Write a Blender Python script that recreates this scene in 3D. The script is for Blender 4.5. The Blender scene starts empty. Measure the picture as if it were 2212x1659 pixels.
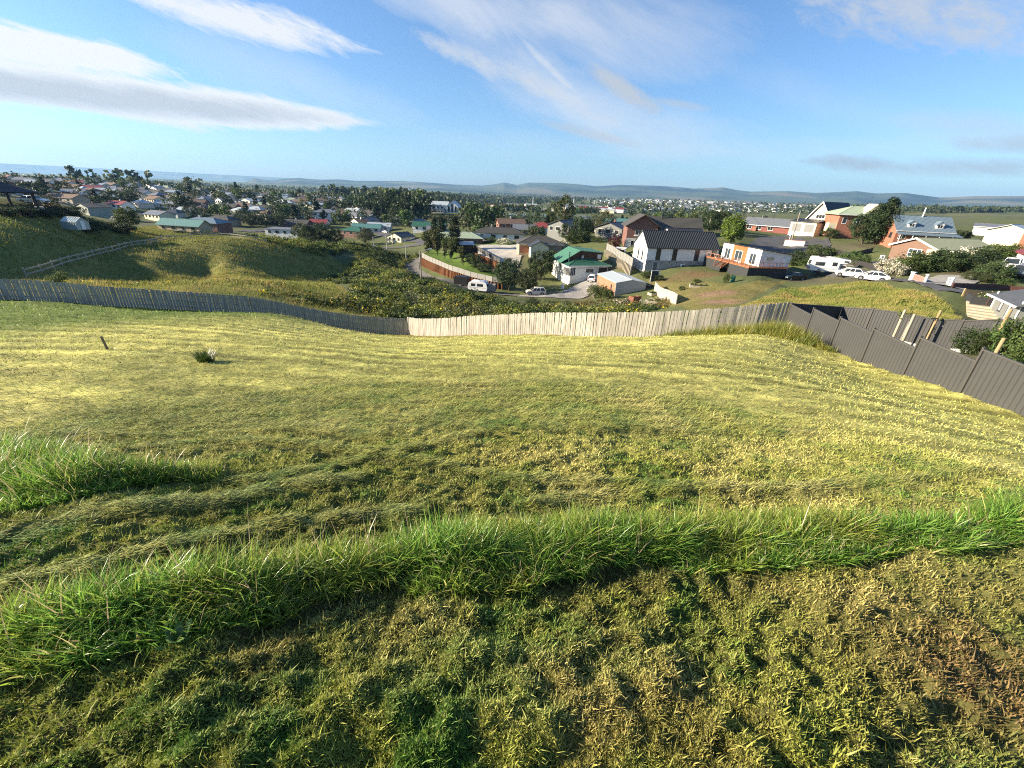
import bpy, bmesh, math, random
import numpy as np
from mathutils import Vector, Matrix, noise as mnoise
R_ = math.radians
rng = np.random.default_rng(7)
random.seed(7)
SC = bpy.context.scene
COL = SC.collection

# ------------------------------------------------------------------ camera
F = 904.4; PITCH = R_(24.7); ROLL = R_(2.43)       # focal length in pixels of a 2212 wide picture
cd = bpy.data.cameras.new('camera'); cam = bpy.data.objects.new('camera', cd); COL.objects.link(cam)
cd.sensor_width = 36; cd.lens = F/2212*36; cd.clip_start = 0.05; cd.clip_end = 60000
_f = Vector((0, math.cos(PITCH), -math.sin(PITCH))); _u = Vector((0, math.sin(PITCH), math.cos(PITCH))); _x = Vector((1, 0, 0))
_r = _x*math.cos(ROLL)+_u*math.sin(ROLL); _up = -_x*math.sin(ROLL)+_u*math.cos(ROLL)
cam.matrix_world = Matrix(((_r.x, _up.x, -_f.x, 0), (_r.y, _up.y, -_f.y, 0), (_r.z, _up.z, -_f.z, 0), (0, 0, 0, 1)))
SC.camera = cam

# ------------------------------------------------------------------ light
SUN_AZ, SUN_EL = -92.0, 20.0
sv = Vector((math.sin(R_(SUN_AZ))*math.cos(R_(SUN_EL)), math.cos(R_(SUN_AZ))*math.cos(R_(SUN_EL)), math.sin(R_(SUN_EL))))
sl = bpy.data.lights.new('sun', 'SUN'); sl.energy = 5.0; sl.angle = R_(0.5); sl.color = (1.0, 0.86, 0.65)
so = bpy.data.objects.new('sun', sl); COL.objects.link(so); so.rotation_euler = sv.to_track_quat('Z', 'Y').to_euler()
so.location = (0, 0, 60)
SC.view_settings.view_transform = 'Standard'; SC.view_settings.look = 'None'; SC.view_settings.gamma = 1
SC.view_settings.exposure = 1.6
SC.render.film_transparent = False
SC.cycles.max_bounces = 6; SC.cycles.diffuse_bounces = 3; SC.cycles.glossy_bounces = 2; SC.cycles.transmission_bounces = 3
SC.cycles.transparent_max_bounces = 6; SC.cycles.volume_bounces = 0
SC.cycles.sample_clamp_indirect = 6
SC.cycles.use_denoising = False; SC.cycles.denoising_prefilter = 'ACCURATE'; SC.cycles.filter_width = 1.1
SC.cycles.volume_step_rate = 1.0

def ray(u, v):
    x = u-1106; y = 829.5-v
    c, s = math.cos(ROLL), math.sin(ROLL)
    X = x*c-y*s; Y = x*s+y*c
    return np.array([X, F*math.cos(PITCH)+Y*math.sin(PITCH), -F*math.sin(PITCH)+Y*math.cos(PITCH)])
def azq(u, v):
    d = ray(u, v); h = math.hypot(d[0], d[1]); return math.atan2(d[0], d[1]), d[2]/h
def at(u, v, R):                # the point at horizontal distance R seen at u, v
    d = ray(u, v); return Vector(d/math.hypot(d[0], d[1])*R)
def lvl(u, v, z):               # the point at height z seen at u, v
    d = ray(u, v); return Vector(d*(z/d[2]))
def proj(p):
    x, y, z = p
    dp = y*math.cos(PITCH)-z*math.sin(PITCH); Y = (y*math.sin(PITCH)+z*math.cos(PITCH))/dp*F; X = x/dp*F
    c, s = math.cos(ROLL), math.sin(ROLL)
    return 1106+X*c+Y*s, 829.5-(-X*s+Y*c)

# ------------------------------------------------------------------ world
W = bpy.data.worlds.new('World'); SC.world = W; W.use_nodes = True
wt = W.node_tree; wt.nodes.clear()
def wn(t, **k):
    n = wt.nodes.new(t)
    for a, b in k.items(): setattr(n, a, b)
    return n
def wl(a, b): wt.links.new(a, b)
def wmath(op, a, b=None, c=None, clamp=False):
    n = wn('ShaderNodeMath', operation=op, use_clamp=clamp)
    for i, s in enumerate((a, b, c)):
        if s is None: continue
        if isinstance(s, (int, float)): n.inputs[i].default_value = s
        else: wl(s, n.inputs[i])
    return n.outputs[0]
sky = wn('ShaderNodeTexSky', sky_type='NISHITA', sun_disc=False)
sky.sun_elevation = R_(SUN_EL); sky.sun_rotation = R_(SUN_AZ) % (2*math.pi); sky.altitude = 100
sky.air_density = 1.0; sky.dust_density = 0.6; sky.ozone_density = 2.2
bg = wn('ShaderNodeBackground'); bg.inputs[1].default_value = 0.056
wo = wn('ShaderNodeOutputWorld'); wl(bg.outputs[0], wo.inputs[0])
tc = wn('ShaderNodeTexCoord'); sp = wn('ShaderNodeSeparateXYZ'); wl(tc.outputs['Generated'], sp.inputs[0])
AZ = wmath('ARCTAN2', sp.outputs[0], sp.outputs[1]); EL = wmath('ARCSINE', sp.outputs[2])
pv = wn('ShaderNodeCombineXYZ'); wl(wmath('MULTIPLY', AZ, 0.93), pv.inputs[0]); wl(EL, pv.inputs[1])
PV = pv.outputs[0]
def wnoise(scale, stretch, ang, detail=6, rough=0.55, off=0.0):
    m = wn('ShaderNodeMapping', vector_type='TEXTURE'); m.inputs['Rotation'].default_value = (0, 0, ang); m.inputs['Scale'].default_value = (stretch, 1, 1)
    m.inputs['Location'].default_value = (off, off*0.7, 0)
    wl(PV, m.inputs[0]); t = wn('ShaderNodeTexNoise'); t.inputs['Scale'].default_value = scale; t.inputs['Detail'].default_value = detail
    t.inputs['Roughness'].default_value = rough; t.inputs['Distortion'].default_value = 0.35; wl(m.outputs[0], t.inputs[0]); return t.outputs[0]
def pae(u, v):
    a, q = azq(u, v); return a*0.93, math.atan(q)
N_fine = wnoise(42, 4.5, R_(-14), 9, 0.68); N_big = wnoise(13, 3.5, R_(-24), 9, 0.66, 3.1); N_puff = wnoise(40, 2.2, R_(-25), 9, 0.66, 7.7)
def streak(p0, p1, wid, nz, k, soft, op):
    """a drawn-out cloud between two directions; returns a 0..op mask"""
    (a0, e0), (a1, e1) = pae(*p0), pae(*p1)
    cx, cy = (a0+a1)/2, (e0+e1)/2; L = math.hypot(a1-a0, e1-e0)/2; t = ((a1-a0)/2/L, (e1-e0)/2/L)
    mu, mv = min(max((p0[0]+p1[0])/2, 40), 2170), (p0[1]+p1[1])/2; pl = math.hypot(p1[0]-p0[0], p1[1]-p0[1]); nx_, ny_ = -(p1[1]-p0[1])/pl, (p1[0]-p0[0])/pl
    qa, qb = pae(mu-nx_*wid, mv-ny_*wid), pae(mu+nx_*wid, mv+ny_*wid); w = abs((qb[0]-qa[0])*-t[1]+(qb[1]-qa[1])*t[0])/2
    s = wn('ShaderNodeVectorMath', operation='SUBTRACT'); wl(PV, s.inputs[0]); s.inputs[1].default_value = (cx, cy, 0)
    d1 = wn('ShaderNodeVectorMath', operation='DOT_PRODUCT'); wl(s.outputs[0], d1.inputs[0]); d1.inputs[1].default_value = (t[0]/L, t[1]/L, 0)
    d2 = wn('ShaderNodeVectorMath', operation='DOT_PRODUCT'); wl(s.outputs[0], d2.inputs[0]); d2.inputs[1].default_value = (-t[1]/w, t[0]/w, 0)
    r = wmath('ADD', wmath('POWER', wmath('ABSOLUTE', d1.outputs['Value']), 2.4), wmath('POWER', wmath('ABSOLUTE', d2.outputs['Value']), 1.6))
    m = wmath('SUBTRACT', 1.0, r)
    m = wmath('ADD', m, wmath('MULTIPLY', wmath('SUBTRACT', nz, 0.5), k))
    return wmath('MULTIPLY', wmath('DIVIDE', m, soft, clamp=True), op)
CLOUDS = [  # from, to, half width, noise, noise strength, softness, opacity, grey(0)..white(1)
    ((880, -90), (1650, 120), 130, N_big, 2.4, 1.3, 0.5, 0.85),
    ((700, -60), (1300, 60), 60, N_big, 2.6, 1.3, 0.45, 0.9),
    ((1000, 200), (1700, 300), 60, N_big, 2.8, 1.5, 0.4, 0.9),
    ((1900, 250), (2500, 330), 50, N_big, 2.8, 1.4, 0.5, 0.5),
    ((940, 60), (1500, 330), 75, N_big, 2.4, 1.3, 0.5, 0.8),
    ((300, 60), (930, 260), 70, N_big, 2.4, 1.6, 0.36, 0.9),
    ((870, 290), (1600, 330), 40, N_big, 2.6, 1.6, 0.22, 0.9),
    ((1250, 330), (2300, 300), 30, N_fine, 3.0, 1.6, 0.26, 0.9),
    ((1500, 120), (2200, 330), 60, N_big, 3.0, 1.9, 0.16, 0.9),
    ((160, -60), (800, 108), 50, N_fine, 2.6, 0.8, 0.9, 0.95),
    ((-500, -10), (400, 160), 52, N_fine, 2.2, 0.55, 0.95, 1.0),
    ((40, 180), (520, 288), 26, N_fine, 3.0, 0.8, 0.85, 0.95),
    ((-700, 70), (815, 268), 58, N_fine, 1.5, 0.4, 0.95, 0.95),
    ((-800, 74), (760, 262), 42, N_fine, 1.3, 0.8, 0.9, 0.34),
    ((870, 60), (1290, 230), 28, N_puff, 3.0, 1.2, 0.7, 0.6),
    ((1110, 70), (1250, 205), 10, N_puff, 2.6, 1.1, 0.55, 0.75),
    ((1262, 140), (1432, 244), 26, N_puff, 2.2, 0.9, 0.85, 0.35),
    ((1400, 212), (1545, 238), 12, N_puff, 1.2, 1.2, 0.6, 0.35),
    ((1150, 258), (1400, 318), 15, N_puff, 1.2, 1.0, 0.6, 0.35),
    ((1230, 232), (1350, 270), 9, N_puff, 1.6, 1.2, 0.4, 0.6),
    ((1700, -30), (2400, 70), 95, N_puff, 3.6, 1.2, 0.75, 0.45),
    ((1720, 348), (1950, 352), 19, N_puff, 2.2, 1.0, 0.7, 0.12),
    ((1800, 366), (2500, 352), 26, N_fine, 2.4, 1.2, 0.66, 0.2),
    ((2030, 310), (2400, 316), 24, N_puff, 2.6, 1.2, 0.6, 0.25),
]
skc = wn('ShaderNodeMix', data_type='RGBA', blend_type='MULTIPLY'); skc.inputs[0].default_value = 1.0
wl(sky.outputs[0], skc.inputs['A']); skc.inputs['B'].default_value = (0.76, 0.96, 1.20, 1)
cur = skc.outputs['Result']
for p0, p1, wid, nz, k, soft, op, wh in CLOUDS:
    m = streak(p0, p1, wid, nz, k, soft, op)
    mx = wn('ShaderNodeMix', data_type='RGBA'); wl(m, mx.inputs[0]); wl(cur, mx.inputs['A'])
    g = (2.5+3.4*wh)
    mx.inputs['B'].default_value = (g*(0.93+0.07*wh), g*(0.99), g*(1.07-0.10*wh), 1)
    cur = mx.outputs['Result']
wl(cur, bg.inputs[0])
W.cycles.sampling_method = 'MANUAL'; W.cycles.sample_map_resolution = 512
# ------------------------------------------------------------------ helpers: objects
def tag(o, label=None, cat=None, group=None, kind=None):
    if label: o['label'] = label
    if cat: o['category'] = cat
    if group: o['group'] = group
    if kind: o['kind'] = kind
    return o
def empty(name, loc=(0, 0, 0), rz=0.0, label=None, cat=None, group=None):
    o = bpy.data.objects.new(name, None); COL.objects.link(o); o.location = loc; o.rotation_euler = (0, 0, rz); o.empty_display_size = 0.3
    return tag(o, label, cat, group)
def link(name, me, parent=None, loc=None, rz=None):
    o = bpy.data.objects.new(name, me); COL.objects.link(o)
    if parent is not None: o.parent = parent
    if loc is not None: o.location = loc
    if rz is not None: o.rotation_euler = (0, 0, rz)
    return o
def copy_tree(src, loc=None, rz=None, sc=None, label=None):
    def rec(o, par):
        c = o.copy(); COL.objects.link(c)
        if par is not None: c.parent = par
        for ch in KIDS.get(o, []): rec(ch, c); 
        return c
    r = rec(src, None)
    if loc is not None: r.location = loc
    if rz is not None: r.rotation_euler = (0, 0, rz)
    if sc is not None: r.scale = sc if hasattr(sc, '__len__') else (sc, sc, sc)
    if label: r['label'] = label
    return r
KIDS = {}
def child(parent, name, me, loc=None, rz=None):
    o = link(name, me, parent, loc, rz); KIDS.setdefault(parent, []).append(o); return o

class MB:
    """collects shapes into one mesh"""
    def __init__(s): s.v = []; s.f = []; s.mi = []; s.sm = []
    def add(s, vs, fs, m=0, smooth=False):
        b = len(s.v); s.v.extend([tuple(p) for p in vs])
        for f in fs: s.f.append(tuple(i+b for i in f)); s.mi.append(m); s.sm.append(smooth)
    def box(s, x0, x1, y0, y1, z0, z1, m=0):
        s.add([(x0, y0, z0), (x1, y0, z0), (x1, y1, z0), (x0, y1, z0), (x0, y0, z1), (x1, y0, z1), (x1, y1, z1), (x0, y1, z1)],
              [(3, 2, 1, 0), (4, 5, 6, 7), (0, 1, 5, 4), (1, 2, 6, 5), (2, 3, 7, 6), (3, 0, 4, 7)], m)
    def hexa(s, p, m=0):      # 8 points: bottom ring then top ring
        s.add(p, [(3, 2, 1, 0), (4, 5, 6, 7), (0, 1, 5, 4), (1, 2, 6, 5), (2, 3, 7, 6), (3, 0, 4, 7)], m)
    def prism(s, prof, y0, y1, m=0, axis='y', smooth=False):   # profile (x,z) extruded along y, or (y,z) along x
        n = len(prof)
        if axis == 'y': a = [(x, y0, z) for x, z in prof]; b = [(x, y1, z) for x, z in prof]
        elif axis == 'x': a = [(y0, x, z) for x, z in prof]; b = [(y1, x, z) for x, z in prof]
        else: a = [(x, z, y0) for x, z in prof]; b = [(x, z, y1) for x, z in prof]
        s.add(a+b, [tuple(range(n)), tuple(range(2*n-1, n-1, -1))], m)
        s.add(a+b, [(i, i+n, (i+1) % n+n, (i+1) % n) for i in range(n)], m, smooth)
    def bar(s, p, q, w, h=None, m=0, up=(0, 0, 1)):
        p = Vector(p); q = Vector(q); d = (q-p).normalized(); h = h or w
        a = d.cross(Vector(up))
        if a.length < 1e-4: a = Vector((1, 0, 0))
        a.normalize(); b = a.cross(d)
        o = [a*(-w/2)+b*(-h/2), a*(w/2)+b*(-h/2), a*(w/2)+b*(h/2), a*(-w/2)+b*(h/2)]
        s.hexa([p+k for k in o]+[q+k for k in o], m)
    def tube(s, pts, rad, n=8, m=0, cap=True):
        pts = [Vector(p) for p in pts]; rings = []
        rad = rad if hasattr(rad, '__len__') else [rad]*len(pts)
        for i, p in enumerate(pts):
            d = (pts[min(i+1, len(pts)-1)]-pts[max(i-1, 0)]).normalized()
            a = d.cross(Vector((0, 0, 1)))
            if a.length < 0.05: a = d.cross(Vector((0, 1, 0)))
            a.normalize(); b = d.cross(a)
            rings.append([p+(a*math.cos(t)+b*math.sin(t))*rad[i] for t in [2*math.pi*k/n for k in range(n)]])
        vs = [v for r in rings for v in r]; fs = []
        for i in range(len(pts)-1):
            for k in range(n): fs.append((i*n+k, i*n+(k+1) % n, (i+1)*n+(k+1) % n, (i+1)*n+k))
        s.add(vs, fs, m, True)
        if cap: s.add(rings[0], [tuple(range(n))[::-1]], m); s.add(rings[-1], [tuple(range(n))], m)
    def mesh(s, name, mats):
        me = bpy.data.meshes.new(name); me.from_pydata(s.v, [], s.f)
        for mt in (mats if isinstance(mats, (list, tuple)) else [mats]): me.materials.append(mt)
        if s.mi and max(s.mi): me.polygons.foreach_set('material_index', s.mi)
        me.polygons.foreach_set('use_smooth', s.sm); me.validate(); me.update()
        bm = bmesh.new(); bm.from_mesh(me); bmesh.ops.recalc_face_normals(bm, faces=bm.faces); bm.to_mesh(me); bm.free()
        return me
def npmesh(name, V, idx, sizes, mat, col=None, smooth=False):
    """mesh from numpy arrays: vertices, flat loop indices, face sizes, optional per vertex colour"""
    me = bpy.data.meshes.new(name); V = np.ascontiguousarray(V, dtype=np.float32)
    me.vertices.add(len(V)); me.vertices.foreach_set('co', V.ravel())
    me.loops.add(len(idx)); me.loops.foreach_set('vertex_index', np.asarray(idx, dtype=np.int32))
    st = np.zeros(len(sizes), dtype=np.int32); st[1:] = np.cumsum(sizes)[:-1]
    me.polygons.add(len(sizes)); me.polygons.foreach_set('loop_start', st); me.polygons.foreach_set('loop_total', np.asarray(sizes, dtype=np.int32))
    if smooth: me.polygons.foreach_set('use_smooth', np.ones(len(sizes), dtype=bool))
    me.update(calc_edges=True)
    if col is not None:
        ca = me.color_attributes.new('Col', 'FLOAT_COLOR', 'POINT')
        c4 = np.ones((len(V), 4), dtype=np.float32); c4[:, :3] = col; ca.data.foreach_set('color', c4.ravel())
    for m in (mat if isinstance(mat, (list, tuple)) else [mat]): me.materials.append(m)
    return me

# ------------------------------------------------------------------ helpers: numpy noise
def _hash(ix, iy, s):
    h = (ix.astype(np.int64)*374761393+iy.astype(np.int64)*668265263+s*1274126177) & 0xffffffff
    h = ((h ^ (h >> 13))*1274126177) & 0xffffffff
    return ((h ^ (h >> 16)) & 0xffff)/65535.0
def vnoise(x, y, s=0):
    ix = np.floor(x); iy = np.floor(y); fx = x-ix; fy = y-iy
    fx = fx*fx*(3-2*fx); fy = fy*fy*(3-2*fy)
    a = _hash(ix, iy, s); b = _hash(ix+1, iy, s); c = _hash(ix, iy+1, s); d = _hash(ix+1, iy+1, s)
    return (a*(1-fx)+b*fx)*(1-fy)+(c*(1-fx)+d*fx)*fy
def fbm(x, y, s=0, oc=4, g=0.5):
    t = 0; a = 1; n = 0
    for i in range(oc): t = t+a*vnoise(x*2**i, y*2**i, s+i*17); n += a; a *= g
    return t/n
def inpoly(x, y, poly):
    r = np.zeros(np.shape(x), dtype=bool); n = len(poly)
    for i in range(n):
        x0, y0 = poly[i][0], poly[i][1]; x1, y1 = poly[(i+1) % n][0], poly[(i+1) % n][1]
        if y0 == y1: continue
        c = ((y0 > y) != (y1 > y)) & (x < (x1-x0)*(y-y0)/(y1-y0)+x0)
        r ^= c
    return r
def segdist(x, y, pts):
    d = np.full(np.shape(x), 1e9)
    for (x0, y0), (x1, y1) in zip(pts[:-1], pts[1:]):
        L2 = (x1-x0)**2+(y1-y0)**2+1e-9
        t = np.clip(((x-x0)*(x1-x0)+(y-y0)*(y1-y0))/L2, 0, 1)
        d = np.minimum(d, np.hypot(x-x0-t*(x1-x0), y-y0-t*(y1-y0)))
    return d

# ------------------------------------------------------------------ helpers: materials
MATS = {}
def nodes_of(name):
    m = bpy.data.materials.new(name); m.use_nodes = True; t = m.node_tree; b = t.nodes['Principled BSDF']
    return m, t, b
def mat(name, col, rough=0.7, var=0.12, scale=3.0, metal=0.0, bump=0.0, spec=0.4, detail=5, stretch=(1, 1, 1), col2=None):
    """painted or natural surface: base colour broken up by two noises, optional bump"""
    if name in MATS: return MATS[name]
    m, t, b = nodes_of(name)
    tcn = t.nodes.new('ShaderNodeTexCoord'); mp = t.nodes.new('ShaderNodeMapping'); mp.inputs['Scale'].default_value = stretch
    t.links.new(tcn.outputs['Object'], mp.inputs[0])
    n = t.nodes.new('ShaderNodeTexNoise'); n.inputs['Scale'].default_value = scale; n.inputs['Detail'].default_value = detail; n.inputs['Roughness'].default_value = 0.65
    t.links.new(mp.outputs[0], n.inputs[0])
    r = t.nodes.new('ShaderNodeMapRange'); r.inputs['From Min'].default_value = 0.3; r.inputs['From Max'].default_value = 0.7
    t.links.new(n.outputs[0], r.inputs[0])
    mx = t.nodes.new('ShaderNodeMix'); mx.data_type = 'RGBA'
    c2 = col2 or tuple(c*(1-2*var) for c in col); c1 = tuple(min(1, c*(1+var)) for c in col)
    mx.inputs['A'].default_value = (*c2, 1); mx.inputs['B'].default_value = (*c1, 1)
    t.links.new(r.outputs[0], mx.inputs[0]); t.links.new(mx.outputs['Result'], b.inputs['Base Color'])
    b.inputs['Roughness'].default_value = rough; b.inputs['Metallic'].default_value = metal; b.inputs['Specular IOR Level'].default_value = spec
    if bump:
        bp = t.nodes.new('ShaderNodeBump'); bp.inputs['Strength'].default_value = bump; bp.inputs['Distance'].default_value = 0.05
        t.links.new(n.outputs[0], bp.inputs['Height']); t.links.new(bp.outputs[0], b.inputs['Normal'])
    MATS[name] = m; return m
def striped(name, col, pitch=0.2, axis='X', depth=0.5, rough=0.45, var=0.1, metal=0.0, dark=0.6, width=0.25):
    """sheet with regular ribs, boards or courses: bump and a thin groove colour"""
    if name in MATS: return MATS[name]
    m, t, b = nodes_of(name)
    tcn = t.nodes.new('ShaderNodeTexCoord'); s = t.nodes.new('ShaderNodeSeparateXYZ'); t.links.new(tcn.outputs['Object'], s.inputs[0])
    mm = t.nodes.new('ShaderNodeMath'); mm.operation = 'DIVIDE'; mm.inputs[1].default_value = pitch; t.links.new(s.outputs['XYZ'.index(axis)], mm.inputs[0])
    fr = t.nodes.new('ShaderNodeMath'); fr.operation = 'FRACT'; t.links.new(mm.outputs[0], fr.inputs[0])
    pp = t.nodes.new('ShaderNodeMath'); pp.operation = 'PINGPONG'; pp.inputs[1].default_value = 0.5; t.links.new(fr.outputs[0], pp.inputs[0])
    r = t.nodes.new('ShaderNodeMapRange'); r.inputs['From Min'].default_value = 0.0; r.inputs['From Max'].default_value = width; t.links.new(pp.outputs[0], r.inputs[0])
    n = t.nodes.new('ShaderNodeTexNoise'); n.inputs['Scale'].default_value = 1.7; n.inputs['Detail'].default_value = 6; t.links.new(tcn.outputs['Object'], n.inputs[0])
    mx = t.nodes.new('ShaderNodeMix'); mx.data_type = 'RGBA'; mx.inputs['A'].default_value = (*[c*(1-2.2*var) for c in col], 1); mx.inputs['B'].default_value = (*[min(1, c*(1+1.6*var)) for c in col], 1)
    t.links.new(n.outputs[0], mx.inputs[0])
    m2 = t.nodes.new('ShaderNodeMix'); m2.data_type = 'RGBA'; m2.blend_type = 'MULTIPLY'; t.links.new(mx.outputs['Result'], m2.inputs['A'])
    cr = t.nodes.new('ShaderNodeMix'); cr.data_type = 'RGBA'; cr.inputs['A'].default_value = (dark, dark, dark, 1); cr.inputs['B'].default_value = (1, 1, 1, 1); t.links.new(r.outputs[0], cr.inputs[0])
    t.links.new(cr.outputs['Result'], m2.inputs['B']); m2.inputs[0].default_value = 1.0; t.links.new(m2.outputs['Result'], b.inputs['Base Color'])
    bp = t.nodes.new('ShaderNodeBump'); bp.inputs['Strength'].default_value = depth; bp.inputs['Distance'].default_value = 0.04; t.links.new(r.outputs[0], bp.inputs['Height']); t.links.new(bp.outputs[0], b.inputs['Normal'])
    b.inputs['Roughness'].default_value = rough; b.inputs['Metallic'].default_value = metal; b.inputs['Specular IOR Level'].default_value = 0.35
    MATS[name] = m; return m
def brickm(name, col, mortar=(0.32, 0.29, 0.26), sc=4.2):
    if name in MATS: return MATS[name]
    m, t, b = nodes_of(name)
    tcn = t.nodes.new('ShaderNodeTexCoord'); s = t.nodes.new('ShaderNodeSeparateXYZ'); t.links.new(tcn.outputs['Object'], s.inputs[0])
    ad = t.nodes.new('ShaderNodeMath'); ad.operation = 'ADD'; t.links.new(s.outputs[0], ad.inputs[0]); t.links.new(s.outputs[1], ad.inputs[1])
    cb = t.nodes.new('ShaderNodeCombineXYZ'); t.links.new(ad.outputs[0], cb.inputs[0]); t.links.new(s.outputs[2], cb.inputs[1])
    br = t.nodes.new('ShaderNodeTexBrick'); br.inputs['Scale'].default_value = sc; br.inputs['Mortar Size'].default_value = 0.012
    br.inputs['Color1'].default_value = (*[c*1.15 for c in col], 1); br.inputs['Color2'].default_value = (*[c*0.75 for c in col], 1); br.inputs['Mortar'].default_value = (*mortar, 1)
    t.links.new(cb.outputs[0], br.inputs[0]); t.links.new(br.outputs[0], b.inputs['Base Color']); b.inputs['Roughness'].default_value = 0.85
    MATS[name] = m; return m
def glassm(name='window_glass', col=(0.03, 0.04, 0.05), rough=0.06):
    if name in MATS: return MATS[name]
    m, t, b = nodes_of(name); b.inputs['Base Color'].default_value = (*col, 1); b.inputs['Roughness'].default_value = rough; b.inputs['Specular IOR Level'].default_value = 0.6
    n = t.nodes.new('ShaderNodeTexNoise'); n.inputs['Scale'].default_value = 1.3
    tcn = t.nodes.new('ShaderNodeTexCoord'); t.links.new(tcn.outputs['Object'], n.inputs[0])
    mx = t.nodes.new('ShaderNodeMix'); mx.data_type = 'RGBA'; mx.inputs['A'].default_value = (*[c*0.5 for c in col], 1); mx.inputs['B'].default_value = (*[c*2 for c in col], 1)
    t.links.new(n.outputs[0], mx.inputs[0]); t.links.new(mx.outputs['Result'], b.inputs['Base Color'])
    MATS[name] = m; return m
def leafm(name, transl=0.35, rough=0.5, tint=None, spec=0.3, hue=0.0):
    """foliage or grass: colour from the mesh's own 'Col', varied per object, partly translucent"""
    if name in MATS: return MATS[name]
    m, t, b = nodes_of(name)
    at_ = t.nodes.new('ShaderNodeAttribute'); at_.attribute_name = 'Col'
    oi = t.nodes.new('ShaderNodeObjectInfo'); hs = t.nodes.new('ShaderNodeHueSaturation')
    mr = t.nodes.new('ShaderNodeMapRange'); mr.inputs['To Min'].default_value = 0.5-hue; mr.inputs['To Max'].default_value = 0.5+hue; t.links.new(oi.outputs['Random'], mr.inputs[0])
    mv = t.nodes.new('ShaderNodeMapRange'); mv.inputs['To Min'].default_value = 1-hue*7; mv.inputs['To Max'].default_value = 1+hue*7; t.links.new(oi.outputs['Random'], mv.inputs[0])
    t.links.new(mr.outputs[0], hs.inputs['Hue']); t.links.new(mv.outputs[0], hs.inputs['Value']); t.links.new(at_.outputs['Color'], hs.inputs['Color'])
    colo = hs.outputs[0]
    if tint:
        mx = t.nodes.new('ShaderNodeMix'); mx.data_type = 'RGBA'; mx.blend_type = 'MULTIPLY'; mx.inputs[0].default_value = 1; t.links.new(colo, mx.inputs['A']); mx.inputs['B'].default_value = (*tint, 1); colo = mx.outputs['Result']
    t.links.new(colo, b.inputs['Base Color']); b.inputs['Roughness'].default_value = rough; b.inputs['Specular IOR Level'].default_value = spec
    tr = t.nodes.new('ShaderNodeBsdfTranslucent'); t.links.new(colo, tr.inputs[0])
    ms = t.nodes.new('ShaderNodeMixShader'); ms.inputs[0].default_value = transl; t.links.new(b.outputs[0], ms.inputs[1]); t.links.new(tr.outputs[0], ms.inputs[2])
    t.links.new(ms.outputs[0], t.nodes['Material Output'].inputs[0])
    MATS[name] = m; return m

def _ss(a, b, x): t = min(1, max(0, (x-a)/(b-a))); return t*t*(3-2*t)
def RM(u, R):                   # first estimates of distance, corrected by the size of known things (cars, doors, fence posts)
    k = 0.32*_ss(1540, 1740, u)*_ss(32, 46, R)*(1-_ss(170, 420, R))+0.16*_ss(2060, 2140, u)*_ss(33, 38, R)*(1-_ss(55, 75, R))
    k += 0.28*(1-_ss(330, 620, u))*_ss(53, 66, R)*(1-_ss(180, 300, R))
    k += (0.34+0.26*(1-_ss(100, 480, u)))*(1-0.6*_ss(560, 900, u))*(1-_ss(860, 960, u))*_ss(160, 200, R)*(1-_ss(420, 900, R))*(1-_ss(880, 930, u))
    return R*(1+k)
def atm(u, v, R): return at(u, v, RM(u, R))
# ------------------------------------------------------------------ terrain: q = height / distance over (azimuth, log distance)
CP = []
def cp(u, v, R):
    a, q = azq(u, v); CP.append((a, R, q))
def cpz(azd, R, z): CP.append((R_(azd), R, z/R))
for a_ in (-62, -40, -20, 0, 20, 40, 62):
    for r in (0.35, 0.8, 1.6, 3.2):
        cpz(a_, r, -1.8-0.19*r*math.cos(R_(a_))-0.03*r*math.sin(R_(a_)))
    cpz(a_, 6.0, -1.8-0.19*6*math.cos(R_(a_))-0.02*6*abs(math.sin(R_(a_))))
for a_, r, z in ((49.4, 18.9, -5.33), (45, 20.7, -5.74), (41.4, 22.7, -6.13), (38.1, 24.7, -6.3), (33.4, 28.9, -6.75), (56, 17.5, -5.0), (62, 17, -4.8),
                 (0, 9, -3.6), (0, 14, -5.05), (0, 20, -6.85), (0, 26, -8.6), (15, 9, -3.55), (15, 14, -4.75), (15, 20, -6.25), (-15, 9, -3.65), (-15, 15, -5.4), (-15, 24, -8.1),
                 (30, 10, -3.65), (30, 17, -4.9), (30, 23, -6.0), (45, 12, -4.0), (-30, 10, -3.6), (-30, 18, -5.5), (-30, 28, -7.6), (-30, 36, -9.3), (-48, 12, -3.5), (-48, 22, -5.3), (-48, 36, -7.4), (-60, 20, -4.7), (-62, 40, -6.6)):
    cpz(a_, r, z)
FENCE_L = [(-260, 640, 56), (-130, 644, 54), (0, 648, 52), (100, 652, 50), (225, 661, 47.5), (325, 665, 47), (425, 670, 46.5), (553, 682, 45.5), (643, 698, 44), (743, 715, 42.5), (818, 722, 41.8), (884, 724, 41)]
FENCE_R = [(884, 724, 41), (968, 726, 36), (1071, 724, 32.4), (1162, 723, 30.2), (1287, 727, 28), (1412, 729, 27.2), (1540, 726, 27.4), (1640, 718, 28.2), (1692.5, 710, 28.9)]
for p in FENCE_L+FENCE_R[1:]: cp(*p)
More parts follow.
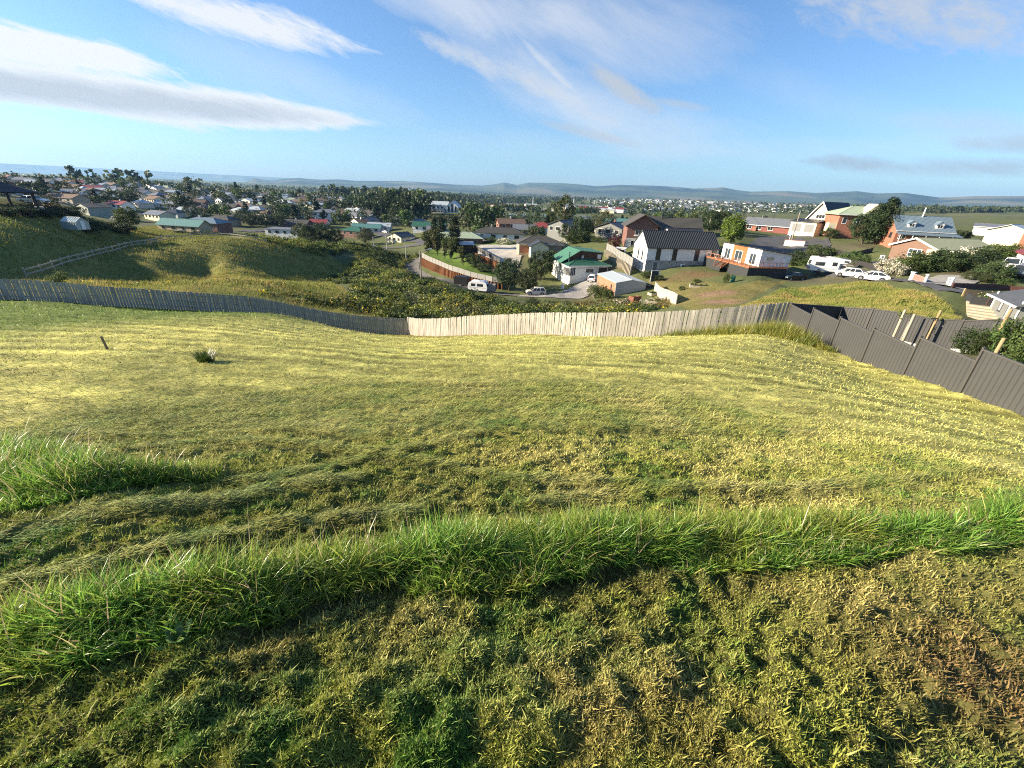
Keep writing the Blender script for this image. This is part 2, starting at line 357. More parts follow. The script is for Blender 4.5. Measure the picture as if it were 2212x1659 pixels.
for p in [  # beyond the fences, left to right and near to far
    (0, 612, 66), (150, 597, 66), (240, 572, 76), (330, 552, 76), (420, 536, 88), (480, 536, 96), (560, 541, 108), (-150, 560, 70), (0, 555, 72),
    (100, 610, 60), (300, 606, 72), (450, 606, 84), (600, 602, 100), (690, 590, 116), (745, 578, 126), (640, 562, 112), (480, 570, 86), (520, 514, 142), (610, 527, 134), (680, 545, 124), (720, 556, 128),
    (300, 494, 152), (400, 508, 142), (200, 520, 96), (280, 520, 104), (155, 502, 92), (80, 503, 80), (0, 505, 74), (-200, 500, 72), (60, 450, 98), (130, 453, 104), (0, 462, 90), (-200, 470, 90), (230, 490, 112),
    (400, 622, 56), (560, 628, 58), (680, 648, 58), (780, 662, 58), (860, 668, 60), (560, 610, 70), (650, 612, 74), (760, 630, 72),
    (900, 664, 62), (1000, 672, 62), (1080, 668, 66), (900, 630, 80), (960, 600, 98), (860, 590, 104), (800, 560, 124), (830, 541, 160), (780, 545, 140), (1000, 648, 72), (1100, 650, 76),
    (843, 538, 180), (890, 528, 186), (760, 530, 185), (880, 567, 146), (910, 603, 118), (860, 585, 128), (980, 620, 102), (1032, 631, 95), (1157, 640, 93), (1230, 618, 100), (1270, 640, 92), (1240, 600, 112), (1330, 640, 86), (1395, 640, 85), (1300, 660, 76), (1440, 660, 70), (1200, 660, 76),
    (1392, 584, 101), (1310, 590, 106), (1480, 577, 104), (1550, 576, 108), (1500, 600, 92), (1560, 615, 84), (1520, 630, 78), (1480, 645, 74), (1600, 640, 66), (1634, 598, 81), (1712, 606, 77), (1785, 592, 80), (1850, 594, 76), (1890, 604, 70), (1960, 612, 61), (2030, 625, 54), (2090, 638, 49), (2212, 645, 60), (2350, 656, 58),
    (1780, 603, 77), (1850, 607, 70), (1720, 622, 66), (1850, 624, 59), (1950, 640, 50), (1620, 668, 50), (1750, 672, 44), (1900, 690, 40), (2050, 700, 38), (1700, 650, 54), (2020, 660, 46), (2090, 690, 42),
    (1974, 748, 30.2), (2118, 765, 26.5), (2060, 790, 22.5), (1900, 730, 29.5), (2190, 800, 22), (2300, 810, 22), (1790, 716, 32.5), (2212, 765, 27),
    (2130, 688, 44), (2165, 706, 42), (2175, 716, 40), (2250, 722, 39),
    (1635, 530, 116), (1720, 505, 134), (1600, 530, 118), (1760, 545, 100), (1840, 508, 128), (1690, 560, 98), (1740, 575, 90), (1880, 530, 108), (1900, 555, 92), (1960, 560, 88), (2060, 555, 92), (1960, 590, 76), (2060, 600, 70), (2150, 600, 72), (2212, 590, 76), (2212, 540, 120), (2130, 525, 135), (2350, 560, 110),
    (1351, 545, 122), (1500, 520, 126), (1250, 560, 124), (1180, 560, 128), (1120, 555, 132), (1060, 560, 128), (1000, 580, 120), (1040, 535, 150), (960, 560, 136), (1080, 520, 170), (940, 535, 165), (1170, 520, 165), (1300, 520, 150), (1400, 500, 170), (1550, 500, 150), (1620, 490, 170),
    (640, 510, 196), (560, 505, 190), (700, 520, 190), (450, 500, 178), (380, 497, 172), (765, 515, 205), (850, 505, 225), (900, 500, 230), (960, 500, 235), (1000, 505, 220),
    (330, 475, 205), (440, 470, 235), (560, 480, 235), (690, 475, 255), (780, 480, 260), (860, 485, 270), (930, 480, 300), (180, 462, 190), (100, 447, 190), (20, 440, 190), (-200, 430, 190), (220, 440, 235), (320, 450, 250), (430, 448, 290), (560, 452, 310), (680, 450, 335), (790, 455, 360),
    (20, 405, 290), (100, 405, 310), (200, 412, 330), (330, 420, 350), (480, 425, 390), (620, 430, 430), (740, 436, 460), (850, 446, 450),
    (-100, 388, 430), (20, 389, 430), (110, 391, 450), (220, 397, 480), (330, 402, 520), (450, 410, 560), (600, 418, 620), (740, 425, 680), (880, 436, 620), (945, 456, 470), (985, 458, 455), (1045, 462, 430), (900, 462, 400), (1010, 476, 330), (950, 474, 330),
    (1060, 480, 400), (1100, 470, 520), (1200, 470, 560), (1300, 474, 560), (1400, 478, 520), (1500, 475, 560), (1600, 470, 650), (1450, 465, 800),
    (1180, 458, 780), (1300, 460, 800), (1380, 460, 800), (1100, 456, 800), (1250, 450, 1150), (1150, 447, 1200), (1400, 450, 1200), (1050, 446, 1300), (1500, 452, 1300), (1600, 458, 1300), (1750, 462, 1200),
    (1320, 434, 2300), (1400, 432, 2400), (1500, 436, 2400), (1600, 440, 2400), (1700, 443, 2300), (1800, 445, 2200), (1230, 436, 2300),
    (1850, 470, 800), (1950, 480, 600), (2060, 478, 700), (2150, 475, 700), (2212, 478, 650), (2300, 480, 600), (2060, 462, 1300), (2140, 458, 1500), (2212, 462, 1500), (2350, 466, 1500), (2050, 456, 2400), (2212, 457, 2400)]:
    cp(p[0], p[1], RM(p[0], p[2]))
for a_ in range(-60, 1, 10):
    for r, z in ((1100, -30), (1800, -35)): 
        if a_ < -5 or r > 1500: cpz(a_, r, z)
for a_ in range(-60, 61, 12):
    for r in (4500, 9000, 22000): cpz(a_, r, -38)
_c = np.array(CP); KA = 1.9
_X = np.stack([_c[:, 0]*KA, np.log(_c[:, 1])], 1); _q = _c[:, 2]
def _phi(d): return d*d*np.log(d+1e-9)
_n = len(_X); _D = np.hypot(_X[:, None, 0]-_X[None, :, 0], _X[:, None, 1]-_X[None, :, 1])
_A = np.zeros((_n+3, _n+3)); _A[:_n, :_n] = _phi(_D)+np.eye(_n)*0.0035; _A[:_n, _n] = 1; _A[:_n, _n+1:] = _X; _A[_n, :_n] = 1; _A[_n+1:, :_n] = _X.T
_w = np.linalg.solve(_A, np.concatenate([_q, np.zeros(3)]))
AZL = R_(61)
def _q0(az, lr):
    out = np.empty(az.shape); f = out.ravel(); a = az.ravel()*KA; l = lr.ravel()
    for i in range(0, len(a), 20000):
        d = np.hypot(a[i:i+20000, None]-_X[None, :, 0], l[i:i+20000, None]-_X[None, :, 1])
        f[i:i+20000] = _phi(d)@_w[:_n]+_w[_n]+_w[_n+1]*a[i:i+20000]+_w[_n+2]*l[i:i+20000]
    return out
# the smooth surface is tabulated once, then read back bilinearly
TA = np.linspace(-AZL, AZL, 367); TL = np.linspace(math.log(0.3), math.log(30000), 620)
TQ = _q0(*np.meshgrid(TA, TL, indexing='ij'))
def gq(az, lr):
    az = np.asarray(az, dtype=float); lr = np.asarray(lr, dtype=float)
    def look(a, l):
        fa = np.clip((a+AZL)/(2*AZL)*(len(TA)-1), 0, len(TA)-1.001); fl = np.clip((l-TL[0])/(TL[-1]-TL[0])*(len(TL)-1), 0, len(TL)-1.001)
        ia = fa.astype(int); il = fl.astype(int); ta = fa-ia; tl = fl-il
        return (TQ[ia, il]*(1-tl)+TQ[ia, il+1]*tl)*(1-ta)+(TQ[ia+1, il]*(1-tl)+TQ[ia+1, il+1]*tl)*ta
    q = look(np.clip(az, -AZL, AZL), lr)
    out = np.abs(az) > AZL
    if np.any(out):
        k = np.clip((np.abs(az)-AZL)/(math.pi-AZL), 0, 1)*0.5
        q2 = look(-np.clip(az, -AZL, AZL), lr); q = np.where(out, q*(1-k)+q2*k, q)
    return q
def bumps(x, y):
    r = np.hypot(x, y)
    b = (fbm(x/6, y/6, 5, 3)-0.5)*np.clip((r-30)/40, 0, 1)*0.9+(fbm(x/1.3, y/1.3, 9, 3)-0.5)*np.clip((r-5)/20, 0, 1)*0.16
    b += (fbm(x/60, y/60, 11, 3)-0.5)*np.clip((r-300)/500, 0, 1)*6
    return b
def gz(x, y):
    x = np.asarray(x, dtype=float); y = np.asarray(y, dtype=float); r = np.maximum(np.hypot(x, y), 0.3)
    return gq(np.arctan2(x, y), np.log(r))*r+bumps(x, y)
def gnd(x, y): return Vector((x, y, float(gz(np.array([x]), np.array([y]))[0])))
_LR = np.exp(np.linspace(math.log(0.6), math.log(9000), 2600))
def hit(u, v, rmin=0.6):        # first point of the ground seen at u, v
    a, q = azq(u, v); x = _LR*math.sin(a); y = _LR*math.cos(a); g = gz(x, y)-q*_LR
    ok = (g[1:] > 0) & (g[:-1] <= 0) & (_LR[1:] > rmin); i = np.argmax(ok)
    if not ok.any(): i = len(_LR)-3
    t = g[i]/(g[i]-g[i+1]+1e-12); r = _LR[i]+(_LR[i+1]-_LR[i])*min(max(t, 0), 1)
    return Vector((r*math.sin(a), r*math.cos(a), q*r))
def UP(pts, rmin=0.6): return [tuple(hit(u, v, rmin))[:2] for u, v in pts]

# ------------------------------------------------------------------ what grows where (plan outlines of real patches)
fl = [tuple(at(*p))[:2] for p in FENCE_L]; fr = [tuple(at(*p))[:2] for p in FENCE_R]
GP5 = np.array((14.35, 12.3)); GD = np.array((0.3075, 2.3616))*1.0
gpost = [tuple(GP5+GD*k) for k in range(-4, 6)]
LOT = [(-75, 20), (-75, 34)]+fl+fr[1:]+[gpost[9], gpost[0], (14, -6), (-60, -6)]
def field_mask(x, y): return inpoly(x, y, LOT)
RIDGE_LOW = [(-160, 1545), (0, 1490), (200, 1440), (400, 1385), (560, 1375), (700, 1330), (850, 1300), (1000, 1290), (1150, 1282), (1300, 1262), (1450, 1245), (1600, 1238), (1760, 1225), (1900, 1210), (2060, 1195), (2212, 1180), (2400, 1165)]
RIDGE_TOP = [(2400, 1085), (2212, 1100), (2000, 1130), (1850, 1122), (1700, 1122), (1500, 1122), (1300, 1126), (1130, 1138), (1000, 1150), (850, 1180), (700, 1195), (560, 1215), (400, 1240), (200, 1268), (0, 1300), (-160, 1335)]
RIDGE = UP(RIDGE_LOW+RIDGE_TOP)
CLUMP = UP([(-200, 1125), (0, 1112), (130, 1090), (260, 1062), (390, 1046), (505, 1030), (490, 1008), (380, 1012), (280, 1006), (200, 985), (100, 970), (0, 975), (-200, 990)])
HAYR = UP([(1440, 735), (1500, 745), (1600, 752), (1700, 757), (1780, 772), (1800, 764), (1760, 748), (1695, 722), (1560, 724), (1440, 727)])
# ------------------------------------------------------------------ ground sheet
_az = np.concatenate([np.arange(-180, -80, 5.0), np.arange(-80, -60, 0.6), np.arange(-60, 60, 0.26), np.arange(60, 80, 0.6), np.arange(80, 180.1, 5.0)]); _az[-1] = 180
_lr = np.concatenate([np.arange(math.log(0.3), math.log(45), 0.012), np.arange(math.log(45), math.log(26000), 0.019)])
AA, LL = np.meshgrid(np.radians(_az), _lr, indexing='ij'); RR = np.exp(LL)
GX = RR*np.sin(AA); GY = RR*np.cos(AA); GZ = gz(GX, GY)
in_lot = field_mask(GX, GY)
near = in_lot & (RR < 60)
# mown ground: clumps, tractor rows
rows = np.sin((GY*0.97+GX*0.2+1.5*fbm(GX/9, GY/9, 21, 2))*2*math.pi/1.15)
mow = (fbm(GX/0.10, GY/0.09, 31, 3)-0.5)*0.075*np.clip(2.3-RR/3.5, 0.35, 1.6)+(fbm(GX/0.5, GY/0.30, 33, 3)-0.5)*0.11*np.clip(RR/5, 0.3, 0.6)+rows*0.03*np.clip((RR-7)/6, 0, 1)
hollow = np.clip(1-np.hypot((GX+13)/11, (GY-33)/6), 0, 1)
mow += hollow*(0.5+0.5*np.sin((GX*0.25+GY)*2*math.pi/1.4+2*fbm(GX/3, GY/3, 35, 2)))*0.12
GZ = GZ+np.where(near, mow, 0)
def mixc(c, m, col): m = np.clip(m, 0, 1)[..., None]; return c*(1-m)+np.array(col)*m
n1 = fbm(GX/14, GY/14, 41, 4); n2 = fbm(GX/2.2, GY/1.4, 43, 4); n3 = fbm(GX/0.35, GY/0.3, 45, 3); nb = fbm(GX/120, GY/120, 47, 4)
C = np.zeros(GX.shape+(3,)); C[:] = (0.10, 0.118, 0.045)
C = mixc(C, (n2-0.4)*3, (0.12, 0.13, 0.05)); C = mixc(C, (n1-0.55)*5, (0.11, 0.10, 0.06))
# far country: paddocks and dark woods
far = np.clip((RR-1100)/600, 0, 1)
pad = _hash(np.floor(GX/420+0.25*GY/420), np.floor(GY/520), 5)
Cf = mixc(np.zeros(C.shape)+np.array((0.09, 0.12, 0.045)), pad, (0.19, 0.20, 0.085)); Cf = mixc(Cf, (pad > 0.86)*0.8, (0.24, 0.20, 0.10)); Cf = mixc(Cf, (nb-0.56)*6, (0.045, 0.065, 0.033))
C = C*(1-far[..., None])+Cf*far[..., None]
# grassed hill beyond the left fence, bank, hay field, lawns
def U2(pts): return UP(pts, 46)
HILL = U2([(-300, 640), (0, 640), (150, 600), (330, 612), (600, 606), (745, 588), (760, 572), (690, 542), (600, 520), (500, 510), (330, 488), (230, 482), (120, 470), (0, 452), (-300, 440)])
BANK = U2([(-300, 640), (120, 612), (300, 604), (560, 592), (700, 600), (760, 640), (870, 680), (860, 690), (560, 650), (300, 640)])
HAYF = UP([(1560, 690), (1500, 672), (1640, 640), (1720, 614), (1830, 604), (1880, 612), (2010, 634), (2068, 650), (2075, 700), (2060, 700), (1900, 690), (1710, 668)], 30)
HAYF2 = [tuple(atm(*p))[:2] for p in [(1560, 684, 50), (1600, 657, 56), (1680, 638, 63), (1750, 622, 68), (1830, 616, 67), (1880, 622, 63), (1960, 636, 54), (2062, 654, 46), (2076, 690, 41), (1950, 690, 39), (1800, 684, 42), (1700, 680, 44)]]
DLAWN = [tuple(atm(*p))[:2] for p in [(1460, 668, 66), (1400, 590, 97), (1500, 583, 90), (1600, 606, 78), (1700, 612, 75), (1560, 672, 55), (1500, 680, 56)]]
LAWNS = [[tuple(atm(*p))[:2] for p in q] for q in (
    [(310, 490, 155), (520, 512, 145), (700, 548, 124), (560, 536, 122), (420, 526, 116), (300, 516, 112), (230, 505, 108), (240, 497, 118)],
    [(0, 466, 92), (0, 448, 98), (130, 448, 106), (150, 455, 104), (60, 462, 95)],
    [(930, 560, 150), (1000, 585, 122), (1040, 600, 113), (1055, 596, 114), (1010, 570, 124), (950, 550, 150)],
    [(1050, 528, 160), (1110, 533, 152), (1110, 526, 158), (1060, 522, 170)],
    [(1700, 578, 92), (1725, 560, 97), (1790, 548, 101), (1850, 550, 97), (1830, 562, 94), (1745, 578, 89)],
    [(1950, 600, 68), (1990, 612, 62), (2080, 630, 53), (2140, 642, 49), (2160, 636, 50), (2040, 616, 58)])]
C = mixc(C, inpoly(GX, GY, HILL)*0.9, (0.17, 0.18, 0.05)); hm = inpoly(GX, GY, HILL); C = mixc(C, hm*(n2-0.45)*3, (0.25, 0.22, 0.07))
bm_ = inpoly(GX, GY, BANK); C = mixc(C, bm_*0.9, (0.29, 0.26, 0.065)); C = mixc(C, bm_*(n1-0.45)*4, (0.2, 0.22, 0.05))
hf = inpoly(GX, GY, HAYF2); C = mixc(C, hf*1.0, (0.25, 0.24, 0.065)); C = mixc(C, hf*(n1-0.42)*4, (0.13, 0.15, 0.035))
dl = inpoly(GX, GY, DLAWN); C = mixc(C, dl*0.95, (0.17, 0.155, 0.05)); C = mixc(C, dl*(n2-0.45)*3, (0.16, 0.13, 0.06))
for px, py, rr, cc in ((1545, 632, 3.2, (0.24, 0.15, 0.10)), (1560, 652, 2.6, (0.26, 0.16, 0.11)), (1510, 592, 4, (0.16, 0.11, 0.055)), (1470, 600, 3, (0.14, 0.11, 0.05))):
    p = hit(px, py, 48); C = mixc(C, 1.3*np.clip(1.4-np.hypot(GX-p.x, GY-p.y)/rr-0.9*(n2-0.5), 0, 1), cc)
for L in LAWNS: m = inpoly(GX, GY, L); C = mixc(C, m*0.95, (0.11, 0.165, 0.03)); C = mixc(C, m*(n2-0.5)*2, (0.17, 0.18, 0.05))
# the mown paddock
M = np.zeros(C.shape)+np.array((0.35, 0.335, 0.10)); M = mixc(M, (n2-0.42)*2.6, (0.55, 0.50, 0.15)); M = mixc(M, (n3-0.5)*2.5, (0.20, 0.20, 0.05)); M = M*(1+0.38*np.clip(rows*1.6, -1, 1)*np.clip((RR-5)/6, 0, 1)*np.clip((fbm(GX/2.5, GY/0.8, 46, 2)-0.3)*4, 0, 1))[..., None]  # mowing stripes: row crests lighter, troughs darker, their shade put into the colour
leftg = np.clip((-GX-14+0.25*GY-3+6*(n1-0.5))/7, 0, 1)*np.clip((RR-9)/8, 0, 1); M = mixc(M, leftg*0.9, (0.10, 0.145, 0.026)); M = mixc(M, leftg*(n2-0.5)*3, (0.15, 0.17, 0.045))
M = mixc(M, hollow*1.4*np.clip(0.5+(n2-0.5)*3, 0, 1), (0.13, 0.085, 0.045))
fd = segdist(GX, GY, fr); M = mixc(M, np.clip(1.6-fd/1.2, 0, 1)*0.8, (0.20, 0.13, 0.06))
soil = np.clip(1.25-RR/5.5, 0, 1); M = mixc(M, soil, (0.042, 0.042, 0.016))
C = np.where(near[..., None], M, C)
na, nr = GX.shape
idx = np.arange(na*nr).reshape(na, nr)
q4 = np.stack([idx[:-1, :-1], idx[:-1, 1:], idx[1:, 1:], idx[1:, :-1]], -1).reshape(-1, 4)
V = np.stack([GX, GY, GZ], -1).reshape(-1, 3)
# cap at the centre
V = np.concatenate([V, [[0, 0, -1.8]]]); cidx = len(V)-1
tri = np.stack([idx[:-1, 0], idx[1:, 0], np.full(na-1, cidx)], -1)
gm, t_, b_ = nodes_of('ground_cover')
a_ = t_.nodes.new('ShaderNodeAttribute'); a_.attribute_name = 'Col'
tcn = t_.nodes.new('ShaderNodeTexCoord'); n_ = t_.nodes.new('ShaderNodeTexNoise'); n_.inputs['Scale'].default_value = 2.6; n_.inputs['Detail'].default_value = 9; n_.inputs['Roughness'].default_value = 0.72; t_.links.new(tcn.outputs['Object'], n_.inputs[0])
r_ = t_.nodes.new('ShaderNodeMapRange'); r_.inputs['From Min'].default_value = 0.3; r_.inputs['From Max'].default_value = 0.7; r_.inputs['To Min'].default_value = 0.55; r_.inputs['To Max'].default_value = 1.4; t_.links.new(n_.outputs[0], r_.inputs[0])
vm = t_.nodes.new('ShaderNodeVectorMath'); vm.operation = 'SCALE'; t_.links.new(a_.outputs['Color'], vm.inputs[0]); t_.links.new(r_.outputs[0], vm.inputs['Scale']); t_.links.new(vm.outputs[0], b_.inputs['Base Color'])
bp_ = t_.nodes.new('ShaderNodeBump'); bp_.inputs['Strength'].default_value = 0.6; bp_.inputs['Distance'].default_value = 0.12; t_.links.new(n_.outputs[0], bp_.inputs['Height']); t_.links.new(bp_.outputs[0], b_.inputs['Normal'])
b_.inputs['Roughness'].default_value = 0.95; b_.inputs['Specular IOR Level'].default_value = 0.1
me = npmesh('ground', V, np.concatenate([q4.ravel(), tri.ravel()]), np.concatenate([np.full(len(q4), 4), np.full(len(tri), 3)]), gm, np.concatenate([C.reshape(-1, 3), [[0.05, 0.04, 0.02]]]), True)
tag(link('ground', me), 'grassy hillside ground falling into the valley and out to the plain', 'ground', kind='structure')
_fidx = None
def gmesh_z(x, y):              # height of the sheet as built, rows included
    return gz(x, y)+0

# ------------------------------------------------------------------ far hills: two ridges of real relief
SKY1 = [(-300, 384), (0, 384), (300, 388), (500, 393), (530, 391.5), (551, 385), (566, 388), (588, 390.5), (606, 387), (643, 384.5), (693, 388.2), (731, 387.4), (768, 390.6), (868, 391), (943, 395.5), (981, 398.6), (1043, 401), (1071, 398), (1089, 394), (1117, 399.5), (1142, 394.5), (1212, 395.6), (1249, 398), (1287, 402.6), (1337, 399.5), (1412, 401), (1462, 404), (1499, 407.5), (1562, 405), (1594, 411), (1620, 414), (1704, 413), (1763, 417), (1852, 413), (1891, 418), (1956, 417), (2030, 427), (2060, 426), (2104, 424), (2212, 424), (2400, 428), (2600, 436)]
sa = np.array([azq(u, v)[0] for u, v in SKY1]); se = np.array([azq(u, v)[1] for u, v in SKY1])
hz_az = np.radians(np.arange(-62, 62, 0.12)); R0, R1 = 5200.0, 9200.0
hr = np.linspace(R0, 12000, 56)
HA, HR = np.meshgrid(hz_az, hr, indexing='ij'); hx = HR*np.sin(HA); hy = HR*np.cos(HA)
top = np.interp(hz_az, sa, se)[:, None]*R1
top = np.where(top > -20, top, -60)
tt = (HR-R0)/(R1-R0)
prof = np.where(tt < 1, np.clip(tt, 0, 1)**1.35, np.clip(1-(tt-1)*1.2, 0.2, 1))
rid = 1-np.abs(fbm(hx/1500, hy/1500, 61, 5)*2-1)
hzv = -40+(top+40)*prof*(0.62+0.38*np.clip(rid*1.25, 0, 1)+0.0)
hzv = np.where(tt >= 1, np.minimum(hzv, -40+(top+40)), hzv)
k1 = np.argmin(np.abs(hr-R1)); hzv[:, k1] = top[:, 0]
hzv = np.where((HR < R1*0.97), np.minimum(hzv, -40+(top+40)*0.9), hzv)
hc = mixc(np.zeros(hx.shape+(3,))+np.array((0.085, 0.105, 0.05)), (fbm(hx/900, hy/900, 63, 4)-0.45)*6, (0.035, 0.05, 0.03)); hc = mixc(hc, (fbm(hx/700, hy/1400, 67, 3)-0.58)*9, (0.17, 0.15, 0.085))
gi = np.arange(hx.size).reshape(hx.shape); q4 = np.stack([gi[:-1, :-1], gi[:-1, 1:], gi[1:, 1:], gi[1:, :-1]], -1).reshape(-1, 4)
me = npmesh('hills', np.stack([hx, hy, hzv], -1).reshape(-1, 3), q4.ravel(), np.full(len(q4), 4), gm, hc.reshape(-1, 3), True)
tag(link('hills', me), 'long blue range of hills along the horizon', 'hills', kind='structure')

# ------------------------------------------------------------------ sheets lying on the ground: roads, drives, yards, river
def loft(name, A, B, nA, nB, off, m, label, cat, kind='structure', zfun=None):
    A = np.array(A, dtype=float); B = np.array(B, dtype=float)
    def rs(P):
        d = np.concatenate([[0], np.cumsum(np.hypot(*np.diff(P[:, :2], axis=0).T))]); t = np.linspace(0, d[-1], nA)
        return np.stack([np.interp(t, d, P[:, 0]), np.interp(t, d, P[:, 1])], -1)
    A = rs(A); B = rs(B); s = np.linspace(0, 1, nB)[None, :, None]
    P = A[:, None]*(1-s)+B[:, None]*s
    z = (gz(P[..., 0], P[..., 1])+off) if zfun is None else zfun(P)
    vs = np.concatenate([P, z[..., None]], -1).reshape(-1, 3); g = np.arange(nA*nB).reshape(nA, nB)
    q = np.stack([g[:-1, :-1], g[1:, :-1], g[1:, 1:], g[:-1, 1:]], -1).reshape(-1, 4)
    me = npmesh(name, vs, q.ravel(), np.full(len(q), 4), m, None, True)
    bm = bmesh.new(); bm.from_mesh(me); bmesh.ops.recalc_face_normals(bm, faces=bm.faces); 
    if sum(f.normal.z for f in bm.faces) < 0: bmesh.ops.reverse_faces(bm, faces=bm.faces)
    bm.to_mesh(me); bm.free()
    return tag(link(name, me), label, cat, kind=kind)
def ribbon(name, pts, w, off, m, label, cat, kind='structure', n=60, nb=7):
    P = np.array(pts, dtype=float); d = np.gradient(P, axis=0); d /= np.linalg.norm(d, axis=1)[:, None]; nn = np.stack([-d[:, 1], d[:, 0]], -1)
    w = np.array(w if hasattr(w, '__len__') else [w]*len(P))[:, None]
    return loft(name, P+nn*w/2, P-nn*w/2, n, nb, off, m, label, cat, kind)
def A2(pts): return [tuple(atm(*p))[:2] for p in pts]
asph = mat('asphalt', (0.085, 0.083, 0.082), 0.85, 0.14, 0.8, bump=0.1); asph2 = mat('old_seal', (0.16, 0.145, 0.125), 0.9, 0.2, 0.5, bump=0.1); grav = mat('gravel', (0.27, 0.255, 0.235), 0.95, 0.2, 1.4, bump=0.2)
conc = mat('concrete', (0.42, 0.39, 0.34), 0.85, 0.12, 0.6)
loft('road', A2([(1608, 529, 113), (1640, 511, 128), (1720, 509, 131), (1790, 523, 118), (1738, 548, 103), (1745, 566, 97), (1800, 582, 87), (1900, 590, 77), (1985, 606, 66), (2068, 624, 55), (2200, 637, 59), (2350, 646, 57)]),
     A2([(1625, 540, 105), (1660, 549, 101), (1700, 562, 96), (1725, 572, 92), (1738, 582, 88), (1750, 592, 83), (1800, 597, 78), (1860, 604, 72), (1950, 617, 63), (2052, 638, 52), (2160, 650, 54), (2320, 660, 53)]), 110, 9, 0.09, asph, 'grey asphalt road widening into a turning circle by the houses', 'road')
ribbon('road', A2([(962, 536, 152), (915, 550, 151), (885, 566, 145), (884, 580, 131), (915, 598, 118), (965, 612, 107), (1010, 624, 100), (1060, 634, 95), (1130, 641, 92)]), [5, 5, 6, 6, 5.6, 5, 4.4, 4, 3.6], 0.09, asph2, 'worn curving lane below the timber retaining wall', 'road')
ribbon('driveway', A2([(1120, 641, 92), (1180, 640, 91), (1235, 634, 92), (1262, 622, 97), (1290, 606, 105)]), [3.5, 4.5, 7.5, 7.5, 6.5], 0.12, grav, 'grey gravel driveway curving up to the green roofed house', 'driveway')
loft('yard', A2([(1000, 541, 143), (1060, 562, 126), (1118, 574, 121)]), A2([(1040, 533, 156), (1118, 534, 152), (1130, 552, 136)]), 30, 20, 0.25, conc, 'wide pale concrete yard in front of the dark roofed house', 'yard')
ribbon('driveway', A2([(2018, 612, 61), (2055, 600, 67), (2080, 594, 71)]), [6, 5.2, 5], 0.13, mat('old_concrete', (0.3, 0.28, 0.25), 0.9, 0.15, 0.8), 'pale concrete driveway crossing the verge towards the clipped bushes', 'driveway', n=24)
ribbon('driveway', A2([(1780, 570, 92), (1840, 572, 88), (1900, 574, 84)]), [4, 4, 4], 0.12, asph2, 'short sealed driveway beside the low brown brick house', 'driveway', n=20)
ribbon('road', A2([(700, 541, 190), (770, 541, 186), (843, 539, 181), (900, 530, 185), (960, 522, 190)]), 9, 0.15, asph, 'suburban street running across the valley floor', 'road')
ribbon('road', A2([(800, 497, 245), (840, 512, 215), (890, 520, 196), (940, 518, 190)]), 7, 0.2, asph, 'side street climbing past the small cream gabled house', 'road')
ribbon('road', A2([(520, 500, 190), (560, 497, 198), (600, 492, 215), (650, 478, 250), (640, 470, 262)]), 8, 0.2, asph, 'grey street between the left hillside houses', 'road')
ribbon('road', A2([(200, 460, 195), (240, 464, 205), (280, 466, 210), (330, 462, 225)]), 8, 0.2, asph, 'grey street below the grey green gabled house', 'road')
wm, t_, b_ = nodes_of('river_water'); b_.inputs['Base Color'].default_value = (0.10, 0.15, 0.18, 1); b_.inputs['Roughness'].default_value = 0.12; b_.inputs['Specular IOR Level'].default_value = 0.8
n_ = t_.nodes.new('ShaderNodeTexNoise'); n_.inputs['Scale'].default_value = 0.25; bp_ = t_.nodes.new('ShaderNodeBump'); bp_.inputs['Strength'].default_value = 0.08; t_.links.new(n_.outputs[0], bp_.inputs['Height']); t_.links.new(bp_.outputs[0], b_.inputs['Normal'])
rz = lambda P: np.full(P.shape[:2], -27.3)
loft('river', [tuple(lvl(*p, -27.3))[:2] for p in ((1050, 468), (1200, 470), (1290, 476), (1360, 484), (1400, 486), (1440, 484))], [tuple(lvl(*p, -27.3))[:2] for p in ((1050, 460.5), (1200, 464), (1290, 467), (1360, 469.5), (1400, 471), (1440, 472.5))], 40, 6, 0, wm, 'calm pale river crossing the valley below the town', 'river', zfun=rz)
# ------------------------------------------------------------------ grass
grassm = leafm('grass_blades', 0.45, 0.36, spec=0.5)
dryg = leafm('dry_grass', 0.2, 0.6, spec=0.25); roughm = leafm('rough_grass_blades', 0.35, 0.7, spec=0.1)
def blades(name, P, L, Wd, head, lean, droop, col, m, segs=2, label=None, cat='grass', twist=None):
    n = len(P); hx, hy = np.cos(head), np.sin(head); tw = head+math.pi/2 if twist is None else twist
    sx, sy = np.cos(tw), np.sin(tw)
    rings = []; p = P.copy().astype(float); 
    for k in range(segs+1):
        t = k/segs; w = Wd*(1-t**1.6)*0.5
        if k < segs:
            o = np.stack([sx*w, sy*w, np.zeros(n)], -1); rings.append(p-o); rings.append(p+o)
        else: rings.append(p.copy())
        a = lean+droop*(t+0.5/segs); st = L/segs
        p = p+np.stack([hx*np.sin(a)*st, hy*np.sin(a)*st, np.cos(a)*st], -1)
    nv = len(rings); V = np.stack(rings, 1).reshape(-1, 3); b = (np.arange(n)*nv)[:, None]
    loc = []; sz = []
    for k in range(segs-1): loc += [2*k, 2*k+1, 2*k+3, 2*k+2]; sz.append(4)
    loc += [2*segs-2, 2*segs-1, 2*segs]; sz.append(3)
    idx = (b+np.array(loc)[None]).ravel(); sizes = np.tile(np.array(sz), n)
    C = np.repeat(col[:, None, :], nv, 1).reshape(-1, 3)
    me = npmesh(name, V, idx, sizes, m, C, True)
    o = link(name, me); tag(o, label, cat, kind='stuff'); return o
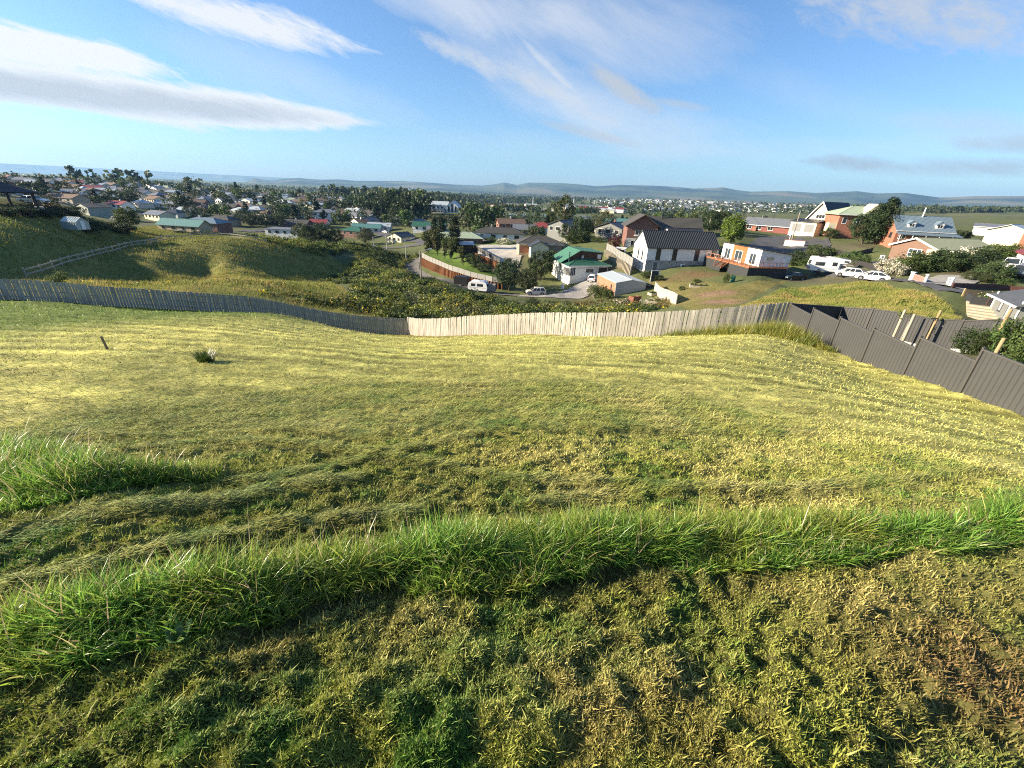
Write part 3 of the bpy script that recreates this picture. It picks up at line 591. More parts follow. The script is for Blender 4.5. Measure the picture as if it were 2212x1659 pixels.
def samp(poly, n, extra=None):
    pa = np.array(poly); x0, y0 = pa.min(0); x1, y1 = pa.max(0); X = []; Y = []; c = 0
    while c < n:
        x = rng.uniform(x0, x1, n*2); y = rng.uniform(y0, y1, n*2); k = inpoly(x, y, poly)
        if extra is not None: k &= extra(x, y)
        X.append(x[k]); Y.append(y[k]); c += k.sum()
    return np.concatenate(X)[:n], np.concatenate(Y)[:n]
def ground_rows(x, y):          # the relief added to the mown sheet
    r = np.hypot(x, y); rows = np.sin((y*0.97+x*0.2+1.5*fbm(x/9, y/9, 21, 2))*2*math.pi/1.15)
    m = (fbm(x/0.10, y/0.09, 31, 3)-0.5)*0.075*np.clip(2.3-r/3.5, 0.35, 1.6)+(fbm(x/0.5, y/0.30, 33, 3)-0.5)*0.11*np.clip(r/5, 0.3, 0.6)+rows*0.03*np.clip((r-7)/6, 0, 1)
    h = np.clip(1-np.hypot((x+13)/11, (y-33)/6), 0, 1)
    return m+h*(0.5+0.5*np.sin((x*0.25+y)*2*math.pi/1.4+2*fbm(x/3, y/3, 35, 2)))*0.12, rows, h
GREEN = np.array((0.10, 0.19, 0.028)); YGREEN = np.array((0.30, 0.33, 0.055)); STRAW = np.array((0.60, 0.52, 0.18)); BROWN = np.array((0.17, 0.095, 0.045)); OLIVE = np.array((0.24, 0.27, 0.06))
def mixrows(a, b, t): t = np.clip(t, 0, 1)[:, None]; return a*(1-t)+b*t
def polar(n, r0, r1, a0=-78, a1=78):
    a = R_(a0)+(R_(a1)-R_(a0))*rng.random(n); r = np.exp(rng.uniform(math.log(r0), math.log(r1), n)); return r*np.sin(a), r*np.cos(a), r
# rows of cut grass lying on the mown ground
SWATH = [(UP(p, 0.6), w, h) for p, w, h in (
    ([(-200, 1205), (0, 1175), (110, 1140), (190, 1105), (330, 1095), (470, 1085), (600, 1055), (760, 1035)], 0.11, 0.07),
    ([(-100, 1300), (0, 1262), (150, 1230), (300, 1190), (420, 1160), (560, 1140), (720, 1120), (900, 1100)], 0.09, 0.045),
    ([(500, 1040), (640, 1020), (800, 985), (960, 950), (1060, 925), (1200, 900)], 0.10, 0.05),
    ([(300, 965), (480, 950), (650, 960), (850, 985), (980, 1005), (1100, 1030), (1400, 1045), (1700, 1055), (1950, 1040), (2150, 1010)], 0.085, 0.045),
    ([(1150, 1090), (1300, 1062), (1500, 1052), (1750, 1050), (1900, 1035)], 0.10, 0.05),
    ([(560, 875), (700, 890), (900, 905), (1100, 920), (1300, 925)], 0.16, 0.05), ([(0, 900), (250, 890), (500, 870), (800, 850), (1100, 845)], 0.2, 0.05),
    ([(0, 860), (300, 850), (600, 835), (900, 822), (1200, 825)], 0.22, 0.05), ([(100, 930), (350, 905), (600, 915), (800, 940)], 0.18, 0.05))+tuple(([(-100, v0+26), (250, v0+12), (600, v0), (1000, v0-6), (1400, v0-2), (1750, v0+10)], 0.10+0.0006*(930-v0), 0.035) for v0 in range(750, 930, 11))]
def swath_h(x, y):
    h = np.zeros(x.shape)
    for pts, w, hh in SWATH:
        d = segdist(x, y, pts)/w; h = np.maximum(h, hh*np.clip(1-d*d, 0, 1)*np.clip(0.4+1.4*(fbm(x/0.4, y/0.4, 71, 3)-0.25), 0.1, 1.4))
    return h
def clippings(n, r0, r1, seed_col, name, label):
    x, y, r = polar(int(n*1.25), r0, r1); k = field_mask(x, y) & ~inpoly(x, y, CLUMP) & (~inpoly(x, y, RIDGE) | (rng.random(len(x)) < 0.3)) & (rng.random(len(x)) < np.clip((fbm(x/0.13, y/0.12, 61, 2)-0.36)*5, 0.75, 1)); x, y, r = x[k], y[k], r[k]; n = len(x)
    dz, rows, h = ground_rows(x, y); sh = swath_h(x, y)
    n1 = fbm(x/1.1, y/0.9, 51, 3); n2 = fbm(x/0.28, y/0.22, 53, 3); u = rng.random(n)
    c = mixrows(np.repeat(OLIVE[None], n, 0), YGREEN, (n1-0.35)*3+u*0.6-0.2)
    c = mixrows(c, GREEN*1.15, (n2-0.5)*6); c = mixrows(c, STRAW*(0.8+0.5*u[:, None]), ((fbm(x/0.7, y/0.6, 55, 3)-0.5)*3+(rng.random(n) < 0.25)*0.7)*np.clip(0.45+0.25*(x+r*0.3), 0.35, 1))
    br = np.clip((fbm(x/0.55, y/0.5, 57, 3)-0.5)*6, 0, 1)*np.clip(3.2-r, 0, 1)*0.45+np.clip((x-1.3)*0.9, 0, 1)*np.clip(2.4-y, 0, 1)*np.clip((fbm(x/0.8, y/0.7, 58, 2)-0.35)*4, 0, 1)*(r < 6)
    c = mixrows(c, BROWN*1.5*(0.6+0.8*u[:, None]), br*0.8)
    mid = np.clip((r-4)/5, 0, 1); c = mixrows(c, mixrows(np.repeat(np.array((0.43, 0.41, 0.125))[None], n, 0), STRAW*1.05, u*0.9), mid*(0.45+0.4*(n1-0.3)))
    lg = np.clip((-x-14+0.25*y-3+6*(fbm(x/14, y/14, 41, 4)-0.5))/7, 0, 1)*np.clip((r-9)/8, 0, 1); c = mixrows(c, np.array((0.17, 0.25, 0.04))*1.0, lg*0.9*(0.5+u))
    c = mixrows(c, np.array((0.17, 0.10, 0.05)), h*1.5*(u > 0.4)); c = mixrows(c, np.array((0.30, 0.31, 0.115)), sh*10)
    swath_shade = swath_h(x+0.03, y+0.10+0.012*r); c = mixrows(c, np.array((0.15, 0.155, 0.045)), np.clip(swath_shade*26-sh*40, 0, 0.8)*np.clip((r-1.8)/2, 0, 1))  # dark line beside each windrow: painted shade, the low relief casts none
    rw = np.clip(rows*1.6, -1, 1)*np.clip((r-5)/6, 0, 1)*np.clip((fbm(x/2.5, y/0.8, 46, 2)-0.3)*4, 0, 1); c = c*(1+0.42*rw)[:, None]  # mowing stripes on the blades, with the rows' light and shade painted in
    c = c*(0.75+0.5*rng.random((n, 1)))
    z = gz(x, y)+np.where(r < 60, dz, 0)+sh*rng.uniform(0.1, 1.15, n)-0.004
    lie = rng.random(n) < np.where(sh > 0.008, 0.92, 0.36+0.3*np.clip((r-4)/6, 0, 1))
    lean = np.where(lie, rng.uniform(1.15, 1.75, n), rng.uniform(0.1, 0.9, n)); droop = np.where(lie, rng.uniform(-0.5, 0.5, n), rng.uniform(0, 0.9, n))
    L = (0.009+0.016*rng.random(n)+0.0030*r)*np.where(sh > 0.008, 1.9, 1)*np.where(rng.random(n) < 0.05, 2.4, 1); Wd = (0.0032+0.0036*rng.random(n)+0.0009*r)*np.where(sh > 0.008, 0.7, 1)
    head = rng.uniform(0, 2*math.pi, n); al = np.where(rng.random(n) < 0.5, 0.2, 0.2+math.pi)+rng.normal(0, 0.35, n); head = np.where((sh > 0.008) | (mid > 0.5) & lie, al, head)
    tw = np.where(lie, head+math.pi/2, rng.uniform(0, 2*math.pi, n))
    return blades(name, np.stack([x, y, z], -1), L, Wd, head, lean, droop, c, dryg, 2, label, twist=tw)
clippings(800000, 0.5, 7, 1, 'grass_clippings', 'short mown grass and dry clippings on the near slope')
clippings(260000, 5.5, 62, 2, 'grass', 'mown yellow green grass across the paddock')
# the uncut strip across the near slope
def longgrass(poly, n, L0, L1, W0, W1, name, label, hmean=0.2, cols=None, edge=0.25, lean=(0.0, 0.5), droop=(0.3, 1.7), tipc=None):
    x, y = samp(poly, n, lambda X, Y: segdist(X, Y, poly+[poly[0]])+(fbm(X/0.3, Y/0.3, 87, 3)-0.55)*0.55*edge/0.25 > 0); d = segdist(x, y, poly+[poly[0]]); e = np.clip(d/edge, 0.45, 1)
    cl = fbm(x/0.28, y/0.22, 81, 3); e = e*np.clip(0.5+1.0*cl, 0.6, 1.25)
    u = rng.random(n); z = gz(x, y)-0.01
    L = (L0+(L1-L0)*rng.random(n))*e*(1+0.55*np.clip((x-3.0)/1.6, 0, 1)*(y < 6)); Wd = W0+(W1-W0)*rng.random(n)
    head = rng.uniform(0, 6.28, n)
    g = (cols or (np.array((0.15, 0.29, 0.036)), YGREEN*1.1, np.array((0.23, 0.41, 0.07)), STRAW)); c = mixrows(np.repeat(g[0][None], n, 0), g[2], u); c = mixrows(c, g[1], (fbm(x/0.5, y/0.5, 83, 3)-0.46)*2+(rng.random(n) > 0.7)*0.6); c = mixrows(c, g[3], (rng.random(n) < 0.06)*0.8)
    c = c*(0.75+0.5*rng.random((n, 1)))
    return blades(name, np.stack([x, y, z], -1), L, Wd, head, rng.uniform(*lean, n), rng.uniform(*droop, n), c, grassm, 4, label, twist=rng.uniform(0, 2*math.pi, n))
longgrass(RIDGE, 40000, 0.17, 0.38, 0.006, 0.0135, 'long_grass', 'uncut strip of long bright green grass across the near slope', -0.2)
longgrass(CLUMP, 20000, 0.16, 0.33, 0.006, 0.0135, 'long_grass', 'patch of long green grass left uncut beyond the strip', 0.0)
HAYB = [(8.6, 25.3), (12, 24.1), (15.5, 23.7), (15.2, 20.5), (15.0, 18.4), (14.2, 18.6), (13.2, 20.4), (11.3, 22.2), (9.0, 23.6)]
longgrass(HAYB, 9000, 0.35, 0.85, 0.012, 0.026, 'long_grass', 'tall golden and green grass growing against the corner of the paling fence', 0.3, (np.array((0.12, 0.17, 0.03)), np.array((0.34, 0.31, 0.06)), np.array((0.2, 0.22, 0.04)), STRAW), 0.6, (0, 0.3), (0.1, 0.7))
ST_ = (np.array((0.40, 0.33, 0.16)), np.array((0.45, 0.36, 0.2)), np.array((0.36, 0.27, 0.18)), STRAW)
longgrass(RIDGE, 700, 0.30, 0.46, 0.004, 0.009, 'grass_stalks', 'pale seeding stalks standing above the long grass strip', 0, ST_, 0.2, (0.0, 0.5), (0.1, 0.8))
longgrass(CLUMP, 500, 0.30, 0.46, 0.004, 0.009, 'grass_stalks', 'pale seeding stalks above the left patch of long grass', 0, ST_, 0.2, (0.0, 0.5), (0.1, 0.8))
# broad dock leaves in the edge of the strip and one dark tussock, one old post
def tussock(name, px, n, L, Wd, label, cols):
    p = hit(*px); a = rng.uniform(0, 2*math.pi, n); r = rng.random(n)**0.7*0.13; x = p.x+r*np.cos(a); y = p.y+r*np.sin(a); u = rng.random(n)
    o = blades(name, np.stack([x, y, gz(x, y)-0.02], -1)-np.array([p.x, p.y, p.z]), L*(0.6+0.5*u), np.full(n, Wd), a+rng.normal(0, 0.5, n), 0.1+r*1.5, rng.uniform(0.3, 1.2, n), np.array(cols)*(0.6+0.8*rng.random((n, 1))), grassm, 4)
    o.location = p; o['kind'] = 'thing'; del o['kind']; tag(o, label, 'plant'); return o
tussock('grass_tussock', (446, 782), 300, 0.34, 0.012, 'dark green grass tussock standing alone on the mown paddock', (0.05, 0.085, 0.02))
# ------------------------------------------------------------------ fences
palem = mat('weathered_pale', (0.42, 0.39, 0.335), 0.9, 0.22, 2.5, bump=0.25, stretch=(3, 3, 0.35), spec=0.15)
raw = mat('raw_timber', (0.36, 0.26, 0.14), 0.85, 0.2, 3, bump=0.15, stretch=(1, 1, 0.3), spec=0.2)
def paling_fence(pts, h, label, pitch=0.19, wd=0.165, nm='paling_fence'):
    P = np.array(pts); d = np.concatenate([[0], np.cumsum(np.hypot(*np.diff(P, axis=0).T))]); n = int(d[-1]/pitch)
    root = empty(nm, gnd(*P[len(P)//2]), 0, label, 'fence'); o0 = root.location.copy()
    t = np.linspace(0, d[-1], n); X = np.interp(t, d, P[:, 0]); Y = np.interp(t, d, P[:, 1]); Z = gz(X, Y); Zs = np.convolve(np.pad(Z, 12, mode='edge'), np.ones(25)/25, 'valid')
    m = MB(); rl = MB()
    for i in range(n-1):
        dx, dy = X[min(i+1, n-1)]-X[i], Y[min(i+1, n-1)]-Y[i]; l = math.hypot(dx, dy); dx /= l; dy /= l; nx, ny = dy, -dx
        jt = random.gauss(0, 0.006); w = wd*random.uniform(0.9, 1.04)/2; hh = h+random.gauss(0, 0.014); lean = random.gauss(0, 0.012); th = 0.018; k = random.gauss(0, 0.05)
        b = Z[i]-0.15; c = []
        for zz in (b, Zs[i]+hh):
            s = lean*(zz-b)
            for a_, o_ in ((-w, 0), (w, 0), (w, -th), (-w, -th)):
                oo = o_+jt+k*a_; c.append((X[i]+dx*(a_+s)-nx*0+nx*oo-o0.x, Y[i]+dy*(a_+s)+ny*oo-o0.y, zz-o0.z))
        m.hexa(c)
        if i % 14 == 0:
            ps = MB(); ps.box(-0.05, 0.05, -0.05, 0.05, -0.4, Zs[i]+h-0.12-Z[i]); child(root, 'post', ps.mesh('post', palem), (X[i]-nx*0.10-o0.x, Y[i]-ny*0.10-o0.y, Z[i]-o0.z))
    for f in (0.2, 0.5, 0.84):
        for i in range(0, n-15, 14):
            j = min(i+14, n-1); dx, dy = X[j]-X[i], Y[j]-Y[i]; l = math.hypot(dx, dy); nx, ny = dy/l, -dx/l
            rl.bar((X[i]-nx*0.045-o0.x, Y[i]-ny*0.045-o0.y, Zs[i]+h*f-o0.z), (X[j]-nx*0.045-o0.x, Y[j]-ny*0.045-o0.y, Zs[j]+h*f-o0.z), 0.045, 0.09)
    child(root, 'palings', m.mesh('palings', palem)); child(root, 'rail', rl.mesh('rail', palem))
    return root
paling_fence(fl, 1.68, 'long weathered paling fence running down the left side into the hollow')
paling_fence(fr, 1.7, 'pale sunlit paling fence curving across the middle of the view')
# stepped sheet metal fence
sheet = mat('charcoal_sheet', (0.058, 0.058, 0.057), 0.5, 0.05, 1.2)
postm = mat('charcoal_post', (0.07, 0.066, 0.06), 0.5, 0.06, 2)
def ribsheet(m, L, z0a, z0b, z1, pitch=0.17, y=0.0, dep=0.024, z1b=None):
    """profiled sheet standing along x, foot from z0a to z0b"""
    z1b = z1 if z1b is None else z1b; prof = []; x = 0.0; prof = [(0, 0)]
    while x < L-pitch:
        prof += [(x+pitch*0.58, 0), (x+pitch*0.68, -dep), (x+pitch*0.9, -dep), (x+pitch, 0)]; x += pitch
    prof.append((L, 0)); n = len(prof); vs = []
    for px, py in prof:
        t = px/L; vs.append((px, y+py, z0a+(z0b-z0a)*t)); vs.append((px, y+py, z1+(z1b-z1)*t))
    m.add(vs, [(2*i, 2*i+2, 2*i+3, 2*i+1) for i in range(n-1)])
def metal_fence(pts, H, label, step=True, drop=0.0, foot=0.06, m_sheet=None, m_post=None, kerb=None):
    """panels from each post to the next; every panel is level and steps at the post"""
    m_sheet = m_sheet or sheet; m_post = m_post or postm
    root = empty('metal_fence', gnd(*pts[0]), 0, label, 'fence'); o0 = root.location
    zs = [float(gz(np.array([p[0]]), np.array([p[1]]))[0]) for p in pts]
    for i in range(len(pts)-1):
        (x0, y0), (x1, y1) = pts[i], pts[i+1]; L = math.hypot(x1-x0, y1-y0); rz = math.atan2(y1-y0, x1-x0)
        za, zb = zs[i], zs[i+1]; zt = min(za, zb)+H if step else None
        m = MB(); ti, tj = (zt-za, zt-za) if step else (H, zb-za+H)
        ribsheet(m, L-0.06, -0.12, zb-za-0.12, ti-0.03, z1b=tj-0.03)
        pn = child(root, 'panel', m.mesh('panel', m_sheet), (x0-o0.x, y0-o0.y, za-o0.z), rz)
        c = MB(); c.hexa([(0.03, -0.045, ti-0.05), (L-0.03, -0.045, tj-0.05), (L-0.03, 0.02, tj-0.05), (0.03, 0.02, ti-0.05), (0.03, -0.045, ti), (L-0.03, -0.045, tj), (L-0.03, 0.02, tj), (0.03, 0.02, ti)]); child(pn, 'top_rail', c.mesh('top_rail', m_post))
    for i, (x, y) in enumerate(pts):
        a = zs[i]; hi = max([min(zs[i], zs[j])+H for j in (i-1, i+1) if 0 <= j < len(pts)])+0.02 if step else a+H+0.02
        j = min(i+1, len(pts)-1); k = max(j-1, 0); rz = math.atan2(pts[j][1]-pts[k][1], pts[j][0]-pts[k][0])
        m = MB(); m.box(-0.032, 0.032, -0.05, 0.03, -0.3, hi-a); m.box(-0.04, 0.04, -0.058, 0.038, hi-a, hi-a+0.025); child(root, 'post', m.mesh('post', m_post), (x-o0.x, y-o0.y, a-o0.z), rz)
    return root
metal_fence([gpost[k] for k in range(9, -1, -1)], 1.5, 'charcoal ribbed metal fence stepping down along the right side of the paddock')
# the charcoal fence on the far side of the neighbour's yard
bf = [tuple(at(*p))[:2] for p in [(1800, 721, 32.0), (1862, 730, 31.0), (1925, 739, 30.0), (1990, 748, 29.0), (2052, 756, 28.0), (2118, 765, 27.0), (2190, 774, 26.2), (2270, 783, 25.4), (2350, 792, 24.8)]]
bf = [gpost[9]]+bf
metal_fence(bf, 1.55, 'dark metal fence along the back of the neighbouring yard', step=False)
# ------------------------------------------------------------------ trees, shrubs and scrub
leaf = leafm('foliage', 0.30, 0.55, hue=0.018); scrubm = leafm('scrub_foliage', 0.3, 0.6)
bark = mat('bark', (0.11, 0.085, 0.06), 0.95, 0.25, 6, bump=0.3, stretch=(1, 1, 0.3)); palebark = mat('pale_bark', (0.26, 0.23, 0.19), 0.9, 0.2, 5)
def leafcards(P, S, col, ax=None, asp=0.6, up=0.35):
    """randomly turned leaf shaped faces (two triangles folded along the middle) at P"""
    n = len(P); d = rng.normal(size=(n, 3)); d /= np.linalg.norm(d, axis=1)[:, None]
    if ax is not None: d = d*0.75+ax; d /= np.linalg.norm(d, axis=1)[:, None]
    e = rng.normal(size=(n, 3)); e[:, 2] += up; e -= d*(e*d).sum(1)[:, None]; e /= np.linalg.norm(e, axis=1)[:, None]; f = np.cross(d, e)
    S = S[:, None]; a = P-e*S; b = P+f*S*asp+d*S*0.22; c = P+e*S; g = P-f*S*asp+d*S*0.22
    V = np.stack([a, b, c, g], 1).reshape(-1, 3); k = (np.arange(n)*4)[:, None]; idx = (k+np.array([0, 1, 2, 0, 2, 3])[None]).ravel()
    return V, idx, np.full(2*n, 3), np.repeat(col, 4, 0)
def clumps_mesh(name, CC, CR, per, size, base, var=0.35, m=None, alt=None, alt_p=0.0, flat=1.0):
    """foliage as clumps of leaves around centres CC with radii CR"""
    Ps, Cs, Ss, Ax = [], [], [], []
    for c, r in zip(CC, CR):
        n = max(4, int(per*(0.7+0.6*rng.random()))); d = rng.normal(size=(n, 3)); d /= np.linalg.norm(d, axis=1)[:, None]
        rr = rng.random(n)**0.45*r; p = np.array(c)+d*rr[:, None]*np.array((1, 1, flat)); Ps.append(p); Ax.append(d*0.7+np.array((0, 0, 0.25)))
        cb = np.array(base)*(1+var*(rng.random()*2-1))*np.array((1+0.25*(rng.random()-0.5), 1, 1)); cl = cb*(0.75+0.5*rng.random((n, 1)))
        if alt is not None: k = rng.random(n) < alt_p*(0.3+1.4*rng.random()); cl[k] = np.array(alt)*(0.8+0.4*rng.random((k.sum(), 1)))
        Cs.append(cl); Ss.append(size*(0.6+0.8*rng.random(n)))
    V, idx, sz, C = leafcards(np.concatenate(Ps), np.concatenate(Ss), np.concatenate(Cs), np.concatenate(Ax))
    return npmesh(name, V, idx, sz, m or leaf, C)
def trunkmesh(name, h, r, forks, spread, m=None, lean=0.0):
    b = MB(); p0 = Vector((0, 0, -0.4)); top = Vector((lean*h, 0, h)); b.tube([p0, p0.lerp(top, 0.35)+Vector((0.02*h, 0.01*h, 0)), top], [r, r*0.75, r*0.45], 7)
    for k in range(forks):
        a = 2*math.pi*k/forks+random.random(); s = p0.lerp(top, random.uniform(0.4, 0.95)); e = s+Vector((math.cos(a)*spread, math.sin(a)*spread, spread*random.uniform(0.5, 1.1)))
        b.tube([s, s.lerp(e, 0.5)+Vector((0, 0, spread*0.12)), e], [r*0.4, r*0.28, r*0.1], 5)
    return b.mesh(name, m or bark)
TREE = {}      # kind -> list of (crown mesh, trunk mesh); every kind one unit tall
def crown_points(n, shape):
    out = []
    while len(out) < n:
        p = rng.uniform(-1, 1, 3)
        if shape == 'round':
            if np.linalg.norm(p) > 1 or np.linalg.norm(p) < 0.45: continue
            out.append((p[0]*0.36*(1+0.12*math.sin(5*p[1])), p[1]*0.36, 0.54+p[2]*0.42))
        elif shape == 'broad':
            if np.linalg.norm(p) > 1 or np.linalg.norm(p) < 0.4: continue
            out.append((p[0]*0.50, p[1]*0.5, 0.52+p[2]*0.44))
        elif shape == 'cone':
            t = rng.random()**0.75; a = rng.uniform(0, 6.28); r = (1-t)*0.27*(0.55+0.45*rng.random())+0.01; out.append((r*math.cos(a), r*math.sin(a), 0.10+t*0.88))
        elif shape == 'column':
            t = rng.random(); a = rng.uniform(0, 6.28); r = 0.12*math.sin(math.pi*min(1, t*0.9+0.12))**0.6*(0.5+0.5*rng.random()); out.append((r*math.cos(a), r*math.sin(a), 0.04+t*0.93))
        elif shape == 'vase':
            t = rng.random()**0.8; a = rng.uniform(0, 6.28); r = (0.05+0.30*t)*rng.random()**0.6*(1 if t < 0.8 else (1.2-t)*2.5); out.append((r*math.cos(a)+0.12*t, r*math.sin(a), 0.25+0.73*t))
        elif shape == 'tall':
            t = rng.random(); a = rng.uniform(0, 6.28); r = 0.24*math.sin(math.pi*min(1, t*0.85+0.12))**0.7*rng.random()**0.5; out.append((r*math.cos(a), r*math.sin(a), 0.14+t*0.84))
        elif shape == 'bush':
            if np.linalg.norm(p) > 1 or np.linalg.norm(p) < 0.35: continue
            out.append((p[0]*0.62, p[1]*0.6, 0.46+p[2]*0.5))
    return out
def kind(key, shape, base, nc, cr, per, size, tr=(0.35, 0.035, 4, 0.22), var=0.35, n=2, alt=None, alt_p=0.0, tm=None, flat=1.0):
    L = []
    for i in range(n):
        pts = crown_points(nc, shape); me = clumps_mesh('crown', pts, [cr*(0.65+0.7*rng.random()) for _ in pts], per, size, base, var, None, alt, alt_p, flat)
        L.append((me, trunkmesh('trunk', *tr, m=tm)))
    TREE[key] = L
DK = (0.04, 0.062, 0.02); MD = (0.075, 0.11, 0.028); LT = (0.11, 0.145, 0.03); OL = (0.085, 0.095, 0.04); YL = (0.24, 0.24, 0.03); PN = (0.022, 0.04, 0.02); RD = (0.09, 0.022, 0.026)
kind('round', 'round', MD, 85, 0.105, 60, 0.022, n=3); kind('dark', 'broad', DK, 110, 0.10, 60, 0.020, (0.4, 0.05, 5, 0.28), n=3)
kind('bright', 'round', (0.13, 0.165, 0.022), 90, 0.10, 62, 0.022, n=2, var=0.45); kind('conifer', 'cone', PN, 130, 0.06, 46, 0.018, (0.7, 0.03, 0, 0.1), n=2)
kind('cypress', 'column', (0.028, 0.045, 0.018), 110, 0.055, 46, 0.015, (0.5, 0.03, 0, 0.1)); kind('vase', 'vase', (0.085, 0.10, 0.028), 110, 0.055, 40, 0.019, (0.34, 0.022, 6, 0.2), n=3)
kind('poplar', 'tall', (0.085, 0.115, 0.035), 110, 0.075, 44, 0.016, (0.6, 0.03, 5, 0.2), n=2); kind('olive', 'broad', OL, 90, 0.10, 55, 0.020, (0.35, 0.04, 5, 0.25), n=2)
kind('yellow', 'round', YL, 60, 0.11, 50, 0.026, n=1); kind('maple', 'bush', RD, 70, 0.14, 55, 0.03, (0.3, 0.035, 3, 0.2), n=1)
kind('shrub', 'bush', MD, 55, 0.17, 50, 0.034, (0.2, 0.03, 3, 0.2), n=3); kind('darkshrub', 'bush', DK, 60, 0.17, 52, 0.034, (0.2, 0.03, 3, 0.2), n=2)
kind('white_flower', 'bush', (0.06, 0.085, 0.025), 60, 0.17, 55, 0.036, (0.2, 0.03, 3, 0.2), n=1, alt=(0.75, 0.70, 0.55), alt_p=0.5)
kind('clipped', 'bush', (0.075, 0.10, 0.035), 110, 0.13, 80, 0.022, (0.2, 0.03, 3, 0.2), n=1, var=0.12)
kind('far', 'broad', DK, 26, 0.17, 20, 0.06, (0.3, 0.03, 0, 0.2), n=3); kind('farmid', 'round', MD, 24, 0.17, 20, 0.06, (0.3, 0.03, 0, 0.2), n=3); kind('faroli', 'broad', OL, 24, 0.17, 20, 0.055, (0.3, 0.03, 0, 0.2), n=2); kind('farcon', 'cone', PN, 30, 0.10, 18, 0.05, (0.5, 0.03, 0, 0.1), n=2)
def plant(key, p, h, label, name=None, cat='tree', w=1.0, group=None, rz=None):
    cr, tk = TREE[key][int(rng.integers(len(TREE[key])))]
    name = name or {'conifer': 'conifer_tree', 'cypress': 'cypress_tree', 'poplar': 'poplar_tree', 'maple': 'maple_tree', 'farcon': 'conifer_tree'}.get(key, 'tree' if cat == 'tree' else 'shrub')
    r = empty(name, p, rng.uniform(0, 6.28) if rz is None else rz, label, cat, group); r.scale = (h*w, h*w, h)
    child(r, 'trunk', tk); child(r, 'crown', cr); return r
def hgt(u, v0, v1, p):           # height of something standing at p that reaches from v0 up to v1
    dp = p.y*math.cos(PITCH)-p.z*math.sin(PITCH); return (v0-v1)*dp/F*1.06
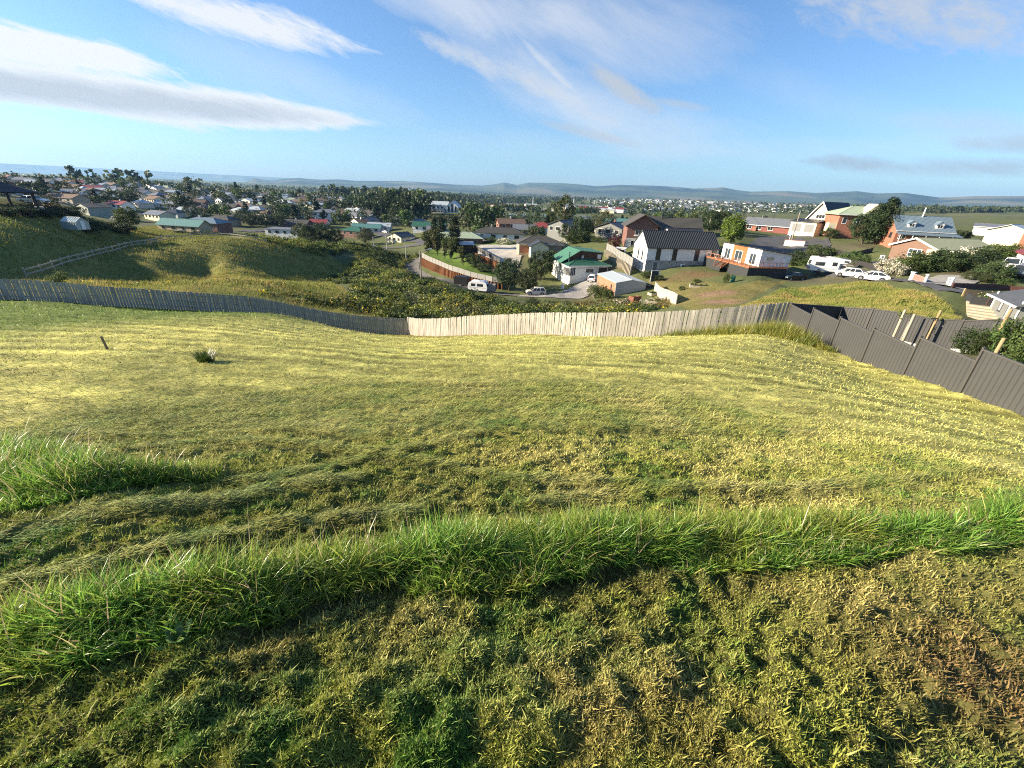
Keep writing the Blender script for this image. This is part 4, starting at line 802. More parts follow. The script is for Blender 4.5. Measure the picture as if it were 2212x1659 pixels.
# --- named trees and shrubs: kind, u, foot v, top v, distance, label, width factor
SPECIAL = [
    ('dark', 1098, 613, 548, 100, 'dark dense tree on the left of the pair before the green roofed house', 0.9), ('dark', 1140, 618, 565, 96, 'rounder dark green tree in front of the white bay window', 0.95),
    ('dark', 1168, 602, 540, 110, 'tallest dark tree behind the pair beside the green roofed house', 0.85), ('round', 1190, 596, 552, 116, 'small pale green tree against the green roof', 0.8),
    ('vase', 925, 560, 508, 150, 'feathery upright tree at the head of the lawn behind the retaining wall', 1.25), ('vase', 945, 563, 510, 143, 'second feathery tree on the lawn with its foot on the bank', 1.1), ('vase', 961, 566, 519, 135, 'slim upright tree on the bright lawn beside the long wall', 0.85), ('vase', 974, 572, 520, 128, 'narrow upright tree on the middle of the bright lawn', 0.8), ('vase', 1000, 578, 536, 121, 'last slim tree on the lawn by the garden steps', 0.75),
    ('cypress', 983, 555, 488, 146, 'tall dark cypress column standing behind the lawn trees', 1.5), ('cypress', 955, 545, 490, 168, 'pair partner cypress behind the pale green roof', 1.5), ('cypress', 940, 540, 487, 175, 'bright edged cypress beside the white red house', 1.3),
    ('bright', 1577, 526, 466, 122, 'round yellow green tree at the edge of the turning circle', 1.05), ('dark', 1528, 512, 468, 142, 'dark bushy tree behind the yellow green one', 1.0), ('dark', 1552, 508, 466, 150, 'dark tree between the sloping pole and the round tree', 0.9),
    ('dark', 1862, 524, 462, 110, 'broad dark tree leaning over the lawn before the dormer house', 1.0), ('conifer', 1905, 500, 414, 112, 'tallest dark conifer beside the brick house with dormers', 1.5), ('dark', 1890, 520, 440, 110, 'dark tree merging below the tall conifer', 0.8),
    ('dark', 2083, 503, 472, 118, 'dark round tree off the right end of the dormer house', 1.0), ('maple', 1326, 542, 512, 128, 'dark red maple below the brick house', 0.75),
    ('olive', 1305, 520, 470, 165, 'tall pale blossoming tree behind the red maple', 0.8), ('dark', 1252, 535, 482, 150, 'wide dark tree beside the grey modern house', 0.95), ('dark', 1222, 530, 492, 156, 'lower dark tree under the grey modern house', 0.9), ('olive', 1280, 515, 478, 185, 'olive green tree behind the wide dark one', 0.9),
    ('poplar', 1216, 505, 440, 215, 'tallest pale poplar rising over the river', 1.3), ('poplar', 1192, 500, 448, 225, 'second pale poplar left of the tallest', 1.1), ('conifer', 1342, 485, 464, 260, 'dark conifer pair by the river bank', 1.3), ('conifer', 1352, 484, 467, 262, 'smaller dark conifer of the river bank pair', 1.3), ('conifer', 1180, 512, 478, 200, 'small dark conifer below the poplars', 1.2),
    ('yellow', 1151, 502, 484, 195, 'golden yellow tree beside the red roofed bungalow', 1.0), ('yellow', 1064, 505, 493, 200, 'small golden bush beside the dark roofed white house', 1.1), ('olive', 1083, 500, 484, 190, 'pale round tree near the parked truck', 1.0),
    ('round', 277, 490, 444, 118, 'large olive green tree alone on the left slope', 1.25), ('olive', 790, 530, 498, 190, 'weeping pale green willow before the green roofed brick house', 1.2),
    ('bright', 770, 455, 438, 330, 'bright lime tree among the dark hill trees', 1.1), ('dark', 700, 532, 490, 160, 'large dark tree right of the white angular house', 1.15), ('olive', 655, 530, 492, 165, 'dusty olive tree beside the white angular house', 0.9), ('dark', 668, 536, 500, 160, 'dark tree in the clump right of the white house', 1.0), ('dark', 726, 540, 508, 165, 'low dark tree at the right end of the valley clump', 1.1),
    ('dark', 545, 482, 455, 215, 'dark tree on the left of the street clump', 1.3), ('dark', 575, 485, 460, 215, 'dark tree in the middle of the street clump', 1.3), ('dark', 600, 484, 458, 220, 'dark tree on the right of the street clump', 1.2), ('dark', 525, 478, 450, 225, 'dark tree behind the parked van street', 1.1),
    ('dark', 420, 478, 450, 225, 'dark olive tree above the blue roofed house', 1.1), ('dark', 447, 478, 452, 222, 'dark bushy tree right above the blue roofed house', 1.1), ('conifer', 512, 418, 396, 470, 'dark pointed conifer on the left skyline', 1.4), ('conifer', 728, 424, 407, 640, 'dark layered conifer standing above the town trees', 2.0), ('bright', 352, 404, 392, 520, 'light green crown on the left skyline', 1.4),
]
for k, u, v0, v1, R, lb, w in SPECIAL:
    p = atm(u, v0, R); h = hgt(u, v0, v1, p); p = gnd(p.x, p.y); plant(k, p, h, lb, w=w)
SHRUBS = [
    ('shrub', 1765, 560, 536, 97, 'low spreading green shrub on the verge of the turning circle', 1.9), ('darkshrub', 1788, 520, 500, 118, 'dark round shrub beside the white boat', 1.3), ('shrub', 1838, 560, 536, 90, 'bright green shrub behind the black boundary fence', 1.4), ('shrub', 1862, 566, 545, 86, 'brownish green shrub above the black boundary fence', 1.4),
    ('white_flower', 1918, 588, 556, 76, 'shrub covered with white flowers on the road bend', 1.1), ('white_flower', 1935, 592, 566, 74, 'lower white flowering shrub beside the black fence', 1.2), ('shrub', 1965, 590, 548, 76, 'large light green shrub behind the gate post', 1.2), ('darkshrub', 1992, 592, 549, 76, 'tall dark shrub in the middle of the roadside hedge', 1.1), ('darkshrub', 2028, 594, 552, 76, 'dark shrub right of centre in the roadside hedge', 1.3), ('white_flower', 2070, 585, 545, 79, 'cream flowering bush in front of the brown brick house', 1.3), ('darkshrub', 2062, 596, 556, 74, 'dark hedge shrub under the cream flowering bush', 1.4), ('darkshrub', 2100, 592, 552, 78, 'dark shrub at the right end of the roadside hedge', 1.5), ('shrub', 2145, 570, 540, 90, 'big loose green shrub by the garage', 1.8), ('shrub', 2190, 560, 530, 95, 'pale green shrub at the right edge above the garage', 1.6),
    ('clipped', 2089, 608, 589, 68, 'clipped dome bush beside the concrete driveway', 1.15), ('clipped', 2142, 606, 570, 70, 'taller clipped bush beside the white utility truck', 1.3), ('clipped', 2120, 616, 598, 66, 'low clipped bush in front of the taller one', 1.6), ('shrub', 2172, 618, 600, 64, 'loose grey green bush beside the parked grey car', 1.5),
    ('darkshrub', 1716, 578, 552, 92, 'dark purple leaved bush behind the motorhome', 1.2), ('shrub', 1738, 582, 562, 90, 'bright green bush beside the purple leaved one', 1.3), ('shrub', 1700, 580, 566, 92, 'small lime bush behind the white deck house', 1.2),
    ('shrub', 1290, 645, 618, 87, 'sprawling rose bush against the brick side of the shed', 1.2), ('white_flower', 1285, 640, 612, 89, 'pale flowering bush at the back of the shed wall', 1.0), ('shrub', 1310, 655, 632, 84, 'tall weedy bush at the front corner of the shed', 0.9),
    ('darkshrub', 1150, 665, 648, 72, 'dark round bush on the orange clay bank', 1.4), ('shrub', 1385, 565, 548, 118, 'tangled bush between the timber fence and the white house', 1.5), ('shrub', 1400, 590, 574, 96, 'dry bush at the corner of the white house', 1.6), ('darkshrub', 1425, 592, 580, 93, 'small dark bush under the grey basement door', 1.4), ('shrub', 1508, 594, 585, 88, 'small green bush alone on the lawn below the deck', 1.4), ('shrub', 1477, 606, 597, 83, 'tiny bush in the lawn left of the garden bed', 1.3),
    ('shrub', 1245, 527, 510, 152, 'lime green hedge behind the green roofed house', 3.0), ('shrub', 1262, 525, 508, 150, 'round peach tinted shrub in the lime hedge', 1.2), ('white_flower', 1217, 535, 516, 140, 'peach flowering shrub at the dark roof corner', 1.2), ('shrub', 1290, 530, 517, 145, 'green shrub at the right end of the lime hedge', 1.6),
    ('white_flower', 1090, 528, 517, 158, 'row of pale flowering shrubs at the yard edge', 2.6), ('shrub', 1060, 524, 512, 165, 'low hedge shrub left of the pale flowering ones', 2.0), ('shrub', 1012, 545, 530, 146, 'tangled shrub by the garden shelter', 1.5), ('darkshrub', 1022, 575, 556, 124, 'dark plants inside the timber garden wall', 1.6), ('darkshrub', 1045, 590, 572, 115, 'dark bush at the end of the garden path', 1.4), ('darkshrub', 1030, 585, 568, 119, 'dark green bush beside the white garden post', 1.2),
    ('shrub', 132, 612, 580, 58, 'pale yellow green sapling leaning over the left fence', 0.9), ('darkshrub', 200, 503, 478, 100, 'dark mass of shrubs behind the greenhouse', 2.0), ('darkshrub', 165, 485, 468, 108, 'dark shrub above the greenhouse', 2.2), ('darkshrub', 272, 508, 484, 108, 'round dark shrub below the large olive tree', 1.4), ('darkshrub', 245, 500, 482, 110, 'dark shrub joining the olive tree bed', 1.6), ('olive', 110, 448, 425, 120, 'grey green tree in front of the long brown roof', 1.3), ('darkshrub', 100, 470, 452, 96, 'dark shrub under the pavilion lawn', 2.2), ('darkshrub', 50, 478, 462, 92, 'reddish brown shrub on the bank below the pavilion', 2.6), ('darkshrub', 20, 490, 474, 88, 'brown shrub bank at the left edge', 2.6),
    ('darkshrub', 430, 512, 503, 140, 'long low dark hedge across the lower lawn', 3.4), ('darkshrub', 460, 516, 506, 138, 'dark hedge end on the lower lawn', 3.0), ('darkshrub', 390, 506, 498, 145, 'thin dark hedge on the upper lawn', 3.0), ('darkshrub', 490, 524, 516, 132, 'purplish low bed on the lower lawn', 3.6), ('shrub', 421, 508, 496, 142, 'small upright shrub in the lawn hedge', 0.9), ('shrub', 452, 510, 497, 140, 'second upright shrub in the lawn hedge', 0.9),
    ('shrub', 2160, 790, 700, 24.5, 'white flowering climber against the dark back fence', 0.7), ('shrub', 2200, 800, 738, 22.8, 'green leafy bush at the right edge behind the metal fence', 0.8), ('darkshrub', 2085, 775, 722, 26.5, 'dark leafy vine on the back fence', 0.9), ('darkshrub', 2125, 775, 726, 25.8, 'dark leafy vine at the right end of the back fence', 0.9),
]
for k, u, v0, v1, R, lb, w in SHRUBS:
    p = (atm if v0 < 690 else at)(u, v0, R); h = hgt(u, v0, v1, p); p = gnd(p.x, p.y); plant(k, p, h, lb, cat='tree' if k == 'olive' else 'shrub', w=w)

# --- scrub and rough grass: nobody could count it
def scrub(name, polyU, n, s0, s1, cols, label, lc=0.13, per=90, flower=None, seed=0, dens=None):
    P2 = [tuple(atm(*p))[:2] for p in polyU]; x, y = samp(P2, n, dens); s = s0+(s1-s0)*rng.random(n)**1.8; z = gz(x, y)
    f = fbm(x/7, y/7, 90+seed, 3); tot = []; 
    Ps, Cs, Ss, Ax = [], [], [], []
    for i in range(n):
        m = int(per*(0.6+0.8*rng.random())*min(1.6, max(0.4, s[i]/1.2))); d = rng.normal(size=(m, 3)); d[:, 2] = np.abs(d[:, 2])*1.1; d /= np.linalg.norm(d, axis=1)[:, None]
        lob = 0.75+0.35*np.sin(d[:, 0]*4+i)*np.cos(d[:, 1]*5+2*i); rr = (0.55+0.45*rng.random(m)**0.5)*s[i]*lob
        Ps.append(np.array((x[i], y[i], z[i]-0.1))+d*rr[:, None]*np.array((1, 1, 0.95))); Ax.append(d*0.8)
        k = int(np.clip((f[i]-0.25)*2*len(cols)+rng.normal(0, 0.7), 0, len(cols)-1)); c = np.array(cols[k])*(0.7+0.6*rng.random())*(0.7+0.6*rng.random((m, 1)))
        if flower is not None and rng.random() < flower[1]: q = rng.random(m) < flower[2]; c[q] = np.array(flower[0])*(0.7+0.5*rng.random((q.sum(), 1)))
        Cs.append(c); Ss.append(lc*(0.5+0.9*rng.random(m)))
    V, idx, sz, C = leafcards(np.concatenate(Ps), np.concatenate(Ss), np.concatenate(Cs), np.concatenate(Ax), 0.5)
    return tag(link(name, npmesh(name, V, idx, sz, scrubm, C)), label, 'scrub', kind='stuff')
SC_ = [(0.045, 0.07, 0.02), (0.07, 0.10, 0.026), (0.13, 0.165, 0.035), (0.19, 0.21, 0.04), (0.11, 0.125, 0.06), (0.23, 0.23, 0.055)]
scrub('scrub', [(650, 660, 57), (760, 655, 60), (760, 610, 88), (870, 590, 104), (790, 575, 118), (760, 556, 140), (830, 544, 158), (905, 556, 155), (872, 572, 138), (866, 602, 114), (915, 630, 96), (1000, 654, 82), (1110, 668, 73), (1180, 670, 74), (1300, 672, 70), (1370, 662, 74), (1440, 672, 66), (1300, 690, 52), (1100, 694, 50), (940, 696, 52), (840, 690, 52)], 2000, 0.4, 1.7, SC_, 'tangle of gorse, broom and flax filling the gully', 0.17, 100, ((0.62, 0.48, 0.03), 0.09, 0.3), 1)
scrub('scrub', [(690, 606, 100), (745, 580, 120), (770, 560, 134), (800, 560, 126), (860, 590, 106), (830, 630, 82), (770, 620, 90)], 320, 0.5, 1.6, SC_[:4], 'dark scrub at the foot of the left hillside', 0.2, 90, ((0.62, 0.48, 0.03), 0.06, 0.3), 8)
scrub('scrub', [(560, 556, 120), (690, 548, 124), (760, 545, 140), (830, 540, 160), (820, 532, 172), (740, 536, 168), (640, 532, 150), (520, 530, 146)], 260, 0.7, 2.6, SC_[:4], 'dark scrub on the crest below the suburb', 0.24, 90, None, 2)
scrub('scrub', [(540, 660, 56), (640, 676, 56), (760, 690, 54), (700, 650, 62), (600, 634, 66)], 60, 0.3, 0.8, SC_[1:], 'low scrub behind the left fence', 0.14, 90, ((0.65, 0.5, 0.03), 0.12, 0.5), 3)
scrub('scrub', [(130, 612, 62), (300, 612, 60), (420, 606, 62), (560, 604, 66), (700, 612, 72), (640, 622, 64), (430, 620, 58), (200, 618, 58)], 170, 0.3, 1.0, SC_[2:], 'pale weeds and broom along the crest behind the left fence', 0.13, 80, ((0.7, 0.5, 0.03), 0.2, 0.4), 4)
scrub('scrub', [(1180, 655, 82), (1300, 650, 84), (1330, 648, 82), (1460, 655, 76), (1440, 668, 68), (1200, 668, 76)], 200, 0.3, 1.0, [(0.16, 0.12, 0.04), (0.12, 0.13, 0.035), (0.2, 0.15, 0.06), (0.07, 0.09, 0.025)], 'dry weeds on the clay bank below the shed', 0.13, 80, None, 5)
scrub('scrub', [(0, 498, 86), (0, 470, 93), (130, 458, 108), (190, 470, 112), (240, 492, 110), (160, 488, 104), (80, 492, 92)], 150, 0.6, 1.6, [(0.05, 0.045, 0.025), (0.07, 0.06, 0.03), (0.045, 0.06, 0.022)], 'brown and dark shrubs on the bank below the pavilion', 0.2, 90, None, 6)
scrub('scrub', [(920, 482, 335), (1040, 474, 400), (1050, 462, 430), (1065, 476, 400), (1062, 492, 320), (1000, 500, 270), (940, 492, 290)], 150, 1.5, 5, [(0.03, 0.045, 0.02), (0.05, 0.065, 0.025), (0.1, 0.1, 0.04)], 'dark scrub covering the bluff below the church', 0.6, 70, None, 7)
def rough(name, poly, n, L0, L1, W0, W1, cols, label, hm=0.1, patch=5, dn=None):
    x, y = samp(poly, n, dn); u = rng.random(n); f = fbm(x/patch, y/patch, 77, 4); c = mixrows(np.repeat(np.array(cols[0])[None], n, 0), np.array(cols[1]), (f-0.35)*3.2+(u-0.5)*0.5); c = mixrows(c, np.array(cols[2]), (fbm(x/2, y/2, 78, 3)-0.5)*5)*(0.75+0.5*rng.random((n, 1)))
    r = np.hypot(x, y)/70; tall = np.clip(0.5+1.1*fbm(x/1.7, y/1.7, 79, 2), 0.6, 1.4)
    return blades(name, np.stack([x, y, gz(x, y)-0.05], -1), (L0+(L1-L0)*rng.random(n))*tall, (W0+(W1-W0)*rng.random(n))*np.clip(r, 0.6, 2), rng.normal(hm, 0.9, n), rng.uniform(0, 0.5, n), rng.uniform(0.1, 1.0, n), c, roughm, 2, label, twist=rng.uniform(0, 6.28, n))
rough('rough_grass', HAYF2, 60000, 0.2, 0.5, 0.03, 0.07, ((0.27, 0.26, 0.07), (0.17, 0.205, 0.05), (0.33, 0.265, 0.095)), 'tall yellow hay grass on the rounded field beside the road', 0.2, 9)
rough('rough_grass', HILL, 70000, 0.25, 0.6, 0.04, 0.09, ((0.18, 0.19, 0.05), (0.30, 0.25, 0.075), (0.14, 0.17, 0.04)), 'rough seeding grass over the left hillside', 0.2, 12)
rough('rough_grass', BANK, 36000, 0.3, 0.75, 0.03, 0.07, ((0.31, 0.28, 0.08), (0.19, 0.22, 0.055), (0.36, 0.285, 0.11)), 'golden seeding grass on the bank behind the left fence', 0.2, 7)
rough('rough_grass', DLAWN, 16000, 0.05, 0.16, 0.04, 0.08, ((0.17, 0.16, 0.045), (0.24, 0.19, 0.07), (0.13, 0.155, 0.04)), 'patchy brown lawn below the deck house', 0.2, 4)
# ------------------------------------------------------------------ houses
white = mat('white_weatherboard', (0.74, 0.73, 0.69), 0.6, 0.05, 1.5); cream = mat('cream_paint', (0.66, 0.60, 0.42), 0.65, 0.06, 1.5); trim = mat('white_trim', (0.78, 0.77, 0.74), 0.5, 0.04, 2)
whiteb = striped('white_boards', (0.72, 0.72, 0.70), 0.16, 'X', 0.35, 0.6, 0.03, dark=0.86, width=0.08); blockm = brickm('grey_block', (0.33, 0.325, 0.31), (0.26, 0.255, 0.245), 1.3)
brick = brickm('red_brick', (0.15, 0.05, 0.034)); obrick = brickm('orange_brick', (0.29, 0.095, 0.045)); bbrick = brickm('brown_brick', (0.17, 0.085, 0.055), (0.2, 0.21, 0.17)); mbrick = brickm('maroon_brick', (0.2, 0.04, 0.03))
greyw = mat('grey_wall', (0.17, 0.175, 0.165), 0.7, 0.06, 2); greygreen = mat('grey_green_wall', (0.28, 0.30, 0.26), 0.7, 0.08, 1.5); tanw = mat('tan_wall', (0.36, 0.29, 0.2), 0.7, 0.08, 1.5); palew = mat('pale_wall', (0.55, 0.53, 0.48), 0.7, 0.06, 1.5); dkwall = mat('dark_brown_wall', (0.07, 0.045, 0.035), 0.8, 0.12, 2)
cedar = striped('orange_cedar', (0.36, 0.125, 0.045), 0.16, 'Z', 0.4, 0.6, 0.12, dark=0.75, width=0.1); deckm = mat('deck_timber', (0.34, 0.13, 0.055), 0.7, 0.15, 3); dkdeck = mat('dark_skirting', (0.03, 0.032, 0.034), 0.7, 0.1, 2)
r_char = striped('charcoal_roof', (0.045, 0.047, 0.052), 0.42, 'X', 0.9, 0.45, 0.08, dark=0.45, width=0.16); r_grey = striped('grey_roof', (0.16, 0.17, 0.185), 0.3, 'X', 0.5, 0.5, 0.08, dark=0.8); r_dark = striped('dark_tile_roof', (0.075, 0.07, 0.06), 0.28, 'X', 0.7, 0.7, 0.1, dark=0.6)
r_green = striped('green_roof', (0.035, 0.12, 0.075), 0.24, 'X', 0.5, 0.5, 0.16, dark=0.75); r_pgreen = striped('pale_green_roof', (0.34, 0.40, 0.28), 0.3, 'X', 0.5, 0.6, 0.1, dark=0.85); r_blue = striped('blue_grey_roof', (0.14, 0.19, 0.23), 0.3, 'X', 0.5, 0.5, 0.06, dark=0.85); r_pale = striped('pale_iron_roof', (0.42, 0.46, 0.48), 0.26, 'X', 0.5, 0.45, 0.05, dark=0.85)
r_brown = striped('brown_tile_roof', (0.17, 0.11, 0.075), 0.3, 'X', 0.7, 0.8, 0.12, dark=0.7); r_red = striped('red_roof', (0.24, 0.05, 0.045), 0.3, 'X', 0.5, 0.55, 0.1, dark=0.8); r_black = mat('black_roof', (0.022, 0.022, 0.025), 0.55, 0.1, 1.5); r_moss = striped('mossy_roof', (0.33, 0.34, 0.21), 0.28, 'X', 0.4, 0.8, 0.14, dark=0.85); r_teal = striped('teal_roof', (0.10, 0.22, 0.20), 0.3, 'X', 0.5, 0.5, 0.08, dark=0.85)
glass = glassm(); dglass = glassm('dark_glass', (0.02, 0.022, 0.024), 0.12); frame_w = trim; frame_d = mat('dark_frame', (0.05, 0.05, 0.055), 0.4, 0.05, 2); doorm = mat('grey_door', (0.10, 0.105, 0.12), 0.5, 0.05, 2); rollm = striped('roller_door', (0.20, 0.205, 0.2), 0.12, 'Z', 0.6, 0.5, 0.05, dark=0.7)

def slab(m, p, th=0.12, mi=0):   # p: four points of a roof plane, thickened downwards
    b = [Vector(q)-Vector((0, 0, th)) for q in p]; m.hexa([*b, *[Vector(q) for q in p]], mi)
def wall_mesh(L, D, H, sink, kind, rise, m):
    b = MB()
    if kind == 'gx': b.prism([(0, -sink), (D, -sink), (D, H), (D/2, H+rise), (0, H)], 0, L, axis='x')
    elif kind == 'gy': b.prism([(0, -sink), (L, -sink), (L, H), (L/2, H+rise), (0, H)], 0, D, axis='y')
    elif kind == 'mono': b.prism([(0, -sink), (D, -sink), (D, H-rise), (0, H)], 0, L, axis='x')
    else: b.box(0, L, 0, D, -sink, H)
    return b.mesh('wall', m)
def roof_mesh(L, D, H, kind, rise, ov, m, th=0.13, rmat2=None):
    b = MB(); z = H+0.03
    if kind == 'gx':
        k = rise/(D/2); ze = z-ov*k; zr = z+rise
        slab(b, [(-ov, -ov, ze), (L+ov, -ov, ze), (L+ov, D/2, zr), (-ov, D/2, zr)], th); slab(b, [(L+ov, D+ov, ze), (-ov, D+ov, ze), (-ov, D/2+0.004, zr), (L+ov, D/2+0.004, zr)], th)
        b.bar((-ov, D/2, zr+0.01), (L+ov, D/2, zr+0.01), 0.28, 0.05)
    elif kind == 'gy':
        k = rise/(L/2); ze = z-ov*k; zr = z+rise
        slab(b, [(-ov, D+ov, ze), (-ov, -ov, ze), (L/2, -ov, zr), (L/2, D+ov, zr)], th); slab(b, [(L+ov, -ov, ze), (L+ov, D+ov, ze), (L/2+0.004, D+ov, zr), (L/2+0.004, -ov, zr)], th)
        b.bar((L/2, -ov, zr+0.01), (L/2, D+ov, zr+0.01), 0.28, 0.05)
    elif kind == 'hip':
        r = min(L, D)/2+ov; zr = z+rise; a = (-ov, -ov, z); c = (L+ov, -ov, z); d = (L+ov, D+ov, z); e = (-ov, D+ov, z)
        if L >= D: p, q = (-ov+r, D/2, zr), (L+ov-r, D/2, zr); fs = [(a, c, q, p), (c, d, q), (d, e, p, q), (e, a, p)]
        else: p, q = (L/2, -ov+r, zr), (L/2, D+ov-r, zr); fs = [(a, c, p), (c, d, q, p), (d, e, q), (e, a, p, q)]
        for f in fs: b.add(f, [tuple(range(len(f)))])
        b.box(-ov, L+ov, -ov, D+ov, z-0.16, z-0.003)
        for s, t in ((a, p), (e, p if L >= D else q), (c, q if L >= D else p), (d, q), (p, q)): b.bar(Vector(s)+Vector((0, 0, .02)), Vector(t)+Vector((0, 0, .02)), 0.16, 0.05)
    elif kind == 'mono':
        slab(b, [(-ov, -ov, H+0.1+ov*rise/D), (L+ov, -ov, H+0.1+ov*rise/D), (L+ov, D+ov, H+0.1-rise-ov*rise/D), (-ov, D+ov, H+0.1-rise-ov*rise/D)], th)
    elif kind == 'flat': b.box(-ov, L+ov, -ov, D+ov, z, z+0.2)
    return b.mesh('roof', m)
WINCACHE = {}
def window(par, face, L, D, a, z, w, h, cols=2, fm=None, gm=None, off=0.0, name='window', rows=1, frame=0.06):
    """a framed window on face f, l, r or b of a box L by D; pane is a sub part"""
    fm = fm or frame_w; gm = gm or glass; key = (round(w, 2), round(h, 2), cols, rows, fm.name, gm.name, frame)
    if key not in WINCACHE:
        b = MB(); t = frame
        b.box(-w/2, w/2, -0.05, 0, 0, t); b.box(-w/2, w/2, -0.05, 0, h-t, h); b.box(-w/2, -w/2+t, -0.05, 0, t, h-t); b.box(w/2-t, w/2, -0.05, 0, t, h-t); b.box(-w/2-0.04, w/2+0.04, -0.09, 0, -0.05, -0.002)
        for k in range(1, cols): x = -w/2+w*k/cols; b.box(x-t*0.4, x+t*0.4, -0.045, 0, t, h-t)
        for k in range(1, rows): zz = h*k/rows; b.box(-w/2+t, w/2-t, -0.042, 0, zz-t*0.4, zz+t*0.4)
        g = MB(); g.box(-w/2+t*0.6, w/2-t*0.6, -0.022, 0.01, t*0.6, h-t*0.6); WINCACHE[key] = (b.mesh('window', fm), g.mesh('pane', gm))
    fmsh, gmsh = WINCACHE[key]
    loc, rz = {'f': ((a, -off, z), 0), 'l': ((-off, a, z), -math.pi/2), 'r': ((L+off, a, z), math.pi/2), 'b': ((a, D+off, z), math.pi)}[face]
    wdw = child(par, name, fmsh, loc, rz); child(wdw, 'pane', gmsh); return wdw
def chimney(par, x, y, z, h, m=None, w=0.6):
    b = MB(); b.box(x-w/2, x+w/2, y-w/2, y+w/2, z-0.8, z+h); b.box(x-w/2-0.06, x+w/2+0.06, y-w/2-0.06, y+w/2+0.06, z+h, z+h+0.1); b.tube([(x, y, z+h+0.1), (x, y, z+h+0.35)], 0.12, 8); return child(par, 'chimney', b.mesh('chimney', m or brick))
def house(name, label, A, yaw, L, D, H, kind, rise, wm_, rm_, ov=0.45, sink=3.0, cat='house', gutter=True):
    """local frame: x along the front, y away from the viewer, origin at the left front corner"""
    r = empty(name, A, yaw, label, cat); w = child(r, 'wall', wall_mesh(L, D, H, sink, kind, rise, wm_)); rf = child(r, 'roof', roof_mesh(L, D, H, kind, rise, ov, rm_))
    if gutter and kind in ('gx', 'hip', 'mono'):
        b = MB(); zz = H+0.03-(ov*rise/(D/2) if kind == 'gx' else 0)+(0.1+ov*rise/D if kind == 'mono' else 0); b.box(-ov, L+ov, -ov-0.12, -ov-0.005, zz-0.16, zz-0.02); child(rf, 'gutter', b.mesh('gutter', trim))
    return r, w, rf
def box_part(par, name, m, *boxes):
    b = MB()
    for q in boxes: b.box(*q)
    return child(par, name, b.mesh(name, m))
def dish(par, p, r=0.4, rz=0.5):
    b = MB(); n = 14; vs = [(0, 0, 0)]+[(r*math.cos(2*math.pi*k/n), -0.13, r*math.sin(2*math.pi*k/n)) for k in range(n)]; b.add(vs, [(0, 1+k, 1+(k+1) % n) for k in range(n)]); b.add([(x, y-0.02, z) for x, y, z in vs], [(0, 1+(k+1) % n, 1+k) for k in range(n)]); b.bar((0, 0, 0), (0, 0.1, -0.5), 0.05); b.bar((0, -0.1, -r), (0, -0.5, 0), 0.03); return child(par, 'dish', b.mesh('dish', mat('dish_grey', (0.5, 0.5, 0.5), 0.5, 0.05)), p, rz)
def heatpump(par, p, rz=0.0):
    b = MB(); b.box(-0.45, 0.45, -0.32, 0, 0, 0.75); f = MB(); f.tube([(0.1, -0.33, 0.38), (0.1, -0.34, 0.38)], 0.28, 16); o = child(par, 'heat_pump', b.mesh('heat_pump', trim), p, rz); child(o, 'fan', f.mesh('fan', frame_d)); return o

# 1 the long white gabled house
A = at(1391.9, 583.8, 100); yw = R_(7.6)
h, w, rf = house('gabled_house', 'long white gabled house with ribbed charcoal roof on a grey block base', A, yw, 16.6, 7.9, 5.05, 'gx', 3.1, whiteb, r_char, 0.25, 1.0, gutter=False)
b = MB(); b.box(-0.03, 16.63, -0.06, -0.004, -1.5, 2.2); child(h, 'block_base', b.mesh('block_base', blockm))
for x in (2.6, 6.4, 11.6, 15.6): window(h, 'f', 16.6, 7.9, x, 2.3, 1.05, 2.35, 1, frame_d, dglass)
for y in (2.4, 4.7): window(h, 'l', 16.6, 7.9, y, 2.0, 0.6, 2.2, 1, frame_d, dglass, rows=2)
d_ = box_part(h, 'door', doorm, (1.75, 2.75, -0.11, -0.064, -0.25, 1.75)); box_part(d_, 'handle', trim, (1.85, 1.9, -0.15, -0.11, 0.7, 0.85)); box_part(h, 'door_frame', frame_w, (1.67, 1.745, -0.1, -0.062, -0.25, 1.82), (2.755, 2.83, -0.1, -0.062, -0.25, 1.82))
for x in (0.7, 3.5, 5.3, 7.0, 10.4, 12.2): box_part(h, 'vent', frame_d, (x, x+0.4, -0.075, -0.06, 1.75, 1.92))
for y in (1.0, 3.0, 5.0, 6.6): box_part(h, 'vent', frame_d, (-0.02, 0.01, y, y+0.3, 1.2, 1.36))
heatpump(h, (8.6, -0.06, 0.8)); b = MB()
for k in range(40): b.box(-0.2+k*0.42, -0.15+k*0.42, -0.2, 0, 0, 0.05)
bm2 = MB(); sl_ = math.atan2(3.1, 3.95)
for k in range(41):
    x = -0.2+k*0.425; bm2.hexa([(x-.03, -0.25, 5.08-0.196), (x+.03, -0.25, 5.08-0.196), (x+.03, 3.95, 8.18), (x-.03, 3.95, 8.18), (x-.03, -0.25, 5.17-0.196), (x+.03, -0.25, 5.17-0.196), (x+.03, 3.95, 8.27), (x-.03, 3.95, 8.27)])
child(rf, 'roof_rib', bm2.mesh('roof_rib', mat('charcoal_rib', (0.06, 0.062, 0.068), 0.45, 0.05))); box_part(rf, 'bargeboard', frame_d, (-0.29, 17.0, -0.36, -0.26, 4.7, 4.9))
# garage block behind it and its low roof
house('garage', 'dark ribbed roof wing behind the right end of the long white house', h.matrix_basis @ Vector((9.2, 8.4, 4.2)), yw, 8.6, 6, 2.4, 'gx', 1.7, whiteb, r_char, 0.2, 5)
